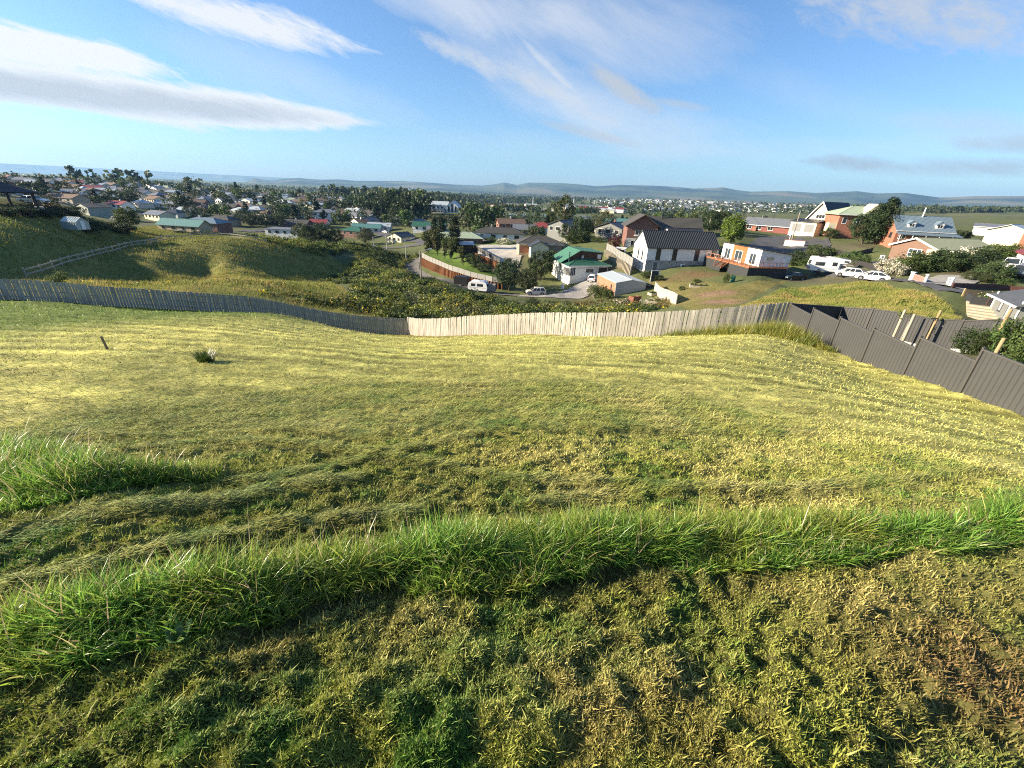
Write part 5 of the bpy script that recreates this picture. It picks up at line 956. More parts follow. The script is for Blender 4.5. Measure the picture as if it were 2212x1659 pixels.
# 2 deck house
DA, DB = at(1553, 572, 107), at(1634, 590, 97); dz_ = -12.3
DA.z = DB.z = dz_; yd = math.atan2(DB.y-DA.y, DB.x-DA.x); DL = (DB-DA).length
h, w, rf = house('deck_house', 'flat roofed white house with an orange timber panel and a long front deck', DA, yd, DL, 6.6, 3.95, 'mono', 0.85, white, r_black, 0.35, 1.2, gutter=False)
box_part(h, 'cedar_panel', cedar, (DL*0.30, DL*0.66, -0.05, -0.003, 0.5, 3.93))
for x, ww in ((DL*0.17, 1.9), (DL*0.47, 2.3), (DL*0.83, 1.9)): window(h, 'f', DL, 6.6, x, 0.85, ww, 2.15, 2, frame_w, glass, off=0.052, name='sliding_door', frame=0.09)
window(h, 'r', DL, 6.6, 2.1, 1.9, 1.7, 0.75, 2, frame_w, mat('blind_cream', (0.45, 0.42, 0.28), 0.7, 0.1)); box_part(h, 'gas_box', trim, (DL+0.003, DL+0.3, 5.0, 5.6, 0.9, 2.3))
dk = empty('timber_deck', h.matrix_basis @ Vector((0, -3.2, 0)), yd, 'orange timber deck with railings and steps along the white house', 'deck'); X0, X1, dzk = -3.0, DL+1.6, 0.8
box_part(dk, 'floor', deckm, (X0, X1, 0, 3.16, dzk-0.12, dzk), (DL+0.05, X1, 3.18, 8.5, dzk-0.12, dzk)); box_part(dk, 'skirting', dkdeck, (X0+0.05, DL*0.42, 0.06, 0.1, -1.4, dzk-0.13), (DL*0.62, X1-0.05, 0.06, 0.1, -1.4, dzk-0.13), (X1-0.1, X1-0.06, 0.12, 8.4, -1.4, dzk-0.13), (X0+0.05, X0+0.1, 0.12, 3.1, -1.4, dzk-0.13))
def rail(par, p, q, z, n, m):
    b = MB(); p = Vector(p); q = Vector(q); b.bar(p+Vector((0, 0, z+0.95)), q+Vector((0, 0, z+0.95)), 0.12, 0.06); b.bar(p+Vector((0, 0, z+0.12)), q+Vector((0, 0, z+0.12)), 0.05, 0.09); child(par, 'rail', b.mesh('rail', m))
    for k in range(n+1): s = p.lerp(q, k/n); c = MB(); c.box(s.x-0.045, s.x+0.045, s.y-0.045, s.y+0.045, z-0.1, z+0.92); child(par, 'post', c.mesh('post', m))
rail(dk, (X0, 0.05, 0), (DL*0.42, 0.05, 0), dzk, 6, deckm); rail(dk, (DL*0.62, 0.05, 0), (X1, 0.05, 0), dzk, 5, deckm); rail(dk, (X1-0.05, 0.1, 0), (X1-0.05, 8.4, 0), dzk, 6, mat('dark_deck_timber', (0.13, 0.06, 0.04), 0.7, 0.1))
box_part(dk, 'screen', dkwall, (X0, X0+0.08, 0.2, 3.1, dzk, dzk+1.7)); st = MB()
for k in range(5): st.box(DL*0.43, DL*0.61, -1.5+0.3*k, -1.2+0.3*k, dzk-0.2*(5-k)-0.05, dzk-0.2*(5-k))
child(dk, 'step', st.mesh('step', mat('step_timber', (0.16, 0.07, 0.04), 0.8, 0.1))); b = MB()
for x in (DL*0.42, DL*0.62): b.bar((x, -1.5, dzk-1.15), (x, 0.05, dzk-0.05), 0.06, 0.24); b.bar((x, -1.5, dzk-0.15), (x, 0.05, dzk+0.95), 0.08, 0.06); b.box(x-0.04, x+0.04, -1.54, -1.46, dzk-1.2, dzk-0.12)
child(dk, 'stringer', b.mesh('stringer', deckm))
# deck furniture
def deckpt(x, y): return dk.matrix_basis @ Vector((x, y, dzk))
alu = mat('pale_metal', (0.6, 0.6, 0.58), 0.5, 0.05); dkm = mat('black_plastic', (0.02, 0.02, 0.022), 0.5, 0.05)
def outdoor_chair(p, rz, m, label):
    c = empty('outdoor_chair', p, rz, label, 'chair'); box_part(c, 'seat', m, (-0.24, 0.24, -0.24, 0.24, 0.42, 0.47)); b = MB(); b.bar((-0.2, 0.24, 0.47), (-0.2, 0.34, 0.95), 0.05); b.bar((0.2, 0.24, 0.47), (0.2, 0.34, 0.95), 0.05)
    for k in range(4): b.bar((-0.2, 0.26+0.02*k, 0.55+0.12*k), (0.2, 0.26+0.02*k, 0.55+0.12*k), 0.03, 0.08)
    child(c, 'backrest', b.mesh('backrest', m))
    for x in (-0.2, 0.2):
        for y in (-0.2, 0.2): b = MB(); b.box(x-0.025, x+0.025, y-0.025, y+0.025, 0, 0.418); child(c, 'leg', b.mesh('leg', m))
def outdoor_table(p, rz, m, label):
    c = empty('outdoor_table', p, rz, label, 'table'); b = MB(); b.tube([(0, 0, 0.7), (0, 0, 0.74)], 0.5, 18); child(c, 'tabletop', b.mesh('tabletop', m)); b = MB(); b.tube([(0, 0, 0.03), (0, 0, 0.698)], 0.04, 8); b.tube([(0, 0, 0), (0, 0, 0.03)], 0.25, 14); child(c, 'pedestal', b.mesh('pedestal', m))
outdoor_chair(deckpt(-2.2, 1.2), 0.4, dkm, 'black chair by the brown privacy screen on the deck'); outdoor_chair(deckpt(-1.2, 1.0), -0.3, dkm, 'black chair second from the brown privacy screen'); outdoor_table(deckpt(0.9, 1.4), 0, alu, 'pale round table on the deck before the first sliding door'); outdoor_chair(deckpt(2.0, 1.2), 1.0, dkm, 'dark chair beside the pale round deck table'); outdoor_chair(deckpt(8.6, 1.6), 0.2, trim, 'white chair on the deck before the last sliding door')
# 3 green roofed house
GA = at(1228, 604.8, 104); yg = R_(15); GL, GDp = 10.0, 12.5
h, w, rf = house('bungalow', 'white bungalow with weathered green hipped roof and a bay window', GA, yg, GL, GDp, 3.45, 'hip', 1.75, white, r_green, 0.7, 2.0)
up = MB(); up.prism([(0.6, 4.2), (GL-0.2, 4.2), (GL-0.2, 5.9), (3.6, 6.35), (0.6, 4.6)], 3.2, 10.5, axis='y'); child(h, 'upper_wall', up.mesh('upper_wall', striped('brown_boards', (0.085, 0.045, 0.03), 0.18, 'Z', 0.5, 0.8, 0.15, dark=0.7)))
ur = MB(); slab(ur, [(-1.3, 11.2, 3.72), (-1.3, 2.75, 3.72), (3.6, 2.75, 6.55), (3.6, 11.2, 6.55)], 0.14); slab(ur, [(GL+0.1, 2.75, 6.05), (GL+0.1, 11.2, 6.05), (3.604, 11.2, 6.55), (3.604, 2.75, 6.55)], 0.14); child(h, 'upper_roof', ur.mesh('upper_roof', striped('green_roof_faded', (0.07, 0.19, 0.12), 0.24, 'Y', 0.5, 0.5, 0.18, dark=0.8)))
window(h, 'f', GL, GDp, 5.3, 1.7, 2.0, 0.95, 2, frame_w, dglass); bay = MB(); bay.prism([(-0.75, 0.15), (-0.55, -0.6), (0.3, -0.9), (1.5, -0.3), (1.5, 0.3)], 0, 0); bay = MB()
pr = [(-0.9, 1.6), (-0.75, -0.35), (-0.1, -0.95), (1.6, -0.02), (1.6, 0.4), (0.2, 1.8)]; bay.add([(x, y, -0.8) for x, y in pr]+[(x, y, 1.15) for x, y in pr], [tuple(range(6))[::-1], tuple(range(6, 12))]+[(i, (i+1) % 6, (i+1) % 6+6, i+6) for i in range(6)]); b5 = MB(); b5.add([(x, y, 2.95) for x, y in pr]+[(x, y, 3.3) for x, y in pr], [tuple(range(6))[::-1], tuple(range(6, 12))]+[(i, (i+1) % 6, (i+1) % 6+6, i+6) for i in range(6)]); child(h, 'bay_fascia', b5.mesh('bay_fascia', white)); by = child(h, 'bay_window', bay.mesh('bay_window', white))
g_ = MB(); ps_ = [(-0.85, 1.5), (-0.71, -0.31), (-0.1, -0.88), (1.55, 0.0)]
for (x0, y0), (x1, y1) in zip(ps_[:-1], ps_[1:]): g_.bar((x0, y0, 2.05), (x1, y1, 2.05), 0.04, 1.79)
child(by, 'pane', g_.mesh('pane', dglass)); f_ = MB()
for (x0, y0), (x1, y1) in zip(ps_[:-1], ps_[1:]):
    for k in range(4): x = x0+(x1-x0)*k/3; y = y0+(y1-y0)*k/3; f_.box(x-0.045, x+0.045, y-0.045, y+0.045, 1.16, 2.94)
child(by, 'mullion', f_.mesh('mullion', frame_w)); box_part(h, 'garage_door', dkwall, (7.6, 9.9, -0.05, -0.004, -0.3, 2.9)); box_part(h, 'corner_post', trim, (7.42, 7.58, -0.1, 0, -0.6, 3.3), (9.9, 10.05, -0.1, 0, -0.6, 3.3))
for y in (3.5, 6.0): window(h, 'l', GL, GDp, y, 1.3, 0.9, 1.5, 1, frame_w, dglass)
flue = MB(); flue.tube([(0.6, 2.3, 3.9), (0.6, 2.3, 6.0)], 0.13, 10); flue.tube([(0.6, 2.3, 6.02), (0.6, 2.3, 6.2)], 0.2, 10); child(h, 'flue', flue.mesh('flue', mat('green_flue', (0.03, 0.06, 0.05), 0.5, 0.05))); dish(h, (4.3, 3.1, 5.0), 0.42)
box_part(h, 'upper_window', alu, (GL-1.6, GL-0.6, 3.1, 3.19, 4.5, 5.6))
# 4 shed
SA = at(1327.9, 638.4, 86); ys = R_(12)
h, w, rf = house('shed', 'low gabled shed with pale iron roof, grey end wall and brick side', SA, ys, 6.4, 9.8, 2.55, 'gy', 0.55, striped('shed_wall', (0.42, 0.41, 0.39), 0.18, 'X', 0.4, 0.7, 0.1, dark=0.85), r_pale, 0.15, 1.5, cat='shed', gutter=False)
box_part(h, 'brick_side', brickm('salvaged_brick', (0.33, 0.16, 0.09), (0.2, 0.13, 0.09), 2.6), (-0.06, -0.003, 0.1, 9.75, -1.2, 2.4)); box_part(h, 'corner_trim', trim, (-0.09, 0.05, -0.05, -0.003, -1.0, 2.45)); window(h, 'l', 6.4, 9.8, 2.0, 1.2, 0.5, 0.6, 1, frame_d, dglass, off=0.06)
lt = empty('woodshed', h.matrix_basis @ Vector((6.5, 0.6, 0)), ys, 'dark lean-to stacked with firewood on the right side of the shed', 'shed'); box_part(lt, 'wall', dkwall, (0.02, 2.2, 0, 4.2, -0.6, 1.7)); box_part(lt, 'roof', r_black, (0.0, 2.4, -0.2, 4.4, 1.72, 1.82)); lg = MB()
for k in range(60): x = 0.2+random.random()*1.8; z = -0.2+random.random()*1.6; lg.tube([(x, -0.1-0.05*random.random(), z), (x, -0.003, z)], 0.09+0.05*random.random(), 7)
child(lt, 'firewood', lg.mesh('firewood', mat('cut_wood', (0.25, 0.13, 0.07), 0.9, 0.3)))
# 5 brick house with dark roof behind the white one
RA = at(1350, 533, 128); RA.z -= 0.0
h, w, rf = house('brick_house', 'red brick house with long dark tiled roof behind the white gabled house', RA, R_(-6), 8.2, 9, 6.0, 'gy', 2.6, brick, r_dark, 0.8, 2.0, gutter=False)
box_part(h, 'lower_wall', palew, (-0.04, 8.24, -0.05, -0.003, -2, 2.4)); window(h, 'f', 8.2, 9, 4.0, 3.3, 3.6, 1.3, 4, frame_w, dglass, rows=1); window(h, 'f', 8.2, 9, 2.2, 0.3, 1.7, 1.5, 2, frame_w, dglass, off=0.052); box_part(h, 'balcony', trim, (2.0, 6.2, -0.5, -0.06, 3.0, 3.2))
wg = MB(); wg.prism([(1.0, -2), (8.5, -2), (8.5, 5.0), (4.75, 7.9), (1.0, 5.0)], 8.25, 20, axis='x'); child(h, 'wing_wall', wg.mesh('wing_wall', brick)); wr = MB(); slab(wr, [(5.5, 0.3, 4.75), (20.6, 0.3, 4.75), (20.6, 4.75, 8.15), (5.5, 4.75, 8.15)], 0.14); slab(wr, [(20.6, 9.2, 4.75), (5.5, 9.2, 4.75), (5.5, 4.754, 8.15), (20.6, 4.754, 8.15)], 0.14); child(h, 'wing_roof', wr.mesh('wing_roof', r_dark))
fl_ = MB(); fl_.tube([(9.5, 4.2, 7.6), (9.5, 4.2, 9.3)], 0.16, 10); fl_.tube([(9.5, 4.2, 9.3), (9.5, 4.2, 9.45)], 0.24, 10); child(h, 'flue', fl_.mesh('flue', frame_d))
for x in (11, 14): 
    wb = MB(); wb.box(x, x+1.8, 0.93, 0.997, 3.0, 4.3); child(h, 'window', wb.mesh('window', dglass))
# 6 dark roofed brick house by the concrete yard
RA = at(1121, 546, 132)
h, w, rf = house('bungalow', 'brick bungalow with dark metal roof behind the concrete yard', RA, R_(5), 13, 9, 2.7, 'hip', 2.0, tanw, r_dark, 0.6, 2.0)
g2 = MB(); g2.prism([(3.0, -2), (8.2, -2), (8.2, 2.6), (5.6, 3.9), (3.0, 2.6)], -5, -0.003, axis='y'); child(h, 'porch_wall', g2.mesh('porch_wall', cream)); g3 = MB(); slab(g3, [(2.5, 0.5, 2.45), (2.5, -5.4, 2.45), (5.6, -5.4, 4.05), (5.6, 0.5, 4.05)]); slab(g3, [(8.7, -5.4, 2.45), (8.7, 0.5, 2.45), (5.604, 0.5, 4.05), (5.604, -5.4, 4.05)]); child(h, 'porch_roof', g3.mesh('porch_roof', r_char)); box_part(h, 'brick_band', obrick, (0.3, 2.9, -0.04, -0.003, 0, 2.0)); dish(h, (10.5, -0.2, 2.9), 0.4)
# 7 houses round the turning circle
def aframe(A, yaw):
    r = empty('chalet_house', A, yaw, 'steep roofed cream chalet with two grey garage doors below', 'house'); b = MB(); b.prism([(-0.6, 1.6), (8.6, 1.6), (4.0, 8.0)], 0, 13, axis='y'); b.box(0.3, 7.7, 0.2, 12.8, -2, 1.595); child(r, 'wall', b.mesh('wall', cream)); s = MB(); slab(s, [(-1.4, 13.5, 0.9), (-1.4, -0.5, 0.9), (4, -0.5, 8.35), (4, 13.5, 8.35)], 0.16); slab(s, [(9.4, -0.5, 0.9), (9.4, 13.5, 0.9), (4.004, 13.5, 8.35), (4.004, -0.5, 8.35)], 0.16); rf = child(r, 'roof', s.mesh('roof', r_black)); e = MB()
    e.bar((-1.45, -0.55, 0.8), (4, -0.55, 8.3), 0.07, 0.26); e.bar((9.45, -0.55, 0.8), (4, -0.55, 8.3), 0.07, 0.26); child(rf, 'bargeboard', e.mesh('bargeboard', trim)); window(r, 'f', 8, 13, 4.2, 3.6, 2.6, 1.1, 3, frame_w, dglass, off=0.003)
    g = MB(); g.box(-1.4, 6.4, -4.6, -0.003, -2, 2.3); ga = child(r, 'garage_wall', g.mesh('garage_wall', cream)); q = MB(); slab(q, [(-1.8, -5.0, 2.6), (6.8, -5.0, 2.6), (6.8, 0, 3.3), (-1.8, 0, 3.3)], 0.2); child(r, 'garage_roof', q.mesh('garage_roof', r_black))
    for x in (-0.7, 3.1): box_part(r, 'garage_door', rollm, (x, x+2.7, -4.66, -4.605, -0.4, 1.9))
aframe(at(1733, 496, 170), R_(-62))
h, w, rf = house('brick_house', 'orange brick house with pale green roof half hidden by the big trees', at(1806, 492, 158), R_(-12), 11, 9, 3.6, 'hip', 2.2, obrick, r_pgreen, 0.9, 2.5)
gp = MB(); gp.prism([(5.5, 4.0), (10.2, 4.0), (7.85, 6.6)], -0.9, 4, axis='y'); child(h, 'gable', gp.mesh('gable', cream)); window(h, 'f', 11, 9, 1.5, 1.2, 1.1, 1.6, 1, frame_w, glass); window(h, 'f', 11, 9, 4.6, 1.2, 1.6, 1.6, 2, frame_w, glass); box_part(h, 'porch', cream, (-2.0, -0.003, 0.2, 2.4, -1, 1.2))
h, w, rf = house('bungalow', 'long low maroon brick bungalow with grey roof at the turning circle', at(1602, 499, 172), R_(-42), 14, 8.5, 2.5, 'gx', 2.0, mbrick, r_grey, 0.5, 2.5)
for x in (2, 5, 8.5): window(h, 'f', 14, 8.5, x, 0.9, 1.6, 1.2, 2, frame_w, dglass)
chimney(rf, 7.5, 4.25, 4.5, 0.9, frame_d, 0.4); box_part(h, 'porch_wall', obrick, (3.4, 4.4, -0.6, -0.004, -0.5, 1.6))
# brick house with dormers
BA = at(1930, 517, 140); BY = R_(-14); h, w, rf = house('dormer_house', 'tall brick house with blue grey roof, two dormers and a veranda', BA, BY, 14.2, 9.5, 3.7, 'gx', 5.0, obrick, r_blue, 0.4, 3.5)
for x in (3.6, 10.6):
    d = MB(); d.box(x-0.9, x+0.9, 0.75, 3.6, 4.3, 6.05); d.prism([(x-0.9, 6.05), (x+0.9, 6.05), (x, 7.0)], 0.75, 3.6, axis='y'); dm = child(rf, 'dormer', d.mesh('dormer', white)); q = MB(); slab(q, [(x-1.2, 4.3, 5.8), (x-1.2, 0.5, 5.8), (x, 0.5, 7.12), (x, 4.3, 7.12)], 0.1); slab(q, [(x+1.2, 0.5, 5.8), (x+1.2, 4.3, 5.8), (x+.004, 4.3, 7.12), (x+.004, 0.5, 7.12)], 0.1); child(dm, 'dormer_roof', q.mesh('dormer_roof', r_blue)); window(h, 'f', 14.2, 9.5, x, 4.75, 1.3, 1.1, 2, frame_w, dglass, off=-0.745)
v = MB(); slab(v, [(-0.5, -3.2, 2.2), (15, -3.2, 2.2), (15, -0.45, 2.9), (-0.5, -0.45, 2.9)], 0.12); child(h, 'veranda_roof', v.mesh('veranda_roof', r_blue)); box_part(h, 'veranda_wall', white, (0.02, 14.18, -0.05, -0.003, 2.95, 3.6))
for x in (-0.2, 3, 6.2, 9.4, 12.6, 14.7): box_part(h, 'veranda_post', trim, (x-0.07, x+0.07, -3.1, -2.96, -2, 2.1))
for x in (1.8, 5.2, 8.6, 12): window(h, 'f', 14.2, 9.5, x, 0.3, 1.9, 1.5, 2, frame_w, dglass, off=0.004)
window(h, 'l', 14.2, 9.5, 4.9, 4.4, 1.0, 1.4, 2, frame_d, glass); window(h, 'l', 14.2, 9.5, 2.4, 0.4, 1.4, 2.0, 2, frame_d, dglass); window(h, 'l', 14.2, 9.5, 6.8, 0.2, 1.4, 2.0, 2, frame_d, dglass); fl_ = MB(); fl_.tube([(7.2, 4.4, 7.5), (7.2, 4.4, 11.6)], 0.17, 10); child(rf, 'flue', fl_.mesh('flue', trim))
for o_ in (h,): o_.scale = (0.8, 0.8, 0.62)
# low brown brick house
BB_ = at(1918, 556, 118); h, w, rf = house('brick_bungalow', 'low brown brick bungalow with mossy pale roof and white gable trim', BB_, R_(-80), 8.6, 13.5, 2.75, 'gy', 1.55, bbrick, r_moss, 0.45, 3.0, gutter=False)
e = MB(); e.bar((-0.5, -0.5, 2.42), (4.3, -0.5, 4.15), 0.06, 0.26); e.bar((9.1, -0.5, 2.42), (4.3, -0.5, 4.15), 0.06, 0.26); child(rf, 'bargeboard', e.mesh('bargeboard', trim)); window(h, 'f', 8.6, 13.5, 4.7, 0.75, 2.5, 1.5, 3, frame_w, glass, rows=2, frame=0.1); box_part(h, 'cream_panel', cream, (6.8, 8.55, -0.05, -0.003, -0.5, 2.5)); heatpump(h, (-0.4, -0.6, -0.4))
for y in (2.5, 6, 10): window(h, 'r', 8.6, 13.5, y, 0.6, 1.8, 1.5, 2, frame_w, dglass)
pt = MB(); slab(pt, [(9.0, 4.0, 2.3), (11.5, 4.0, 2.0), (11.5, 12, 2.0), (9.0, 12, 2.3)], 0.1); child(h, 'side_roof', pt.mesh('side_roof', r_moss)); box_part(h, 'side_post', trim, (11.3, 11.42, 4.1, 4.22, -2, 1.9), (11.3, 11.42, 8.0, 8.12, -2, 1.9), (11.3, 11.42, 11.8, 11.92, -2, 1.9))
h, w, rf = house('cream_house', 'cream gabled house with pale roof at the far right', at(2126, 511, 172), R_(-56), 7.6, 9, 1.9, 'gy', 1.4, cream, r_pale, 0.5, 3.5, gutter=False)
window(h, 'f', 7.6, 9, 2.2, .5, 2.4, 1.3, 2, frame_w, palew); window(h, 'f', 7.6, 9, 5.4, .5, 1.8, 1.3, 2, frame_w, palew)
house('long_shed', 'long low grey roofed building behind the cream gabled house', at(2102, 498, 225), R_(-44), 24, 9, 1.5, 'gx', 0.9, white, r_grey, 0.4, 3.5)
h, w, rf = house('garage', 'white garage with a red door at the right edge', at(2195, 583, 112), R_(-40), 7.5, 8, 2.7, 'gy', 1.0, white, r_red, 0.4, 3, cat='garage', gutter=False); box_part(h, 'garage_door', mat('red_door', (0.33, 0.04, 0.045), 0.5, 0.06), (1.6, 6.4, -0.06, -0.003, -0.5, 2.3))
h, w, rf = house('brick_house', 'orange brick house corner cut off by the right edge', at(2208, 510, 150), R_(-52), 12, 9, 3.4, 'hip', 2.0, obrick, r_blue, 0.8, 3.5)
# grey house at lower right
h, w, rf = house('grey_house', 'dark grey house with white corner trims beside the timber steps', at(2130, 684, 64), R_(-120), 5.6, 12, 2.35, 'gx', 2.0, greyw, mat('slate_roof', (0.085, 0.09, 0.095), 0.6, 0.08, 1.0), 0.5, 1.2)
box_part(h, 'corner_trim', trim, (-0.05, 0.1, -0.07, -0.004, -0.6, 2.6), (5.5, 5.65, -0.07, -0.004, -0.6, 2.6))
window(h, 'f', 5.6, 12, 1.9, 1.0, 0.55, 1.3, 1, frame_d, palew); window(h, 'f', 5.6, 12, 3.7, 0.5, 0.6, 1.9, 1, frame_d, palew); heatpump(h, (0.9, -0.1, -0.6))
w2 = MB(); w2.box(5.62, 12, 1.5, 9, -1.2, 2.4); child(h, 'side_wall', w2.mesh('side_wall', striped('grey_boards', (0.16, 0.17, 0.165), 0.2, 'Z', 0.4, 0.7, 0.05, dark=0.8))); w3 = MB(); slab(w3, [(5.3, 1.0, 2.6), (12.5, 1.0, 2.6), (12.5, 9.5, 3.4), (5.3, 9.5, 3.4)]); child(h, 'side_roof', w3.mesh('side_roof', MATS['slate_roof']))
# ------------------------------------------------------------------ vehicles (x forward, z up, origin on the ground in the middle)
def paint(name, c, rough=0.28): return mat(name, c, rough, 0.03, 1.2, spec=0.6)
tyre = mat('tyre_rubber', (0.02, 0.02, 0.021), 0.85, 0.1, 8); rim = mat('alloy_rim', (0.5, 0.5, 0.5), 0.35, 0.05, 4, metal=0.6); lampw = mat('lamp_lens', (0.7, 0.72, 0.75), 0.15, 0.03); lampr = mat('red_lens', (0.4, 0.02, 0.02), 0.25, 0.05); carglass = glassm('car_glass', (0.025, 0.03, 0.035), 0.05); blackp = mat('black_trim', (0.025, 0.025, 0.027), 0.6, 0.05)
pw = paint('white_paint', (0.78, 0.78, 0.77))
WM = {}
def wheel(par, x, y, r, w=0.2):
    k = (round(r, 3), w)
    if k not in WM:
        t = MB(); t.tube([(0, -w/2, 0), (0, -w/2+0.03, 0), (0, w/2-0.03, 0), (0, w/2, 0)], [r*0.93, r, r, r*0.93], 20); q = MB(); q.tube([(0, -w/2-0.012, 0), (0, w/2+0.012, 0)], [r*0.62, r*0.62], 14)
        for s in (-1, 1):
            for a in range(5): an = a*2*math.pi/5; q.bar((0, s*(w/2+0.018), 0), (math.cos(an)*r*0.58, s*(w/2+0.018), math.sin(an)*r*0.58), 0.05, 0.02, up=(0, 1, 0))
        WM[k] = (t.mesh('tyre', tyre), q.mesh('rim', rim))
    o = child(par, 'wheel', WM[k][0], (x, y, r)); child(o, 'rim', WM[k][1]); return o
def bevelled(me, w=0.05, seg=2):
    bm = bmesh.new(); bm.from_mesh(me); bmesh.ops.bevel(bm, geom=[e for e in bm.edges if e.calc_face_angle(0) > 0.35], offset=w, segments=seg, affect='EDGES', clamp_overlap=True); bm.to_mesh(me); bm.free()
    for p in me.polygons: p.use_smooth = True
    return me
CARP = { # length, width, body profile (x,z), cabin bottom x0,x1 at z, cabin top x0,x1 at z, wheel x, radius
    'sedan': (4.7, 1.78, [(-2.33, .34), (-2.36, .62), (-2.26, .90), (-1.45, .98), (.75, .98), (1.9, .82), (2.3, .66), (2.36, .36), (1.9, .24), (-1.9, .24)], (-1.75, 1.05, .95), (-0.95, 0.30, 1.42), (-1.38, 1.42), .315),
    'liftback': (4.6, 1.82, [(-2.28, .36), (-2.32, .70), (-2.2, 1.0), (-1.5, 1.0), (.85, .98), (1.85, .83), (2.22, .66), (2.3, .36), (1.9, .24), (-1.9, .24)], (-2.12, 1.15, .97), (-1.05, 0.25, 1.46), (-1.35, 1.42), .33),
    'hatch': (4.15, 1.72, [(-2.0, .36), (-2.06, .7), (-2.0, 1.02), (.85, 1.0), (1.65, .88), (2.0, .68), (2.06, .36), (1.7, .24), (-1.7, .24)], (-1.98, 1.1, 1.0), (-1.55, 0.25, 1.52), (-1.25, 1.27), .31),
    'suv': (4.45, 1.84, [(-2.18, .42), (-2.22, .8), (-2.15, 1.08), (.9, 1.08), (1.85, .98), (2.15, .76), (2.2, .42), (1.8, .3), (-1.8, .3)], (-2.1, 1.15, 1.05), (-1.7, 0.3, 1.66), (-1.32, 1.36), .36),
    'van': (4.9, 1.85, [(-2.42, .36), (-2.45, .9), (-2.4, 1.15), (1.7, 1.1), (2.3, .85), (2.42, .4), (2.0, .26), (-2.0, .26)], (-2.38, 1.85, 1.1), (-2.2, 1.0, 1.95), (-1.5, 1.6), .33),
    'ute': (5.2, 1.85, [(-2.58, .5), (-2.6, 1.0), (-.5, 1.0), (1.1, 1.02), (2.3, .98), (2.55, .75), (2.6, .45), (2.1, .34), (-2.1, .34)], (-.75, 1.35, 1.0), (-.5, 0.6, 1.72), (-1.55, 1.65), .38)}
def car(style, p, yaw, paintm, label, cat='car', simple=False, name=None, sc=1.0):
    L, Wd, prof, cb, ct, wx, wr = CARP[style]; r = empty(name or {'van': 'parked_van', 'ute': 'utility_truck'}.get(style, 'parked_car'), p, yaw, label, cat); r.scale = (sc, sc, sc)
    b = MB(); b.prism(prof, -Wd/2, Wd/2, axis='y'); child(r, 'body', bevelled(b.mesh('body', paintm), 0.07, 2))
    wb, wt_ = Wd/2-0.06, Wd/2-0.24
    def cab(e, d0, d1): return [(cb[0]+d0-e, -wb-e, cb[2]), (cb[1]-d0+e, -wb-e, cb[2]), (cb[1]-d0+e, wb+e, cb[2]), (cb[0]+d0-e, wb+e, cb[2]), (ct[0]+d1-e, -wt_-e, ct[2]), (ct[1]-d1+e, -wt_-e, ct[2]), (ct[1]-d1+e, wt_+e, ct[2]), (ct[0]+d1-e, wt_+e, ct[2])]
    g = MB(); g.hexa(cab(0, 0, 0)); child(r, 'windows', g.mesh('windows', carglass))
    c = [Vector(q) for q in cab(0.012, 0, 0)]; rf = MB(); rf.hexa([c[4]-Vector((.08, .02, .02)), c[5]+Vector((.1, -.02, -.02)), c[6]+Vector((.1, .02, -.02)), c[7]+Vector((-.08, .02, -.02)), c[4]+Vector((.1, .1, .07)), c[5]+Vector((-.1, .1, .07)), c[6]+Vector((-.1, -.1, .07)), c[7]+Vector((.1, -.1, .07))]); child(r, 'roof', bevelled(rf.mesh('roof', paintm), 0.02, 1))
    pl = MB()
    for i, j in ((0, 4), (1, 5), (2, 6), (3, 7)): pl.bar(c[i], c[j], 0.10, 0.05)
    for t in (0.42, 0.72) if style in ('suv', 'van', 'liftback', 'hatch') else (0.52,):
        for a, e, f, h in ((0, 1, 4, 5), (3, 2, 7, 6)): pl.bar(c[a].lerp(c[e], t*0.95), c[f].lerp(c[h], t), 0.07, 0.04)
    child(r, 'pillars', pl.mesh('pillars', paintm))
    for x in wx:
        for s in (-1, 1): wheel(r, x, s*(Wd/2-0.105), wr)
    for x in wx:
        a = MB()
        for s in (-1, 1): a.tube([(x, s*(Wd/2-0.2), wr+0.02), (x, s*(Wd/2+0.004), wr+0.02)], wr+0.075, 20)
        child(r, 'wheel_arch', a.mesh('wheel_arch', blackp))
    xf, xr = max(q[0] for q in prof), min(q[0] for q in prof)
    for s in (-1, 1):
        h = MB(); h.box(xf-0.32, xf-0.02, s*(Wd/2-0.26)-0.2, s*(Wd/2-0.26)+0.2, 0.62, 0.76); child(r, 'headlight', h.mesh('headlight', lampw)); t = MB(); t.box(xr+0.0, xr+0.22, s*(Wd/2-0.2)-0.17, s*(Wd/2-0.2)+0.185, 0.74, 0.92); child(r, 'tail_light', t.mesh('tail_light', lampr)); m = MB(); m.box(cb[1]-0.42, cb[1]-0.28, s*(Wd/2+0.09)-0.08, s*(Wd/2+0.09)+0.08, 1.0, 1.12); child(r, 'mirror', m.mesh('mirror', paintm))
    n = MB(); n.box(xf-0.015, xf+0.03, -0.55, 0.55, 0.38, 0.56); child(r, 'grille', n.mesh('grille', blackp)); n = MB(); n.box(xr-0.02, xr+0.03, -0.26, 0.26, 0.55, 0.67); child(r, 'number_plate', n.mesh('number_plate', lampw)); n = MB(); n.box(-Wd, Wd, 0, 0, 0, 0) if False else n.bar((-L/2+.5, -Wd/2-.006, .58), (L/2-.7, -Wd/2-.006, .58), 0.03, 0.02); n.bar((-L/2+.5, Wd/2+.006, .58), (L/2-.7, Wd/2+.006, .58), 0.03, 0.02); child(r, 'door_trim', n.mesh('door_trim', blackp))
    if style == 'ute': n = MB(); n.box(-2.5, -0.8, -0.78, 0.78, 1.002, 1.01); child(r, 'tray', n.mesh('tray', blackp))
    return r
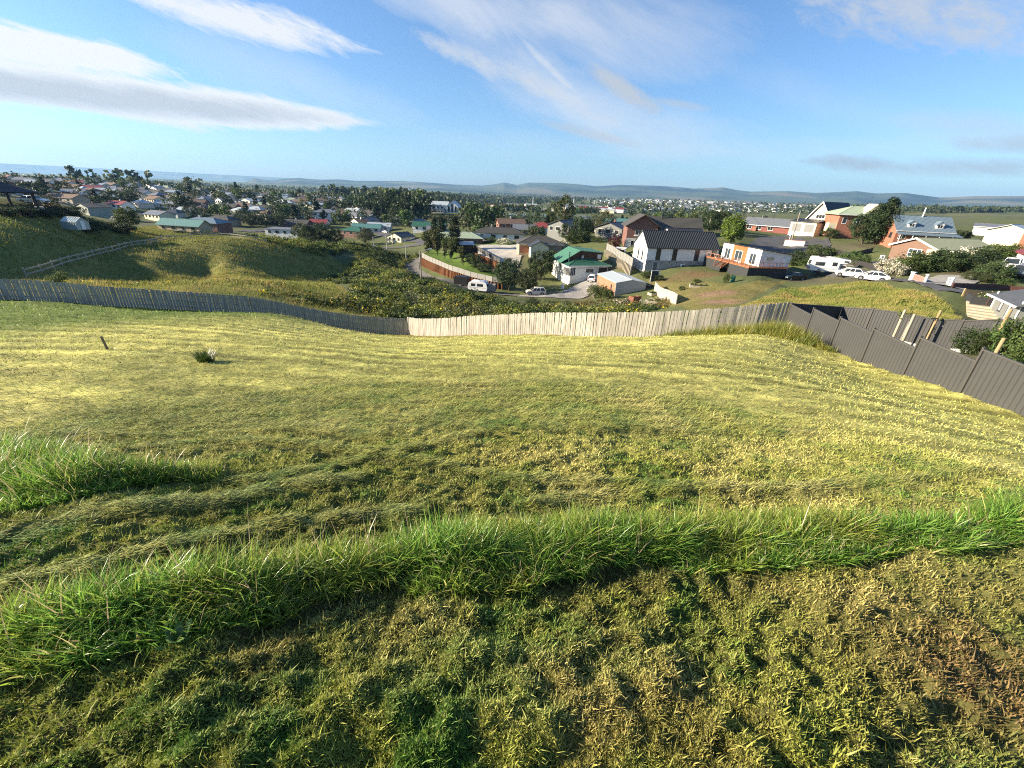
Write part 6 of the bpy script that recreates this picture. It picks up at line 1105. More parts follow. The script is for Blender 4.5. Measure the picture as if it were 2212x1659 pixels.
def onroad(u, v, R, dz=0.09): p = atm(u, v, R); q = gnd(p.x, p.y); q.z += dz; return q
def hitp(u, v, rmin=60, dz=0.05): p = hit(u, v, rmin); p.z += dz; return p
car('liftback', onroad(1882, 601, 70), R_(145), pw, 'white liftback car parked nose left on the road below the hedge'); car('hatch', onroad(1831, 594, 76), R_(150), pw, 'white hatchback parked between the motorhome and the front white car')
car('sedan', onroad(1712, 605, 77, 0.04), R_(195), paint('black_green_paint', (0.012, 0.02, 0.018), 0.15), 'black sedan parked beside the white deck house')
car('suv', onroad(1157, 638, 93), R_(186), paint('silver_paint', (0.5, 0.48, 0.43)), 'pale silver hatchback parked at the end of the gravel drive'); car('hatch', onroad(1279, 615, 102), R_(70), pw, 'white car half hidden behind the shed roof')
car('suv', hitp(1763, 503, 100), R_(165), paint('red_paint', (0.34, 0.012, 0.02)), 'red suv parked below the leaning pole at the turning circle'); car('hatch', hitp(1710, 498.5, 100), R_(-75), paint('silver_grey', (0.36, 0.37, 0.38)), 'silver hatchback facing out beside the chalet garage'); car('ute', hitp(1697, 496, 100), R_(-60), pw, 'white utility truck behind the silver hatchback', 'utility truck')
car('ute', onroad(2175, 592, 78), R_(215), pw, 'white utility truck parked by the red garage door', 'utility truck'); car('suv', onroad(2203, 597, 74), R_(210), paint('grey_paint', (0.16, 0.17, 0.18)), 'grey car cut off by the right edge beside the bushes')
# white cabin boat on a trailer
bt = empty('boat', hitp(1786, 506, 100), R_(20), 'white cabin boat on a trailer beside the red suv', 'boat'); b = MB(); b.hexa([(-2.4, -.7, .5), (1.6, -.7, .5), (1.6, .7, .5), (-2.4, .7, .5), (-2.6, -1.05, 1.3), (2.8, -.25, 1.55), (2.8, .25, 1.55), (-2.6, 1.05, 1.3)]); child(bt, 'hull', bevelled(b.mesh('hull', pw))); b = MB(); b.hexa([(-.6, -.8, 1.35), (1.4, -.6, 1.45), (1.4, .6, 1.45), (-.6, .8, 1.35), (-.5, -.7, 2.1), (.7, -.6, 2.1), (.7, .6, 2.1), (-.5, .7, 2.1)]); child(bt, 'cabin', b.mesh('cabin', carglass)); b = MB(); b.box(-.7, .8, -.75, .75, 2.1, 2.2); child(bt, 'cabin_roof', b.mesh('cabin_roof', pw)); b = MB(); b.bar((-2.4, -.6, .42), (2.8, 0, .42), .1); b.bar((-2.4, .6, .42), (2.8, 0, .42), .1); child(bt, 'trailer_frame', b.mesh('trailer_frame', alu)); wheel(bt, -1.0, .95, .3); wheel(bt, -1.0, -.95, .3)
# motorhome
def motorhome(p, yaw, label):
    r = empty('motorhome', p, yaw, label, 'motorhome'); m = paint('motorhome_white', (0.78, 0.78, 0.76), 0.35)
    b = MB(); b.prism([(-3.5, .75), (-3.6, 1.3), (-3.35, 2.9), (-3.2, 3.0), (1.2, 3.05), (2.85, 2.95), (3.0, 2.55), (2.2, 2.15), (1.3, 2.12), (1.25, .45), (-2.8, .45)], -1.15, 1.15, axis='y'); child(r, 'body', bevelled(b.mesh('body', m), 0.08, 2))
    b = MB(); b.prism([(1.28, .42), (1.28, 1.95), (2.3, 1.95), (2.95, 1.25), (3.35, 1.05), (3.42, .45), (3.0, .4)], -0.95, 0.95, axis='y'); child(r, 'cab', bevelled(b.mesh('cab', m), 0.06, 2))
    for s in (-1, 1):
        g = MB(); g.hexa([(1.6, s*0.955-0.01, 1.2), (2.75, s*0.955-0.01, 1.2), (2.75, s*0.955+0.01, 1.2), (1.6, s*0.955+0.01, 1.2), (1.6, s*0.955-0.01, 1.82), (2.3, s*0.955-0.01, 1.82), (2.3, s*0.955+0.01, 1.82), (1.6, s*0.955+0.01, 1.82)]); child(r, 'cab_window', g.mesh('cab_window', carglass))
        for x0, x1, z0, z1 in ((-2.8, -1.2, 1.5, 2.2), (0.1, 0.9, 1.6, 2.3), (1.9, 2.7, 2.4, 2.7)): g = MB(); g.box(x0, x1, s*1.155-0.012, s*1.155+0.012, z0, z1); child(r, 'side_window', g.mesh('side_window', carglass))
        st = MB(); st.box(-3.3, 1.1, s*1.156-0.006, s*1.156+0.006, 0.95, 1.02); st.box(-3.3, -0.5, s*1.156-0.006, s*1.156+0.006, 1.1, 1.14); child(r, 'stripe', st.mesh('stripe', mat('grey_stripe', (0.3, 0.32, 0.36), 0.4))); sk = MB(); sk.box(-3.4, 1.2, s*1.157-0.006, s*1.157+0.006, 0.46, 0.62); child(r, 'skirt', sk.mesh('skirt', mat('grey_skirt', (0.4, 0.4, 0.41), 0.5)))
    g = MB(); g.hexa([(-3.60, -.8, 1.55), (-3.5, -.8, 1.55), (-3.5, .8, 1.55), (-3.60, .8, 1.55), (-3.48, -.8, 2.35), (-3.4, -.8, 2.35), (-3.4, .8, 2.35), (-3.48, .8, 2.35)]); child(r, 'rear_window', g.mesh('rear_window', carglass)); g = MB(); g.hexa([(2.98, -.8, 1.28), (3.04, -.8, 1.28), (3.04, .8, 1.28), (2.98, .8, 1.28), (2.36, -.75, 1.9), (2.42, -.75, 1.9), (2.42, .75, 1.9), (2.36, .75, 1.9)]); child(r, 'windscreen', g.mesh('windscreen', carglass))
    g = MB(); g.box(-2.2, -1.1, -.5, .5, 3.06, 3.16); child(r, 'solar_panel', g.mesh('solar_panel', mat('solar_black', (0.02, 0.022, 0.03), 0.2))); g = MB(); g.box(-0.4, 0.2, -.4, .4, 3.06, 3.2); child(r, 'roof_hatch', g.mesh('roof_hatch', alu)); g = MB(); g.tube([(-3.3, .9, 3.02), (0.8, .9, 3.1)], 0.06, 8); child(r, 'awning', g.mesh('awning', alu))
    for x in (-1.9, 2.45):
        for s in (-1, 1): wheel(r, x, s*0.98, 0.35, 0.22); a = MB(); a.tube([(x, s*0.9, .4), (x, s*(1.158 if x < 0 else .958), .4)], 0.43, 18); child(r, 'wheel_arch', a.mesh('wheel_arch', blackp))
    for s in (-1, 1): g = MB(); g.box(3.3, 3.43, s*.7-.15, s*.7+.15, .75, .92); child(r, 'headlight', g.mesh('headlight', lampw)); g = MB(); g.box(-3.6, -3.5, s*.95-.1, s*.95+.1, .9, 1.15); child(r, 'tail_light', g.mesh('tail_light', lampr))
    return r
motorhome(onroad(1785, 593, 81), R_(-18), 'white motorhome with an over cab sleeper parked between the black and white cars')
# caravan and black trailer
cv = empty('caravan', onroad(1034, 628, 96), R_(168), 'old white caravan parked below the retaining wall', 'caravan'); b = MB(); b.prism([(-2.1, .45), (-2.25, 1.1), (-2.05, 2.1), (-1.6, 2.4), (1.5, 2.45), (2.05, 2.1), (2.3, 1.2), (2.15, .45)], -1.05, 1.05, axis='y'); child(cv, 'body', bevelled(b.mesh('body', pw), 0.16, 3))
for s in (-1, 1):
    for x0, x1 in ((-1.3, .1), (.5, 1.5)): g = MB(); g.box(x0, x1, s*1.055-.01, s*1.055+.01, 1.35, 1.95); child(cv, 'window', g.mesh('window', carglass))
    wheel(cv, -.1, s*.95, .32); st = MB(); st.box(-2.0, 2.0, s*1.056-.006, s*1.056+.006, 1.05, 1.13); child(cv, 'stripe', st.mesh('stripe', MATS['grey_stripe']))
g = MB(); g.hexa([(-2.21, -.7, 1.35), (-2.1, -.7, 1.35), (-2.1, .7, 1.35), (-2.21, .7, 1.35), (-2.12, -.7, 1.95), (-2.0, -.7, 1.95), (-2.0, .7, 1.95), (-2.12, .7, 1.95)]); child(cv, 'end_window', g.mesh('end_window', carglass)); g = MB(); g.bar((2.1, -.3, .5), (3.1, 0, .5), .08); g.bar((2.1, .3, .5), (3.1, 0, .5), .08); child(cv, 'drawbar', g.mesh('drawbar', blackp)); g = MB(); g.box(-.3, .3, -.3, .3, 2.42, 2.55); child(cv, 'roof_hatch', g.mesh('roof_hatch', alu))
tr = empty('box_trailer', onroad(998, 619, 102), R_(165), 'black enclosed trailer parked next to the white caravan', 'trailer'); b = MB(); b.prism([(-1.7, .5), (-1.7, 2.1), (-1.3, 2.35), (1.3, 2.35), (1.7, 2.1), (1.7, .5)], -.95, .95, axis='y'); child(tr, 'body', b.mesh('body', mat('trailer_black', (0.018, 0.018, 0.02), 0.4))); g = MB(); g.box(-1.5, 1.5, -.97, -.955, .75, .95); child(tr, 'red_marking', g.mesh('red_marking', mat('trailer_red', (0.3, 0.02, 0.02), 0.5))); g = MB(); g.box(-1.3, 1.3, -.99, -.955, 1.75, 2.05); child(tr, 'side_hatch', g.mesh('side_hatch', blackp)); wheel(tr, 0, -1.0, .32); wheel(tr, 0, 1.0, .32); g = MB(); g.bar((1.7, 0, .5), (2.8, 0, .5), .1); child(tr, 'drawbar', g.mesh('drawbar', blackp))
hb = empty('horse_float', onroad(1062, 628, 96), R_(170), 'small grey weathered box trailer beside the caravan', 'trailer'); b = MB(); b.box(-.9, .9, -.8, .8, .35, 1.9); child(hb, 'body', b.mesh('body', mat('grey_ply', (0.3, 0.27, 0.24), 0.8, 0.15))); g = MB(); g.box(.92, .96, -.7, .7, .4, 1.8); child(hb, 'end_door', g.mesh('end_door', dkwall)); wheel(hb, 0, -.85, .28); wheel(hb, 0, .85, .28)
# vehicles in the suburb
car('van', hitp(633, 477, 120), R_(170), pw, 'white van parked on the street in front of the dark street trees', 'van'); car('van', hitp(250, 476, 110), R_(175), pw, 'white van parked below the large olive green tree', 'van'); car('hatch', hitp(535, 482, 120), R_(160), pw, 'white car at the left end of the grey street'); car('sedan', hitp(833, 503, 120), R_(140), pw, 'white car on the side street by the willow'); car('hatch', hitp(404, 502, 110), R_(180), pw, 'white car in front of the blue roofed red house'); car('sedan', hitp(75, 440, 110), R_(10), pw, 'pale car behind the pavilion posts'); car('hatch', hitp(868, 512, 120), R_(20), paint('dark_blue_paint', (0.02, 0.03, 0.06)), 'dark car on the side street beyond the cream gabled house'); car('sedan', hitp(440, 447, 120), R_(20), pw, 'white car parked high on the left hillside street')
tk = empty('truck', hitp(1120, 485.5, 150), R_(0), 'long truck with grey trailer and red cab in the valley', 'truck'); b = MB(); b.box(-8, 4, -1.25, 1.25, 1.1, 3.9); child(tk, 'trailer', b.mesh('trailer', mat('truck_grey', (0.42, 0.44, 0.46), 0.5))); b = MB(); b.prism([(4.4, .7), (4.4, 3.3), (5.8, 3.3), (6.6, 2.0), (6.8, .7)], -1.2, 1.2, axis='y'); child(tk, 'cab', bevelled(b.mesh('cab', paint('truck_red', (0.5, 0.06, 0.04))), .08)); g = MB(); g.box(5.95, 6.3, -1.0, 1.0, 2.1, 2.9); child(tk, 'windscreen', g.mesh('windscreen', carglass))
for x in (-6.5, -5.2, 2.6, 5.6):
    for s in (-1, 1): wheel(tk, x, s*1.05, .5, .28)
# ------------------------------------------------------------------ the suburb, the town and the far country
RANK = {}
def ranked(o, base, u): RANK.setdefault(base, []).append((u, o))
ORD = ['first', 'second', 'third', 'fourth', 'fifth', 'sixth', 'seventh', 'eighth', 'ninth', 'tenth', 'eleventh', 'twelfth', 'thirteenth', 'fourteenth', 'fifteenth', 'sixteenth', 'seventeenth', 'eighteenth', 'nineteenth']
TENS = {2: 'twent', 3: 'thirt', 4: 'fort', 5: 'fift', 6: 'sixt', 7: 'sevent', 8: 'eight', 9: 'ninet'}
def ordinal(n):
    if n < 20: return ORD[n-1]
    t, k = divmod(n, 10)
    return TENS[t]+'ieth' if k == 0 else TENS[t]+'y-'+ORD[k-1]
FW = {}
def farwin(w, h):
    if (w, h) not in FW: b = MB(); b.box(-w/2-.08, w/2+.08, -.06, 0, -.08, h+.08, 0); b.box(-w/2, w/2, -.08, -.02, 0, h, 1); FW[(w, h)] = b.mesh('window', [trim, dglass])
    return FW[(w, h)]
WC = {'white': white, 'cream': cream, 'red brick': brick, 'tan': tanw, 'pale': palew, 'grey': greyw, 'grey green': greygreen, 'brown brick': bbrick}
RC = {'grey': r_grey, 'dark': r_dark, 'brown': r_brown, 'red': r_red, 'green': r_green, 'blue grey': r_blue, 'pale': r_pale, 'charcoal': r_char, 'pale green': r_pgreen, 'teal': r_teal}
TAKEN = []
def sub_house(u, v, L, D, yaw, kind, wc, rc, where, label=None, H=2.7, rise=None, win=3, sink=4.0, ch=True):
    p = hit(u, v, 100); rise = rise or (1.9 if kind != 'gy' else 1.7); c, s = math.cos(R_(yaw)), math.sin(R_(yaw)); o = Vector((p.x-c*L/2, p.y-s*L/2, p.z))
    TAKEN.append((p.x, p.y, max(L, D)*0.62))
    base = f"{wc} house with {rc} {'hipped' if kind == 'hip' else 'flat' if kind in ('flat', 'mono') else 'gabled'} roof {where}"
    r = empty('house', o, R_(yaw), label or base, 'house', None if label else 'suburb houses'); child(r, 'wall', wall_mesh(L, D, H, sink, kind, rise, WC[wc])); rf = child(r, 'roof', roof_mesh(L, D, H, kind, rise, 0.5, RC[rc]))
    for k in range(win): child(r, 'window', farwin(1.8 if k % 2 else 1.3, 1.2), (L*(k+0.6)/(win+0.2), 0, H-1.75))
    child(r, 'window', farwin(1.5, 1.2), (0, D*0.5, H-1.75), -math.pi/2)
    if ch and random.random() < 0.6: chimney(rf, L*random.uniform(.3, .7), D*0.5, H+rise, 0.6, brick if random.random() < .6 else palew)
    if not label: ranked(r, base, u)
    return r
HL = [ # u, foot v, length, depth, yaw, roof kind, wall, roof, label, wall height
    (609, 513, 16, 9, -4, 'flat', 'white', 'grey', 'large angular white house on a high wall at the valley edge', 3.6), (636, 493, 15, 8, -3, 'gx', 'red brick', 'dark', 'long dark roofed house directly behind the white angular one', 2.7), (686, 492, 10, 8, 4, 'gx', 'pale', 'red', 'house with red roof right of the dark roofed one', 2.7),
    (702, 478, 15, 10, 8, 'hip', 'white', 'grey', 'two storey white house with pale grey roof above the street', 5.4), (660, 469, 11, 8, 6, 'hip', 'white', 'dark', 'white house left of the two storey white one', 3.0), (759, 514, 13, 9, -18, 'hip', 'red brick', 'green', 'red brick house with bright green hipped roof in the valley', 3.6), (791, 502, 16, 8, 4, 'gx', 'pale', 'teal', 'long low house with grey green roof beside the green hipped one', 2.6),
    (787, 487, 9, 9, -30, 'gy', 'white', 'grey', 'white gabled house behind the long grey green roof', 3.2), (766, 489, 9, 8, -40, 'gy', 'cream', 'brown', 'cream gabled house left of the white gabled one', 3.0), (818, 500, 13, 9, 5, 'gx', 'white', 'pale', 'white house with pale roof and carport behind the willow', 2.8), (852, 524, 9, 9, -30, 'gy', 'cream', 'charcoal', 'small cream gabled house with dark roof at the street bend', 2.8),
    (860, 486, 12, 9, 5, 'hip', 'cream', 'grey', 'cream house with grey hipped roof and tall chimney', 2.9), (901, 490, 10, 8, -4, 'hip', 'red brick', 'grey', 'low red brick house below the bluff', 2.6), (925, 500, 17, 8, -3, 'gx', 'white', 'green', 'long white house with dark green roof below the bluff', 2.6), (819, 473, 9, 8, 10, 'hip', 'pale', 'red', 'house with steep red roof under the dark hill trees', 2.8), (937, 514, 7, 6, -10, 'gy', 'white', 'red', 'small white house with red roof beside the cypress', 2.8),
    (985, 530, 19, 9, 3, 'hip', 'red brick', 'pale green', 'long house with pale green hipped roof behind the lawn trees', 2.6), (1078, 520, 19, 9, -2, 'hip', 'white', 'dark', 'long white house with dark hipped roof beyond the concrete yard', 2.7), (1106, 505, 12, 9, 12, 'gx', 'red brick', 'brown', 'two storey brown brick house near the truck', 4.4), (1131, 509, 9, 8, 0, 'gx', 'grey', 'grey', 'small grey roofed house beside the golden tree', 2.6), (1173, 505, 11, 8, -5, 'hip', 'pale', 'red', 'bungalow with red roof beside the golden yellow tree', 2.7),
    (1203, 523, 9, 10, -40, 'gy', 'grey', 'charcoal', 'tall modern grey gabled house among the dark trees', 5.6), (1248, 482, 12, 8, 10, 'gx', 'tan', 'dark', 'dark roofed house by the river bank', 3.0), (1272, 496, 17, 9, 4, 'gx', 'grey', 'grey', 'grey roofed house behind the blossoming tree', 3.2), (1325, 500, 14, 9, -5, 'gx', 'pale', 'teal', 'teal roofed house left of the red brick house', 3.0), (1312, 515, 10, 9, -40, 'gy', 'grey', 'charcoal', 'dark gabled house peeking out behind the pale blossoming tree', 3.4),
    (432, 499, 17, 9, -6, 'hip', 'red brick', 'blue grey', 'red house with wide blue grey roof above the lawn', 3.4), (387, 500, 18, 6, -9, 'gx', 'tan', 'teal', 'long low dark green roofed building above the lawn', 2.4), (470, 488, 15, 9, -8, 'hip', 'tan', 'dark', 'tan house with dark grey hipped roof right of the blue roofed one', 3.4), (516, 481, 14, 9, -8, 'hip', 'grey', 'dark', 'dark roofed grey house at the left end of the street', 3.4), (330, 476, 14, 9, -22, 'gx', 'cream', 'grey', 'cream house with wide grey roof right of the olive tree', 3.4), (368, 471, 11, 8, -8, 'hip', 'white', 'charcoal', 'white house with charcoal roof between cream and pale blue ones', 3.2), (400, 468, 12, 8, -8, 'gx', 'white', 'pale', 'white house with pale blue iron roof', 3.6),
    (474, 444, 12, 9, -35, 'gy', 'white', 'grey', 'white gabled house with grey roof facing the sun', 4.0), (488, 455, 14, 8, -6, 'gx', 'red brick', 'dark', 'long red house just below the white sunny gable', 2.6), (324, 440, 14, 9, -30, 'gx', 'cream', 'brown', 'cream house with brown roof and sunny gable end', 3.2), (281, 432, 14, 9, -25, 'gx', 'cream', 'brown', 'brown roofed house left of the cream sunny gable', 2.8), (332, 414, 11, 8, -30, 'gy', 'white', 'blue grey', 'white house with blue roof high on the left slope', 3.0), (180, 461, 15, 10, -28, 'gy', 'grey green', 'dark', 'grey green gabled house with open carport below the slope', 3.4), (126, 437, 24, 9, -14, 'gx', 'tan', 'brown', 'very long brown roofed house behind the pavilion', 2.8), (91, 401, 13, 8, -10, 'gx', 'white', 'dark', 'white house with dark roof above the pavilion', 2.8), (72, 414, 11, 9, -40, 'gy', 'cream', 'brown', 'cream gable with brown roof behind the pavilion roof', 3.2), (248, 452, 12, 8, -12, 'gx', 'white', 'red', 'white house with dark red roof above the olive tree', 3.0), (253, 427, 13, 9, -35, 'gy', 'pale', 'dark', 'pale gabled house with dark roof on the left slope', 3.0), (505, 440, 12, 8, -10, 'mono', 'white', 'dark', 'white flat roofed house right of the sunny gable', 3.0), (517, 425, 12, 8, -8, 'mono', 'white', 'charcoal', 'white framed flat roofed house on the upper slope', 3.0), (565, 451, 17, 8, 3, 'gx', 'white', 'pale green', 'long white house with pale green roof on the middle slope', 2.8), (940, 508, 8, 6, 0, 'gx', 'white', 'grey', 'small white shed below the green roofed long house', 2.4)]
for u, v, L, D, y, k, wc, rc, lb, H in HL: sub_house(u, v, L, D, y, k, wc, rc, '', lb, H, win=4 if L > 13 else 3)
def px_pts(n, poly, rmin):
    x0, y0 = np.min(poly, 0); x1, y1 = np.max(poly, 0); out = []
    while len(out) < n:
        u, v = rng.uniform(x0, x1), rng.uniform(y0, y1)
        if inpoly(np.array([u]), np.array([v]), poly)[0]: out.append((u, v))
    return out
SUBURB = [(-60, 392), (60, 385), (160, 390), (260, 397), (360, 406), (470, 416), (600, 424), (760, 432), (880, 446), (890, 470), (800, 484), (700, 466), (560, 470), (430, 460), (300, 450), (180, 440), (60, 425), (-60, 420)]
wcs = ['white']*5+['cream']*3+['pale']*3+['red brick']*2+['tan', 'grey green', 'brown brick']; rcs = ['grey']*6+['dark']*3+['brown']*2+['pale']*4+['red', 'blue grey', 'blue grey', 'pale green', 'grey', 'dark', 'brown']
placed = 0
for u, v in px_pts(1500, SUBURB, 100):
    p = hit(u, v, 100)
    if any(math.hypot(p.x-a, p.y-b) < c+7 for a, b, c in TAKEN): continue
    k = random.choice(['gx', 'gx', 'hip', 'gy', 'hip']); L = random.uniform(10, 15)
    sub_house(u, v, L, random.uniform(7.5, 9.5), random.uniform(-40, 20), k, random.choice(wcs), random.choice(rcs), 'on the left hillside', win=2); placed += 1
    if placed >= 150: break

print('random houses', placed)
# church on the bluff
cp_ = hit(945, 458, 300); ch = empty('church', cp_ + Vector((-14, 0, 0)), R_(-4), 'white church hall with tall dark arched windows on the bluff', 'church'); child(ch, 'hall_wall', wall_mesh(24, 12, 6.5, 4, 'gx', 3.2, white)); child(ch, 'hall_roof', roof_mesh(24, 12, 6.5, 'gx', 3.2, 0.5, r_pale)); b = MB(); b.prism([(0, -4), (11, -4), (11, 6), (5.5, 10.5), (0, 6)], -4, 12, axis='y'); child(ch, 'nave_wall', b.mesh('nave_wall', white), (24.05, 0, 0)); child(ch, 'nave_roof', roof_mesh(11, 16, 6, 'gy', 4.5, 0.4, r_pale), (24.05, -4, 0))
for x, hh in ((2.2, 5), (5.5, 7), (8.8, 5)): g = MB(); g.prism([(x-.9, .8), (x+.9, .8), (x+.9, hh), (x, hh+1.2), (x-.9, hh)], -4.08, -4.003, axis='y'); child(ch, 'tall_window', g.mesh('tall_window', dglass), (24.05, 0, 0))
for x in (3, 7, 11, 15, 19): child(ch, 'window', farwin(2.2, 1.6), (x, 0, 3.6))
b = MB(); b.box(10, 22, -9, -0.05, -4, 3.0); child(ch, 'front_block', b.mesh('front_block', palew)); b = MB(); b.box(9.7, 22.3, -9.3, 0, 3.02, 3.3); child(ch, 'front_roof', b.mesh('front_roof', r_grey))
for x in (12, 15, 18, 20.5): child(ch, 'window', farwin(1.6, 1.2), (x, -9, 0.6))
sub_house(1008, 465, 16, 8, -3, 'gx', 'grey green', 'green', '', 'low dark green shed on the grass right of the church', 2.8, win=2)
# suburb trees
TK = ['far', 'far', 'farmid', 'faroli', 'farmid', 'farcon']; TL_ = {'far': 'dark spreading tree among the suburb houses', 'farmid': 'mid green round tree among the suburb houses', 'faroli': 'dull olive tree among the suburb houses', 'farcon': 'dark pointed conifer among the suburb houses'}
def far_tree(u, v, h, key, base, w=1.0, grp='suburb trees', rmin=100, sk=True):
    p = hit(u, v, rmin); cr, tk_ = TREE[key][int(rng.integers(len(TREE[key])))]; r = empty({'farcon': 'conifer_tree'}.get(key, 'tree'), p, rng.uniform(0, 6.28), base, 'tree', grp); r.scale = (h*w, h*w, h); child(r, 'trunk', tk_); child(r, 'crown', cr)
    if sk: ranked(r, base, u)
    return r
nt = 0
for u, v in px_pts(900, [(-60, 388), (60, 381), (160, 386), (260, 394), (360, 403), (470, 414), (600, 421), (760, 429), (900, 444), (930, 470), (900, 498), (800, 486), (700, 486), (560, 486), (430, 462), (300, 452), (180, 444), (60, 428), (-60, 420)], 100):
    p = hit(u, v, 100)
    if any(math.hypot(p.x-a, p.y-b) < c*0.8+1.5 for a, b, c in TAKEN): continue
    k = random.choice(TK); far_tree(u, v, random.uniform(6, 11)*(0.55 if v < 400 else 0.8 if v < 425 else 1)*(1.15 if k == 'farcon' else 1), k, TL_[k], random.uniform(0.85, 1.3)); nt += 1
    if nt >= 165: break
for i, (u, v, h) in enumerate([(800, 462, 17), (815, 466, 16), (832, 468, 18), (848, 466, 15), (862, 470, 17), (878, 472, 18), (892, 470, 19), (905, 474, 17), (782, 458, 15), (842, 458, 19), (870, 460, 20), (888, 458, 18), (908, 462, 20), (915, 470, 17), (760, 452, 14), (822, 456, 17)]): far_tree(u, v, h, random.choice(['far', 'far', 'farmid']), 'tall dark tree in the grove left of the church', 1.0, 'grove beside the church')
for i, u in enumerate(np.linspace(1072, 1288, 21)):
    if 1188 < u < 1228: continue
    far_tree(u, 462.5+0.012*(u-1072)*1.6, 13, 'farmid', 'round tree in the row along the river bank', 1.05, 'row of trees along the river', 500, False)
for i, (u, v, h) in enumerate([(1015, 498, 14), (1035, 500, 16), (1055, 497, 15), (1072, 494, 12), (1010, 488, 13), (1120, 470, 12), (1145, 474, 11), (1160, 478, 13), (1300, 482, 12), (1330, 480, 12), (1375, 490, 13), (1395, 488, 12), (1420, 492, 13), (1440, 486, 14), (1465, 488, 13), (1490, 490, 12), (1510, 485, 13), (1110, 492, 9), (1140, 496, 8), (1225, 494, 9), (1245, 500, 9), (1262, 506, 8), (1160, 516, 8), (1145, 520, 9), (1030, 515, 7), (1560, 478, 12), (1600, 480, 13), (1625, 478, 12), (1650, 476, 12), (1480, 478, 14)]): far_tree(u, v, h*(0.45 if u > 1290 else 0.65 if u > 1100 else 0.95), random.choice(['far', 'farmid', 'faroli', 'far']), 'broad green tree on the valley floor behind the near houses', 1.1, 'valley floor trees', 130)
# the town across the river
tw = 0
for u, v in px_pts(130, [(1060, 446), (1240, 447), (1300, 452), (1420, 452), (1430, 462), (1300, 461), (1200, 457), (1060, 454)], 500):
    p = hit(u, v, 500); L = random.uniform(18, 42); D = random.uniform(12, 20); H = random.uniform(4, 7.5); c = random.choice([white]*5+[cream, palew, r_pale]); b = MB(); b.prism([(0, -3), (D, -3), (D, H), (D/2, H+2), (0, H)], 0, L, m=0, axis='x'); slab(b, [(-.4, -.4, H), (L+.4, -.4, H), (L+.4, D/2, H+2.2), (-.4, D/2, H+2.2)], .15, 1); slab(b, [(L+.4, D+.4, H), (-.4, D+.4, H), (-.4, D/2+.01, H+2.2), (L+.4, D/2+.01, H+2.2)], .15, 1); b.box(L*.2, L*.45, -.08, -.004, .3, 2.6, 2)
    rcn = random.choice(['pale', 'pale', 'grey', 'red', 'teal', 'grey']); o = link('warehouse', b.mesh('warehouse', [c, RC[rcn], dglass]), None, p, R_(random.uniform(-25, 15))); base = f'white town building with {rcn} roof across the river'; tag(o, base, 'building', 'town buildings across the river'); ranked(o, base, u); tw += 1
    if tw >= 46: break
p = hit(1237, 457, 500); b = MB(); b.box(0, 34, 0, 14, -3, 8, 0); b.box(2, 32, -.2, -.003, .5, 3, 1); tag(link('warehouse', b.mesh('warehouse', [mat('bright_red', (0.6, 0.035, 0.03), 0.6), glass]), None, p, 0.0), 'bright red building in the town right of the tall poplar', 'building')
# far side houses: the nearest singly, the rest as one mass
def speck(b, x, y, z, L, D, H, rz, mw, mr):
    c, s = math.cos(rz), math.sin(rz); T = lambda q: (x+q[0]*c-q[1]*s, y+q[0]*s+q[1]*c, z+q[2])
    b.hexa([T(q) for q in [(0, 0, -3), (L, 0, -3), (L, D, -3), (0, D, -3), (0, 0, H), (L, 0, H), (L, D, H), (0, D, H)]], mw); b.add([T(q) for q in [(-.4, -.4, H), (L+.4, -.4, H), (L+.4, D+.4, H), (-.4, D+.4, H), (0, D/2, H+2), (L, D/2, H+2)]], [(0, 1, 5, 4), (2, 3, 4, 5), (1, 2, 5), (3, 0, 4)], mr)
FMATS = [white, cream, palew, r_grey, r_pale, r_brown, r_dark]; fz = MB(); nf = 0
for u, v in px_pts(720, [(1270, 436), (1330, 424), (1450, 424), (1600, 430), (1760, 437), (1860, 440), (1880, 450), (1700, 458), (1560, 458), (1430, 452), (1290, 447)], 800):
    p = hit(u, v, 700); L, D, H = random.uniform(12, 22), random.uniform(8, 11), random.uniform(3, 5.5); mw, mr = random.choice([0, 0, 0, 1, 2]), random.choice([3, 3, 4, 4, 5, 6]); rz_ = random.uniform(-0.9, 0.5)
    if nf < 60 and v > 444:
        b = MB(); speck(b, 0, 0, 0, L, D, H, 0, mw, mr); o = link('house', b.mesh('house', FMATS), None, p, rz_); base = 'small pale house in the suburb across the river'; tag(o, base, 'house', 'houses across the river'); ranked(o, base, u); nf += 1
    elif p.length < 6000: speck(fz, p.x, p.y, p.z, L, D, H, rz_, mw, mr)
tag(link('distant_houses', fz.mesh('distant_houses', FMATS)), 'white specks of houses covering the slope across the river', 'houses', kind='stuff')
# woods and hedgerows: too many to count
def woods(name, P, hs, label, cols, cards=14):
    n = len(P); k = np.repeat(np.arange(n), cards); m = len(k); d = rng.normal(size=(m, 3)); d /= np.linalg.norm(d, axis=1)[:, None]; h = hs[k]
    pos = P[k]+np.stack([d[:, 0]*h*0.30, d[:, 1]*h*0.30, h*0.5+d[:, 2]*h*0.46], -1); ci = rng.integers(len(cols), size=n); c = np.array(cols)[ci][k]*(0.7+0.6*rng.random((m, 1)))
    V, idx, sz, C = leafcards(pos, h*0.19*(0.6+0.8*rng.random(m)), c, d*0.9, 0.75); return tag(link(name, npmesh(name, V, idx, sz, scrubm, C)), label, 'woods', kind='stuff')
def wood_pts(n, poly, rmin, near=680):
    out = []; pts = px_pts(n, poly, rmin); 
    for u, v in pts:
        p = hit(u, v, rmin)
        if p.length > 8800 or p.length < near: continue
        out.append(tuple(p))
    return np.array(out)
WD = [(0.04, 0.058, 0.024), (0.06, 0.08, 0.03), (0.075, 0.10, 0.036), (0.095, 0.11, 0.045)]
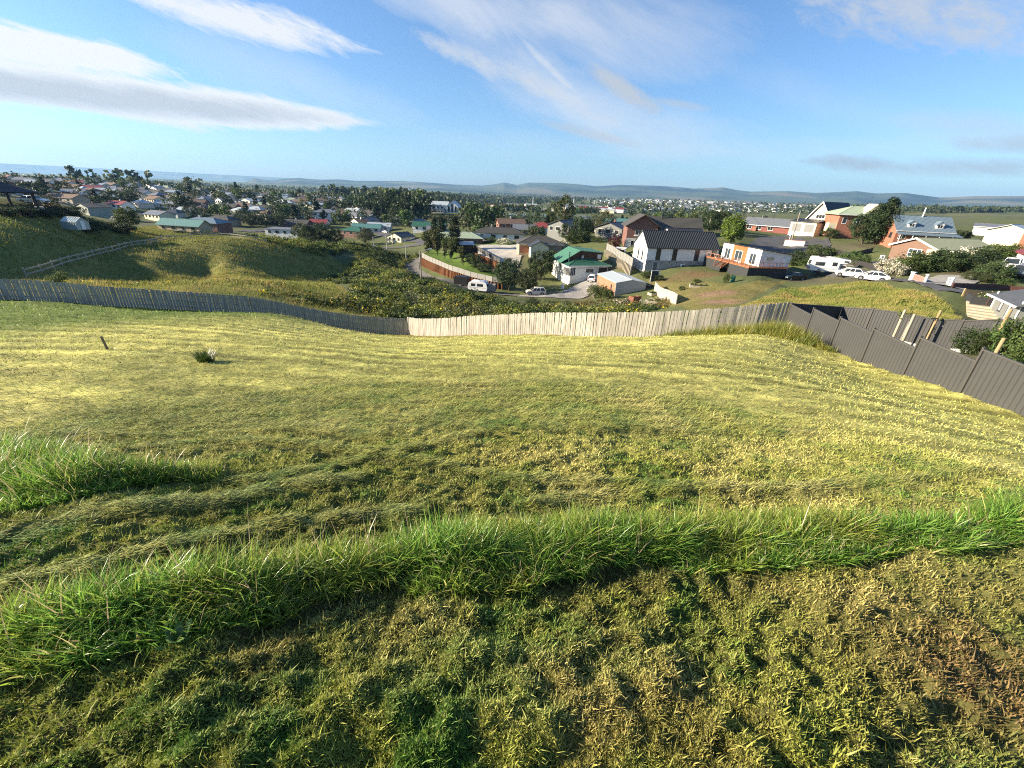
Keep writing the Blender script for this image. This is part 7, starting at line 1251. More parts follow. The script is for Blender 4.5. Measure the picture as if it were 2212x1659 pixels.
P = wood_pts(1500, [(150, 391), (300, 392), (560, 402), (800, 412), (1000, 420), (1060, 432), (1000, 444), (900, 440), (760, 426), (600, 414), (450, 408), (300, 400)], 500); k = fbm(P[:, 0]/260, P[:, 1]/420, 131, 3) > 0.42; P = P[k]; woods('woodland', P, 9+8*rng.random(len(P)), 'belts of dark trees across the plain', WD)
P = wood_pts(1300, [(1000, 424), (1060, 412), (1150, 411), (1195, 414), (1200, 422), (1320, 424), (1320, 432), (1230, 440), (1100, 444), (1000, 446), (930, 440), (800, 428), (820, 424)], 800); woods('woodland', P, 12+8*rng.random(len(P)), 'dark pine plantation on the low rise before the hills', WD[:2])
P = wood_pts(1500, [(1240, 450), (1290, 432), (1320, 424), (1500, 428), (1700, 436), (1860, 440), (2000, 446), (2040, 458), (1960, 462), (1700, 462), (1560, 462), (1450, 464), (1420, 474), (1500, 482), (1640, 478), (1700, 486), (1600, 490), (1480, 484), (1400, 474), (1300, 452)], 300); woods('woodland', P, 7+7*rng.random(len(P)), 'trees filling the ground between the houses across the river', WD)
P = wood_pts(260, [(1990, 456), (2212, 455), (2300, 456), (2300, 460), (2212, 459), (2100, 460), (1990, 462)], 900); woods('woodland', P, 8+6*rng.random(len(P)), 'tree rows along the green ridge at the right', WD)
P = wood_pts(520, [(1040, 478), (1070, 468), (1200, 470), (1290, 478), (1300, 486), (1200, 482), (1140, 484), (1080, 488)], 300, 330); woods('woodland', P, 2+3*rng.random(len(P)), 'low trees on the near river bank', WD)
P = wood_pts(330, [(-60, 386), (120, 384), (300, 398), (470, 412), (700, 424), (880, 440), (860, 446), (700, 434), (470, 420), (300, 408), (100, 394), (-60, 392)], 300, 330); woods('woodland', P, 4+4*rng.random(len(P)), 'tree tops along the crest of the left suburb', WD)
# factory with a steam plume far out
p = at(882, 409.5, 5000); p.z = float(gz(np.array([p.x]), np.array([p.y]))[0]); b = MB(); b.box(-60, 40, 0, 30, -5, 16, 0); b.box(-20, 5, 2, 28, 16, 28, 0); b.tube([(50, 10, -5), (50, 10, 48)], [4, 3], 10, 1); tag(link('factory', b.mesh('factory', [white, palew]), None, p), 'tiny pale factory with a chimney far out on the plain', 'factory')
# ---- poles
polem = mat('grey_pole', (0.28, 0.25, 0.2), 0.9, 0.15, 4, stretch=(1, 1, 0.2)); concm = mat('concrete_pole', (0.42, 0.40, 0.36), 0.9, 0.08, 4)
def pole(u, v0, v1, label, arm=1, lamp=False, rmin=60, R=None, m=None, yaw=0.4):
    p = hit(u, v0, rmin) if R is None else gnd(*atm(u, v0, R)[:2]); h = hgt(u, v0, v1, p); o = empty('utility_pole' if not lamp else 'street_lamp', p, yaw, label, 'pole' if not lamp else 'street lamp'); b = MB(); b.tube([(0, 0, -1), (0, 0, h)], [0.17, 0.11], 9); child(o, 'post', b.mesh('post', m or polem)); k = h/9
    if arm and not lamp:
        b = MB(); b.bar((-1.2, 0, h-0.5), (1.2, 0, h-0.5), 0.12, 0.14); child(o, 'crossarm', b.mesh('crossarm', polem))
        for x in (-1.1, -.4, .4, 1.1): b = MB(); b.tube([(x, 0, h-.42), (x, 0, h-.22)], .05, 6); child(o, 'insulator', b.mesh('insulator', trim))
    if lamp: b = MB(); b.tube([(0, 0, h-.5), (.5, 0, h), (1.9, 0, h+.35)], .05, 6); child(o, 'arm', b.mesh('arm', concm)); b = MB(); b.hexa([(1.7, -.12, h+.22), (2.5, -.12, h+.36), (2.5, .12, h+.36), (1.7, .12, h+.22), (1.7, -.1, h+.4), (2.5, -.1, h+.5), (2.5, .1, h+.5), (1.7, .1, h+.4)]); child(o, 'lamp_head', b.mesh('lamp_head', alu))
    return o
pole(910, 603, 548, 'tall pole with a lamp arm beside the curving lane', 0, True, yaw=0.4); pole(878, 562.5, 522, 'street lamp on the grass at the bend of the lane', 0, True, m=concm); pole(836, 538.6, 512, 'street lamp on the verge of the valley street', 0, True, m=concm); pole(849.5, 531, 508, 'pole before the small cream gabled house'); pole(808, 536, 514, 'street lamp under the willow tree', 0, True, m=concm); pole(840, 510, 486, 'pole on the side street behind the willow'); pole(892, 514, 496, 'pole on the street below the bluff'); pole(1236, 524, 494, 'pole beside the dark trees by the modern grey house'); pole(1530.7, 494, 457, 'tall pole rising behind the red brick house', R=142); pole(1701, 549.6, 489, 'bare pole standing by the white wall at the turning circle', 0, R=112); pole(1760.8, 500, 457, 'pole in front of the steep roofed chalet', 0, R=128); pole(1642, 490, 462, 'pole behind the long low maroon bungalow', 0, R=150); pole(2204, 492, 471, 'pole near the right edge behind the cream house', 1, R=170)
for u, v0, v1 in ((306, 453, 429), (391, 449, 427), (425, 444, 427), (447, 440, 420), (360, 432, 407), (164, 406, 390), (36, 393, 377), (122, 403, 388), (560, 440, 424), (645, 450, 430), (690, 440, 424), (600, 436, 420), (560, 476, 452), (730, 455, 436), (210, 425, 405), (500, 432, 414)): 
    o = pole(u, v0, v1, 'wooden power pole among the left suburb houses', rmin=100); o['group'] = 'suburb power poles'; ranked(o, 'wooden power pole among the left suburb houses', u)
for u, v0, v1 in ((1151, 446, 429), (1238.5, 449, 432)):
    p = hit(u, v0, 500); h = hgt(u, v0, v1, p); b = MB(); s = 1.6
    for x in (-s, s):
        for y in (-s, s): b.bar((x, y, -2), (x*.4, y*.4, h), .5)
    for k in range(7):
        z0, z1 = h*k/7, h*(k+1)/7; f0, f1 = s*(1-.6*k/7), s*(1-.6*(k+1)/7)
        for q, r2 in (((-f0, -f0, z0), (f1, -f1, z1)), ((f0, -f0, z0), (-f1, -f1, z1)), ((-f0, f0, z0), (f1, f1, z1)), ((f0, -f0, z0), (f1, f1, z1))): b.bar(q, r2, .3)
    tag(link('lattice_mast', b.mesh('lattice_mast', alu), None, p), 'lattice mast in the town left of the poplars' if u < 1200 else 'lattice mast in the town right of the poplars', 'mast')
# wires between named poles
def wire(p, q, sag, label):
    p = Vector(p); q = Vector(q); b = MB(); pts = [p.lerp(q, t/12)-Vector((0, 0, sag*4*(t/12)*(1-t/12))) for t in range(13)]; b.tube([x-p for x in pts], 0.025, 4); return tag(link('power_line', b.mesh('power_line', blackp), None, p), label, 'cable')
# ------------------------------------------------------------------ walls, fences and garden things in the middle distance
rust = mat('rusty_post', (0.24, 0.095, 0.035), 0.85, 0.25, 3); tgrey = striped('grey_sheet', (0.23, 0.225, 0.205), 0.2, 'X', 0.5, 0.6, 0.05, dark=0.85); ptimb = mat('pale_timber', (0.42, 0.36, 0.26), 0.85, 0.15, 3)
def resamp(P, step):
    P = np.array(P, dtype=float)[:, :2]; d = np.concatenate([[0], np.cumsum(np.hypot(*np.diff(P, axis=0).T))]); n = max(2, int(d[-1]/step)+1); t = np.linspace(0, d[-1], n); return [(float(np.interp(q, d, P[:, 0])), float(np.interp(q, d, P[:, 1]))) for q in t], t/d[-1]
def retaining(P, h0, h1, fh0, fh1, label, mpost, mpanel, mfence, step=0.9, fence=True, name='retaining_wall', fstep=2.4, posty=0.14):
    pts, t = resamp(P, step); o0 = gnd(*pts[0]); r = empty(name, o0, 0, label, 'wall'); zs = [float(gz(np.array([x]), np.array([y]))[0]) for x, y in pts]; zs = list(np.convolve(np.pad(zs, 2, mode='edge'), np.ones(5)/5, 'valid')); pm = MB(); pm.box(-posty, posty, -.30, .06, -1.0, 1.0); me = pm.mesh('post', mpost); pan = MB(); fen = MB(); cap = MB()
    for i in range(len(pts)):
        x, y = pts[i]; H = h0+(h1-h0)*t[i]; j = min(i+1, len(pts)-1); k = max(0, j-1); rz = math.atan2(pts[j][1]-pts[k][1], pts[j][0]-pts[k][0])
        po = child(r, 'post', me, (x-o0.x, y-o0.y, zs[i]-o0.z+H/2-0.2), rz); po.scale = (1, 1, (H/2+0.2))
        if i < len(pts)-1:
            x1, y1 = pts[i+1]; H1 = h0+(h1-h0)*t[i+1]; nx, ny = -(y1-y)/step*0.06, (x1-x)/step*0.06
            q = lambda a, b, z, s: (a-o0.x+nx*s, b-o0.y+ny*s, z-o0.z); pan.hexa([q(x, y, zs[i]-1, 1), q(x1, y1, zs[i+1]-1, 1), q(x1, y1, zs[i+1]-1, 2.5), q(x, y, zs[i]-1, 2.5), q(x, y, zs[i]+H-.05, 1), q(x1, y1, zs[i+1]+H1-.05, 1), q(x1, y1, zs[i+1]+H1-.05, 2.5), q(x, y, zs[i]+H-.05, 2.5)])
    child(r, 'panel', pan.mesh('panel', mpanel))
    if fence:
        fp, ft = resamp(P, fstep); fr_ = empty('panel_fence', o0, 0, label.split(' below')[0] if False else None, None)
        for i in range(len(fp)-1):
            (x, y), (x1, y1) = fp[i], fp[i+1]; L = math.hypot(x1-x, y1-y); rz = math.atan2(y1-y, x1-x); za = np.interp(ft[i], t, zs)+h0+(h1-h0)*ft[i]; zb = np.interp(ft[i+1], t, zs)+h0+(h1-h0)*ft[i+1]; H = fh0+(fh1-fh0)*ft[i]; m = MB(); m.hexa([(0.05, .05, 0), (L-.05, .05, zb-za), (L-.05, .09, zb-za), (.05, .09, 0), (.05, .05, H), (L-.05, .05, zb-za+H), (L-.05, .09, zb-za+H), (.05, .09, H)]); child(fr_, 'panel', m.mesh('panel', mfence), (x-o0.x, y-o0.y, za-o0.z), rz)
            m = MB(); m.box(-.05, .05, .03, .12, -.1, H+.04); child(fr_, 'post', m.mesh('post', postm), (x-o0.x, y-o0.y, za-o0.z), rz)
        return r, fr_
    return r, None
WL = [tuple(hit(u, v, 80))[:2] for u, v in ((912, 574), (926, 581), (945, 588), (962, 595.5), (980, 602), (1000, 608), (1022, 614), (1045, 619), (1066, 623), (1084, 625))]
w_, f_ = retaining(WL, 2.5, 1.5, 1.45, 1.15, 'long timber retaining wall of rust coloured posts above the lane', rust, mat('dark_board', (0.025, 0.016, 0.012), 0.9, 0.2, 3), tgrey); tag(f_, 'pale grey panel fence along the top of the long retaining wall', 'fence')  # boards coloured near black to paint the shade between the posts
# the garden terrace held up by that wall
_p, _t = resamp(WL, 2.0); _z = [float(gz(np.array([x]), np.array([y]))[0])+2.5-1.0*k for (x, y), k in zip(_p, _t)]; bk = [tuple(atm(*q))[:2] for q in ((928, 548, 164), (965, 552, 150), (1002, 562, 138), (1030, 574, 128), (1058, 590, 117), (1078, 602, 110))]; bp, _ = resamp(bk, 1.0); bp = [bp[int(round(k*(len(bp)-1)))] for k in _t]
V_ = []
for (x, y), z, (bx, by_) in zip(_p, _z, bp):
    for s in np.linspace(0, 1, 10): X, Y = x+(bx-x)*s, y+(by_-y)*s; g = float(gz(np.array([X]), np.array([Y]))[0]); V_.append((X+(bx-x)/50, Y+(by_-y)/50, max(z-0.12+(g+0.1-z)*s**2.2, g+.1)))
gi = np.arange(len(V_)).reshape(-1, 10); q4 = np.stack([gi[:-1, :-1], gi[:-1, 1:], gi[1:, 1:], gi[1:, :-1]], -1).reshape(-1, 4)
lawn_c = np.tile(np.array((0.11, 0.17, 0.03)), (len(V_), 1)); tag(link('lawn', npmesh('lawn', np.array(V_), q4.ravel(), np.full(len(q4), 4), gm, lawn_c, True)), 'bright mown lawn on the terrace behind the long retaining wall', 'lawn', kind='structure')
W2 = [tuple(hit(u, v, 80))[:2] for u, v in ((1022, 556), (1040, 564), (1058, 573), (1076, 583))]; retaining(W2, 1.6, 1.9, 0, 0, 'shorter garden wall of orange timber posts under the yard fence', rust, MATS['dark_board'], None, 0.8, False)
def bar_fence(P, h, label, m, step=2.0, rails=2, name='yard_fence', pale=0, rt=0.05, rh=0.12, mesh=None, dz=0.0, pw_=0.06, cat='fence'):
    pts, t = resamp(P, step); o0 = gnd(*pts[0]); o0.z += dz; r = empty(name, o0, 0, label, cat); pb = MB(); pb.box(-pw_, pw_, -pw_, pw_, -.5, h+.05); pme = pb.mesh('post', m); zz = [float(gz(np.array([x]), np.array([y]))[0])+dz for x, y in pts]; zz = list(np.convolve(np.pad(zz, 1, mode='edge'), np.ones(3)/3, 'valid'))
    for i, (x, y) in enumerate(pts):
        child(r, 'post', pme, (x-o0.x, y-o0.y, zz[i]-o0.z))
        if i == len(pts)-1: break
        x1, y1 = pts[i+1]; L = math.hypot(x1-x, y1-y); rz = math.atan2(y1-y, x1-x); dzz = zz[i+1]-zz[i]
        if pale:
            m_ = MB(); n = int(L/pale)
            for k in range(n): a = L*(k+.5)/n; w = L/n*0.46; z = dzz*(k+.5)/n; m_.box(a-w, a+w, -.1, -.08, z-.2, z+h+random.uniform(-.02, .02))
            child(r, 'palings', m_.mesh('palings', m), (x-o0.x, y-o0.y, zz[i]-o0.z), rz)
        elif mesh: m_ = MB(); m_.hexa([(.05, -.01, .05), (L-.05, -.01, dzz+.05), (L-.05, .01, dzz+.05), (.05, .01, .05), (.05, -.01, h-.05), (L-.05, -.01, h+dzz-.05), (L-.05, .01, h+dzz-.05), (.05, .01, h-.05)]); child(r, 'panel', m_.mesh('panel', mesh), (x-o0.x, y-o0.y, zz[i]-o0.z), rz)
        else:
            for k in range(rails): z = h*(k+.75)/rails-.05; m_ = MB(); m_.bar((0, -.085, z), (L, -.085, z+dzz), rt, rh); child(r, 'rail', m_.mesh('rail', m), (x-o0.x, y-o0.y, zz[i]-o0.z), rz)
    return r
bar_fence([tuple(hit(u, v, 80))[:2] for u, v in ((1024, 541), (1040, 550), (1058, 560), (1080, 574))], 1.3, 'black yard fence along the edge of the concrete yard', mat('black_fence', (0.03, 0.03, 0.03), 0.6), 2.2, mesh=mat('black_mesh', (0.06, 0.058, 0.055), 0.7), dz=0.5)
gw, gf = retaining([tuple(atm(*q))[:2] for q in ((1306, 562, 124), (1324, 572, 115), (1344, 584, 106), (1362, 594, 100))], 1.6, 1.9, 1.7, 1.8, 'stepped timber retaining wall between the green roofed and white houses', ptimb, MATS['dark_board'], tgrey, 0.9); tag(gf, 'grey green panel fence on the wall between the two houses', 'fence')
bar_fence([tuple(atm(*q))[:2] for q in ((1412, 636, 88), (1430, 648, 80), (1458, 668, 70))], 1.7, 'short weathered paling fence running down beside the shed', palem, 2.2, name='paling_fence', pale=0.17)
bar_fence([tuple(atm(*q))[:2] for q in ((1806, 560, 92), (1840, 570, 87), (1880, 582, 80), (1918, 592, 75))], 1.15, 'black paling fence along the road verge', mat('black_stain', (0.035, 0.032, 0.03), 0.8, 0.1), 2.6, name='paling_fence', pale=0.15)
bar_fence([tuple(atm(*q))[:2] for q in ((2058, 617, 61), (2110, 623, 60), (2160, 628, 62), (2230, 633, 64))], 0.7, 'low red brown paling fence at the right side of the road', mat('red_brown_stain', (0.11, 0.045, 0.038), 0.8, 0.15), 2.4, name='paling_fence', pale=0.16)
bar_fence([tuple(atm(*q))[:2] for q in ((1790, 557, 99), (1840, 562, 94), (1880, 552, 99))], 1.1, 'dark board fence behind the low spreading shrub', MATS['black_stain'], 2.4, name='board_fence', pale=0.3)
# gate with white pillars
def pillar(u, v, R, label, h=1.3, s=0.22, m=None):
    p = onroad(u, v, R, 0); o = empty('gate_pillar', p, 0.4, label, 'gate pillar'); b = MB(); b.box(-s, s, -s, s, -.5, h); child(o, 'shaft', b.mesh('shaft', m or trim)); b = MB(); b.box(-s-.06, s+.06, -s-.06, s+.06, h+.002, h+.1); child(o, 'cap', b.mesh('cap', trim)); return p
p1 = pillar(1968, 604, 66, 'pale pillar on the left of the wrought iron gate', 1.15, 0.22, palew); p2 = pillar(1998, 609, 63, 'thin white pillar on the right of the wrought iron gate', 1.05, 0.12); pillar(2053, 615, 62, 'white leaning pillar at the start of the red brown fence', 1.1, 0.12); pillar(2046, 614, 63, 'short white pillar beside the driveway', .9, 0.11)
gd = (p2-p1); g = empty('iron_gate', p1, math.atan2(gd.y, gd.x), 'low pinkish wrought iron gate between two pillars', 'gate'); gl = gd.length; gmt = mat('pink_iron', (0.42, 0.28, 0.24), 0.6, 0.1); b = MB()
for z in (.25, 1.0): b.bar((.35, 0, z), (gl-.2, 0, z), .06)
child(g, 'rail', b.mesh('rail', gmt)); b = MB()
for k in range(22): b.bar((.4+(gl-.65)*k/21, 0, .25), (.4+(gl-.65)*k/21, 0, 1.0), .03)
child(g, 'bars', b.mesh('bars', gmt)); b = MB(); b.box(.35, gl-.2, .03, .05, .27, .98); child(g, 'back_panel', b.mesh('back_panel', mat('pink_panel', (0.33, 0.22, 0.18), 0.7)))
# white wall stub with brick cap and the white box at the turning circle
b = MB(); p = gnd(*atm(1700, 556, 108)[:2]); o = empty('garden_wall', p, R_(-25), 'short white garden wall with orange coping under the bare pole', 'wall'); b.box(-1.6, 3.0, -.12, .12, -1, 1.5); child(o, 'render', b.mesh('render', white)); b = MB(); b.box(-1.7, 3.1, -.2, .2, 1.502, 1.62); child(o, 'coping', b.mesh('coping', obrick))
p = gnd(*atm(1695, 552, 111)[:2]); o = empty('letterbox', p, 0.3, 'white letterbox on a post beside the bare pole', 'letterbox'); b = MB(); b.box(-.05, .05, -.05, .05, -.3, 2.0); child(o, 'post', b.mesh('post', trim)); b = MB(); b.box(-.3, .3, -.2, .2, 2.0, 2.35); child(o, 'box', b.mesh('box', trim))
# rail fence over the left hill
FF = [tuple(atm(*q))[:2] for q in ((60, 603, 66), (113, 599, 68), (150, 594, 71), (203, 582, 76), (255, 571, 82), (305, 560, 88), (350, 551, 94), (390, 543, 101), (425, 536.5, 107), (455, 536, 111), (500, 539.5, 115), (549, 542, 117), (580, 542, 120))]
bar_fence(FF, 1.15, 'long weathered post and rail fence crossing the left hillside', mat('grey_rail', (0.34, 0.31, 0.26), 0.9, 0.15), 2.3, rails=2, name='rail_fence', rh=0.17)
# greenhouse
p = gnd(*atm(139, 503, 92)[:2]); gr = empty('greenhouse', p, R_(-10), 'small aluminium greenhouse on the left hillside', 'greenhouse'); gpan = mat('greenhouse_glass', (0.32, 0.40, 0.40), 0.15, 0.1, 1.0, spec=0.8); fr_m = mat('aluminium', (0.55, 0.57, 0.57), 0.4, 0.05, metal=0.4); GLn, GD_, GH_ = 3.5, 2.1, 1.35
b = MB(); b.prism([(0, 0), (GD_, 0), (GD_, GH_), (GD_/2, GH_+.8), (0, GH_)], 0.02, GLn-.02, axis='x'); child(gr, 'glazing', b.mesh('glazing', gpan)); b = MB()
for k in range(8):
    x = GLn*k/7; b.bar((x, -.02, 0), (x, -.02, GH_), .05); b.bar((x, GD_+.02, 0), (x, GD_+.02, GH_), .05); b.bar((x, -.02, GH_), (x, GD_/2, GH_+.83), .05); b.bar((x, GD_+.02, GH_), (x, GD_/2, GH_+.83), .05)
for y, z in ((-.02, GH_), (GD_+.02, GH_), (GD_/2, GH_+.83)): b.bar((0, y, z), (GLn, y, z), .07)
for y in (.7, 1.4): b.bar((GLn+.01, y, 0), (GLn+.01, y, GH_+.4), .05)
child(gr, 'frame', b.mesh('frame', fr_m)); b = MB(); b.box(GLn+.03, GLn+.06, .75, 1.35, .05, 1.5); child(gr, 'door', b.mesh('door', trim))
# pavilion
pc = atm(82, 447, 99); pvz = pc.z; pv = empty('pavilion', pc, R_(50), 'open timber pavilion with a dark slatted roof at the left edge', 'pavilion'); dkt = mat('dark_timber', (0.03, 0.026, 0.03), 0.7, 0.1)
HH = 2.4
for x in (0, -3.3, -9.0):
    for y in (0, 4.5):
        b = MB(); b.box(x-.15, x+.15, y-.15, y+.15, -.6, HH); child(pv, 'post', b.mesh('post', dkt))
b = MB(); b.bar((-11.2, 0, HH+.1), (.4, 0, HH+.1), .16, .25); b.bar((-11.2, 4.5, HH+.1), (.4, 4.5, HH+.1), .16, .25); child(pv, 'beam', b.mesh('beam', dkt)); b = MB(); a_ = (-12.5, -1.2, HH+.3); c_ = (.9, -1.0, HH+.2); d_ = (.9, 5.5, HH+.2); e_ = (-12.5, 5.5, HH+.2); p_, q_ = (-8.5, 2.3, HH+1.8), (-3.6, 2.3, HH+1.8)
slab(b, [c_, d_, q_, q_], .1); slab(b, [d_, e_, p_, q_], .1); slab(b, [e_, a_, p_, p_], .1)
for k in range(11):
    s0, s1 = k/11, (k+.55)/11; A0 = Vector(a_).lerp(Vector(p_), s0); A1 = Vector(c_).lerp(Vector(q_), s0); B0 = Vector(a_).lerp(Vector(p_), s1); B1 = Vector(c_).lerp(Vector(q_), s1); slab(b, [A0, A1, B1, B0], .06)
child(pv, 'roof', b.mesh('roof', mat('navy_roof', (0.028, 0.03, 0.045), 0.5, 0.08))); b = MB(); b.box(-11, -7.0, 1.5, 4.3, -.4, HH); child(pv, 'back_room', b.mesh('back_room', dkt)); b = MB(); b.box(-6.9, -5.1, 1.2, 1.28, 0.2, 2.2); child(pv, 'screen', b.mesh('screen', alu)); b = MB(); b.box(-12, .8, -.8, 5.3, -1.0, -.05); child(pv, 'floor', b.mesh('floor', conc))
# things round the shed and on the lawn below the deck
def junk(u, v, R, name, label, cat): p = gnd(*atm(u, v, R)[:2]); return empty(name, p, random.uniform(-.5, .5), label, cat), p
o, p = junk(1370, 652, 80, 'planter_box', 'open topped rusty timber planter in front of the shed', 'planter'); bx_m = mat('rusty_board', (0.22, 0.09, 0.055), 0.9, 0.25)
for n_, q in (('side_panel', (-.9, .9, -.7, -.62, 0, 1.3)), ('side_panel', (-.9, .9, .62, .7, 0, 1.0)), ('side_panel', (-.9, -.82, -.615, .615, 0, 1.2)), ('side_panel', (.82, .9, -.615, .615, 0, 1.2))): b = MB(); b.box(*q); child(o, n_, b.mesh(n_, bx_m))
for i, (u, v, R, lb) in enumerate(((1397, 664, 74, 'grey pallet leaning at the left of the timber pile'), (1412, 666, 73, 'pale pallet in the middle of the timber pile'), (1352, 648, 81, 'pallet lying flat in front of the shed wall'))):
    o, p = junk(u, v, R, 'pallet', lb, 'pallet'); o.rotation_euler = (R_(60) if i < 2 else 0, 0, o.rotation_euler[2]); b = MB()
    for k in range(7): b.box(-.7, .7, -.55+k*.16, -.45+k*.16, .1, .13)
    child(o, 'boards', b.mesh('boards', ptimb)); b = MB()
    for x in (-.66, 0, .62): b.box(x, x+.06, -.55, .52, 0, .098)
    child(o, 'bearers', b.mesh('bearers', ptimb))
lgm = mat('pale_log', (0.38, 0.33, 0.24), 0.9, 0.2); lge = mat('grey_log', (0.22, 0.2, 0.17), 0.9, 0.2)
for i, (u, v, R) in enumerate([(1385+5*k+random.uniform(-2, 2), 660+random.uniform(-5, 5), 76) for k in range(12)]+[(1330+6*k, 655+random.uniform(-2, 3), 79) for k in range(6)]):
    p = gnd(*atm(u, v, R)[:2]); a = random.uniform(0, 3.14); b = MB(); L = random.uniform(.4, 1.1); b.tube([(-L*math.cos(a), -L*math.sin(a), .1), (L*math.cos(a), L*math.sin(a), .14+random.random()*.5)], random.uniform(.07, .14), 8); o = link('log', b.mesh('log', lgm if i % 3 else lge), None, p); base = 'cut log lying in the timber heap below the shed'; tag(o, base, 'log', 'logs below the shed'); ranked(o, base, u)
def frame_bed(u, v, R, L, D, label, veg):
    o, p = junk(u, v, R, 'garden_bed', label, 'garden bed'); b = MB()
    for q in ((-L, L, -D, -D+.08, -.2, .25), (-L, L, D-.08, D, -.2, .25), (-L, -L+.08, -D+.085, D-.085, -.2, .25), (L-.08, L, -D+.085, D-.085, -.2, .25)): b.box(*q)
    child(o, 'edging', b.mesh('edging', ptimb)); pts = [(rng.uniform(-L+.2, L-.2), rng.uniform(-D+.2, D-.2), .25) for _ in range(30)]; child(o, 'plants', clumps_mesh('plants', pts, [.28]*30, 24, .09, veg)); return o
frame_bed(1420, 629, 85, 1.6, .7, 'raised bed of leafy vegetables at the top of the paling fence', (.03, .07, .03)); frame_bed(1512, 615, 84, 1.7, .7, 'timber edged garden bed in the middle of the lawn', (.08, .1, .04))
o, p = junk(1581, 613, 84, 'tree_guard', 'green mesh guard round a young tree below the deck steps', 'tree guard'); b = MB(); b.tube([(0, 0, 0), (0, 0, 1.2)], .5, 4, cap=False); child(o, 'mesh', b.mesh('mesh', mat('green_net', (0.015, 0.13, 0.085), 0.7))); pts = [(random.uniform(-.2, .2), random.uniform(-.2, .2), .6+.3*k) for k in range(3)]; child(o, 'crown', clumps_mesh('crown', pts, [.25]*3, 20, .06, MD))
plant('shrub', gnd(*atm(1567, 612, 85)[:2]), 1.9, 'young staked tree beside the green mesh guard', 'tree', 'tree', .5)
o, p = junk(1404, 611, 93, 'leaning_screen', 'white metal frame leaning against the back of the shed', 'frame'); b = MB()
for q, r2 in (((0, 0, 0), (0, 0, 2.4)), ((1.6, 0, 0), (1.6, 0, 2.4)), ((0, 0, 2.4), (1.6, 0, 2.4)), ((0, 0, .1), (1.6, 0, .1))): b.bar(q, r2, .1)
child(o, 'frame', b.mesh('frame', trim)); b = MB(); b.box(.06, 1.54, .02, .04, .12, 2.3); child(o, 'panel', b.mesh('panel', mat('dark_mesh', (0.04, 0.045, 0.05), 0.6)))
o, p = junk(1216, 612, 99, 'water_heater', 'small white cabinet on the bank before the bay window', 'cabinet'); b = MB(); b.box(-.3, .3, -.25, .25, 0, 1.1); child(o, 'cabinet', b.mesh('cabinet', trim)); b = MB(); b.box(-.35, .35, -.3, .3, 1.102, 1.16); child(o, 'lid', b.mesh('lid', trim))
o, p = junk(1340, 553, 120, 'garden_shed', 'little white garden shed behind the panel fence', 'shed'); b = MB(); b.box(-1.2, 1.2, -.9, .9, -.5, 1.9); child(o, 'wall', b.mesh('wall', white)); b = MB(); b.box(-1.4, 1.4, -1.1, 1.1, 1.902, 2.05); child(o, 'roof', b.mesh('roof', trim)); b = MB(); b.box(-.2, 1.0, -.93, -.903, 0, 1.6); child(o, 'door', b.mesh('door', dglass))
o, p = junk(1008, 545, 146, 'garden_shelter', 'small brick garden shelter with a pale roof by the lawn trees', 'shelter'); b = MB(); b.box(-2, 2, -1.4, 1.4, -1, 2.2); child(o, 'wall', b.mesh('wall', brick)); b = MB(); slab(b, [(-2.5, -1.9, 2.25), (2.5, -1.9, 2.25), (2.5, 1.9, 2.9), (-2.5, 1.9, 2.9)], .12); child(o, 'roof', b.mesh('roof', r_pale)); b = MB(); b.box(-1.2, .8, -1.46, -1.403, .2, 1.9); child(o, 'opening', b.mesh('opening', dglass))
o, p = junk(1016, 566, 132, 'trellis', 'tall orange timber screen at the end of the lawn', 'screen'); b = MB(); b.box(-2.6, -2.4, -.1, .1, -.5, 3.2); b2 = MB(); b2.box(-2.38, 2.4, -.04, .04, .2, 3.0); child(o, 'post', b.mesh('post', rust)); child(o, 'screen', b2.mesh('screen', MATS['dark_board']))
# stakes in the neighbouring yard, old post in the paddock
for u, v, R, h, lb, m in ((1924, 741, 28.4, 1.75, 'first pale round stake in the yard behind the metal fence', ptimb), (1944, 749, 27.4, 1.75, 'second pale round stake in the yard beside the sapling', ptimb), (1999, 741, 28.4, 2.0, 'tall orange timber post against the back fence', raw), (2133, 762, 26.4, 1.95, 'orange timber post behind the leafy vine', raw), (2122, 815, 21.5, 1.3, 'short yellow post behind the last metal panels', raw)):
    p = gnd(*at(u, v, R)[:2]); b = MB(); b.tube([(0, 0, -.4), (0, 0, h*.5), (0.01, 0, h)], [.065, .06, .055], 10); tag(link('timber_stake', b.mesh('timber_stake', m), None, p), lb, 'stake')
p = gnd(*at(1938, 748, 27.8)[:2]); o = empty('sapling', p, 0, 'young sapling with drooping leaves between the two pale stakes', 'tree'); b = MB(); b.tube([(0, 0, -.3), (.05, 0, 1.0), (0, .05, 2.3)], [.035, .03, .015], 6); child(o, 'trunk', b.mesh('trunk', palebark)); pts = [(rng.uniform(-.8, 1.2), rng.uniform(-.4, .4), 1.5+.9*rng.random()) for _ in range(12)]; child(o, 'crown', clumps_mesh('crown', pts, [.14]*12, 12, .055, LT))
p = hit(233, 756); o = empty('old_post', p, 0.3, 'short weathered post standing alone in the mown paddock', 'post'); o.rotation_euler = (0.06, -0.05, 0.3); b = MB(); b.box(-.03, .03, -.03, .03, -.3, .6); k_ = hgt(0, 757, 727, p)/.6; o.scale = (k_, k_, k_); child(o, 'post', b.mesh('post', mat('old_wood', (0.16, 0.14, 0.11), 0.95, 0.2))); 
tussock('grass_tussock', (240, 758), 40, 0.13, 0.008, 'small tuft of grass round the foot of the old post', (0.07, 0.1, 0.025))
p = hit(392, 1392); o = empty('weed', p, 0, 'broad leaved weed at the near edge of the long grass strip', 'plant'); lv = []; lc = []
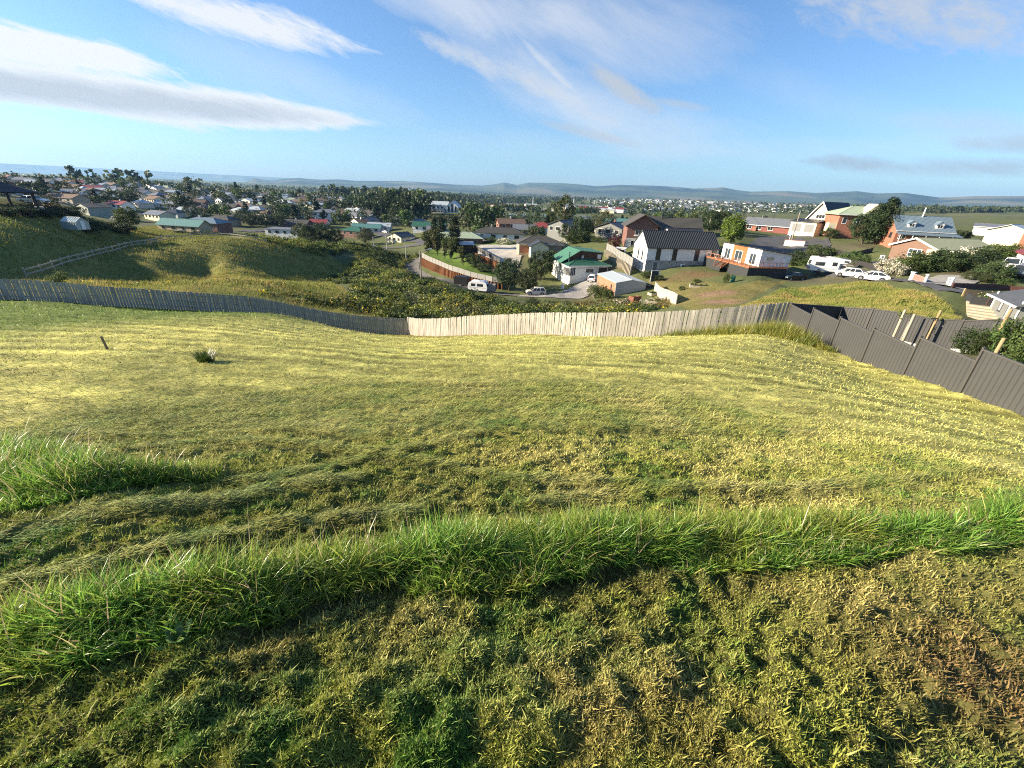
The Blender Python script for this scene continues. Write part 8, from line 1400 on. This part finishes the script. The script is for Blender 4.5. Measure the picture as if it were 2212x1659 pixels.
for k in range(9):
    a = k*0.7; tilt = 0.5+0.5*random.random(); L_ = 0.06+0.03*random.random(); w_ = 0.02; bs = np.array((0.01*math.cos(a), 0.01*math.sin(a), 0.02)); d_ = np.array((math.cos(a)*math.sin(tilt), math.sin(a)*math.sin(tilt), math.cos(tilt))); s_ = np.array((-math.sin(a), math.cos(a), 0)); lv += [bs, bs+d_*L_*0.4+s_*w_, bs+d_*L_*0.8+s_*w_*0.7, bs+d_*L_, bs+d_*L_*0.8-s_*w_*0.7, bs+d_*L_*0.4-s_*w_]
child(o, 'leaves', npmesh('leaves', np.array(lv), np.arange(54), np.full(9, 6), grassm, np.tile(np.array((0.16, 0.26, 0.09)), (54, 1))))
# timber steps and planters by the grey house
p0 = gnd(*atm(2090, 690, 44)[:2]); o = empty('garden_steps', p0, R_(-40), 'wide pale timber steps climbing beside the dark grey house', 'steps')
for k in range(7): b = MB(); b.box(0, 4.4, k*.8, k*.8+.76, -.6, -.15+.16*k); child(o, 'step', b.mesh('step', ptimb))
o = empty('planter_wall', gnd(*atm(2088, 668, 47)[:2]), R_(-35), 'dark timber planter above the pale garden steps', 'planter'); b = MB(); b.box(0, 5, 0, .12, -.6, 1.0); child(o, 'front_panel', b.mesh('front_panel', dkdeck)); b = MB(); b.box(0, .12, .13, 2.5, -.6, 1.0); child(o, 'side_panel', b.mesh('side_panel', dkdeck)); b = MB()
for x in (1.2, 2.5, 3.8): b.box(x-.06, x+.06, -.03, -.003, -.6, 1.05)
child(o, 'batten', b.mesh('batten', dkwall)); pts = [(rng.uniform(.3, 4.7), rng.uniform(.4, 2), 1.0) for _ in range(14)]; child(o, 'plants', clumps_mesh('plants', pts, [.3]*14, 26, .09, MD, alt=(.7, .68, .5), alt_p=.15))
bar_fence([tuple(atm(*q))[:2] for q in ((2072, 652, 50.5), (2100, 652, 50), (2130, 660, 47))], 1.0, 'orange timber slat fence above the dark planter', raw, 2.2, name='slat_fence', pale=0.2)
# concrete kerb under the back fence
kp, _ = resamp(bf[2:], 1.0); k_ = MB()
for (x, y), (x1, y1) in zip(kp[:-1], kp[1:]):
    z = float(gz(np.array([x]), np.array([y]))[0]); z1 = float(gz(np.array([x1]), np.array([y1]))[0]); k_.bar((x+.02, y-.1, z+.06), (x1+.02, y1-.1, z1+.06), .1, .24)
tag(link('kerb', k_.mesh('kerb', conc)), 'pale concrete kerb at the foot of the back fence', 'kerb', kind='structure')
# overhead wires
T_ = lambda o, dz: o.location+Vector((0, 0, dz))
_pl = {o['label']: o for o in bpy.data.objects if o.name.startswith(('utility_pole', 'street_lamp')) and 'label' in o}
def _top(lb): o = _pl[lb]; return o.location+Vector((0, 0, max(c.location.z+max(v.co.z for v in c.data.vertices) for c in KIDS[o])-.2))
a_, b_ = _top('tall pole rising behind the red brick house'), _top('pole beside the dark trees by the modern grey house')
wire(a_, a_+Vector((60, 70, 3)), 1.0, 'power line running right from the tall pole behind the brick house'); wire(_top('pole in front of the steep roofed chalet'), _top('bare pole standing by the white wall at the turning circle'), .8, 'power line between the chalet pole and the bare pole'); wire(b_, a_, 2.0, 'power line running from the dark trees to the tall pole')
# ------------------------------------------------------------------ labels of repeats: counted from the left of the picture
for base, L in RANK.items():
    if len(L) == 1: continue
    ok_ = sorted(L, key=lambda q: q[0])
    for i, (u, o) in enumerate(ok_): o['label'] = f'{base}, {ordinal(i+1)} from the left'
# ------------------------------------------------------------------ air
b = MB(); b.box(-13000, 13000, -800, 13000, -60, 520)
hm_ = bpy.data.materials.new('air'); hm_.use_nodes = True; ht = hm_.node_tree; ht.nodes.clear(); ho = ht.nodes.new('ShaderNodeOutputMaterial'); pvn = ht.nodes.new('ShaderNodeVolumePrincipled'); pvn.inputs['Color'].default_value = (0.30, 0.58, 1.0, 1); pvn.inputs['Density'].default_value = 5.6e-5; pvn.inputs['Anisotropy'].default_value = 0.15; ht.links.new(pvn.outputs[0], ho.inputs['Volume'])
tag(link('haze', b.mesh('haze', hm_)), 'thin blue haze over the far country', 'haze', kind='stuff')
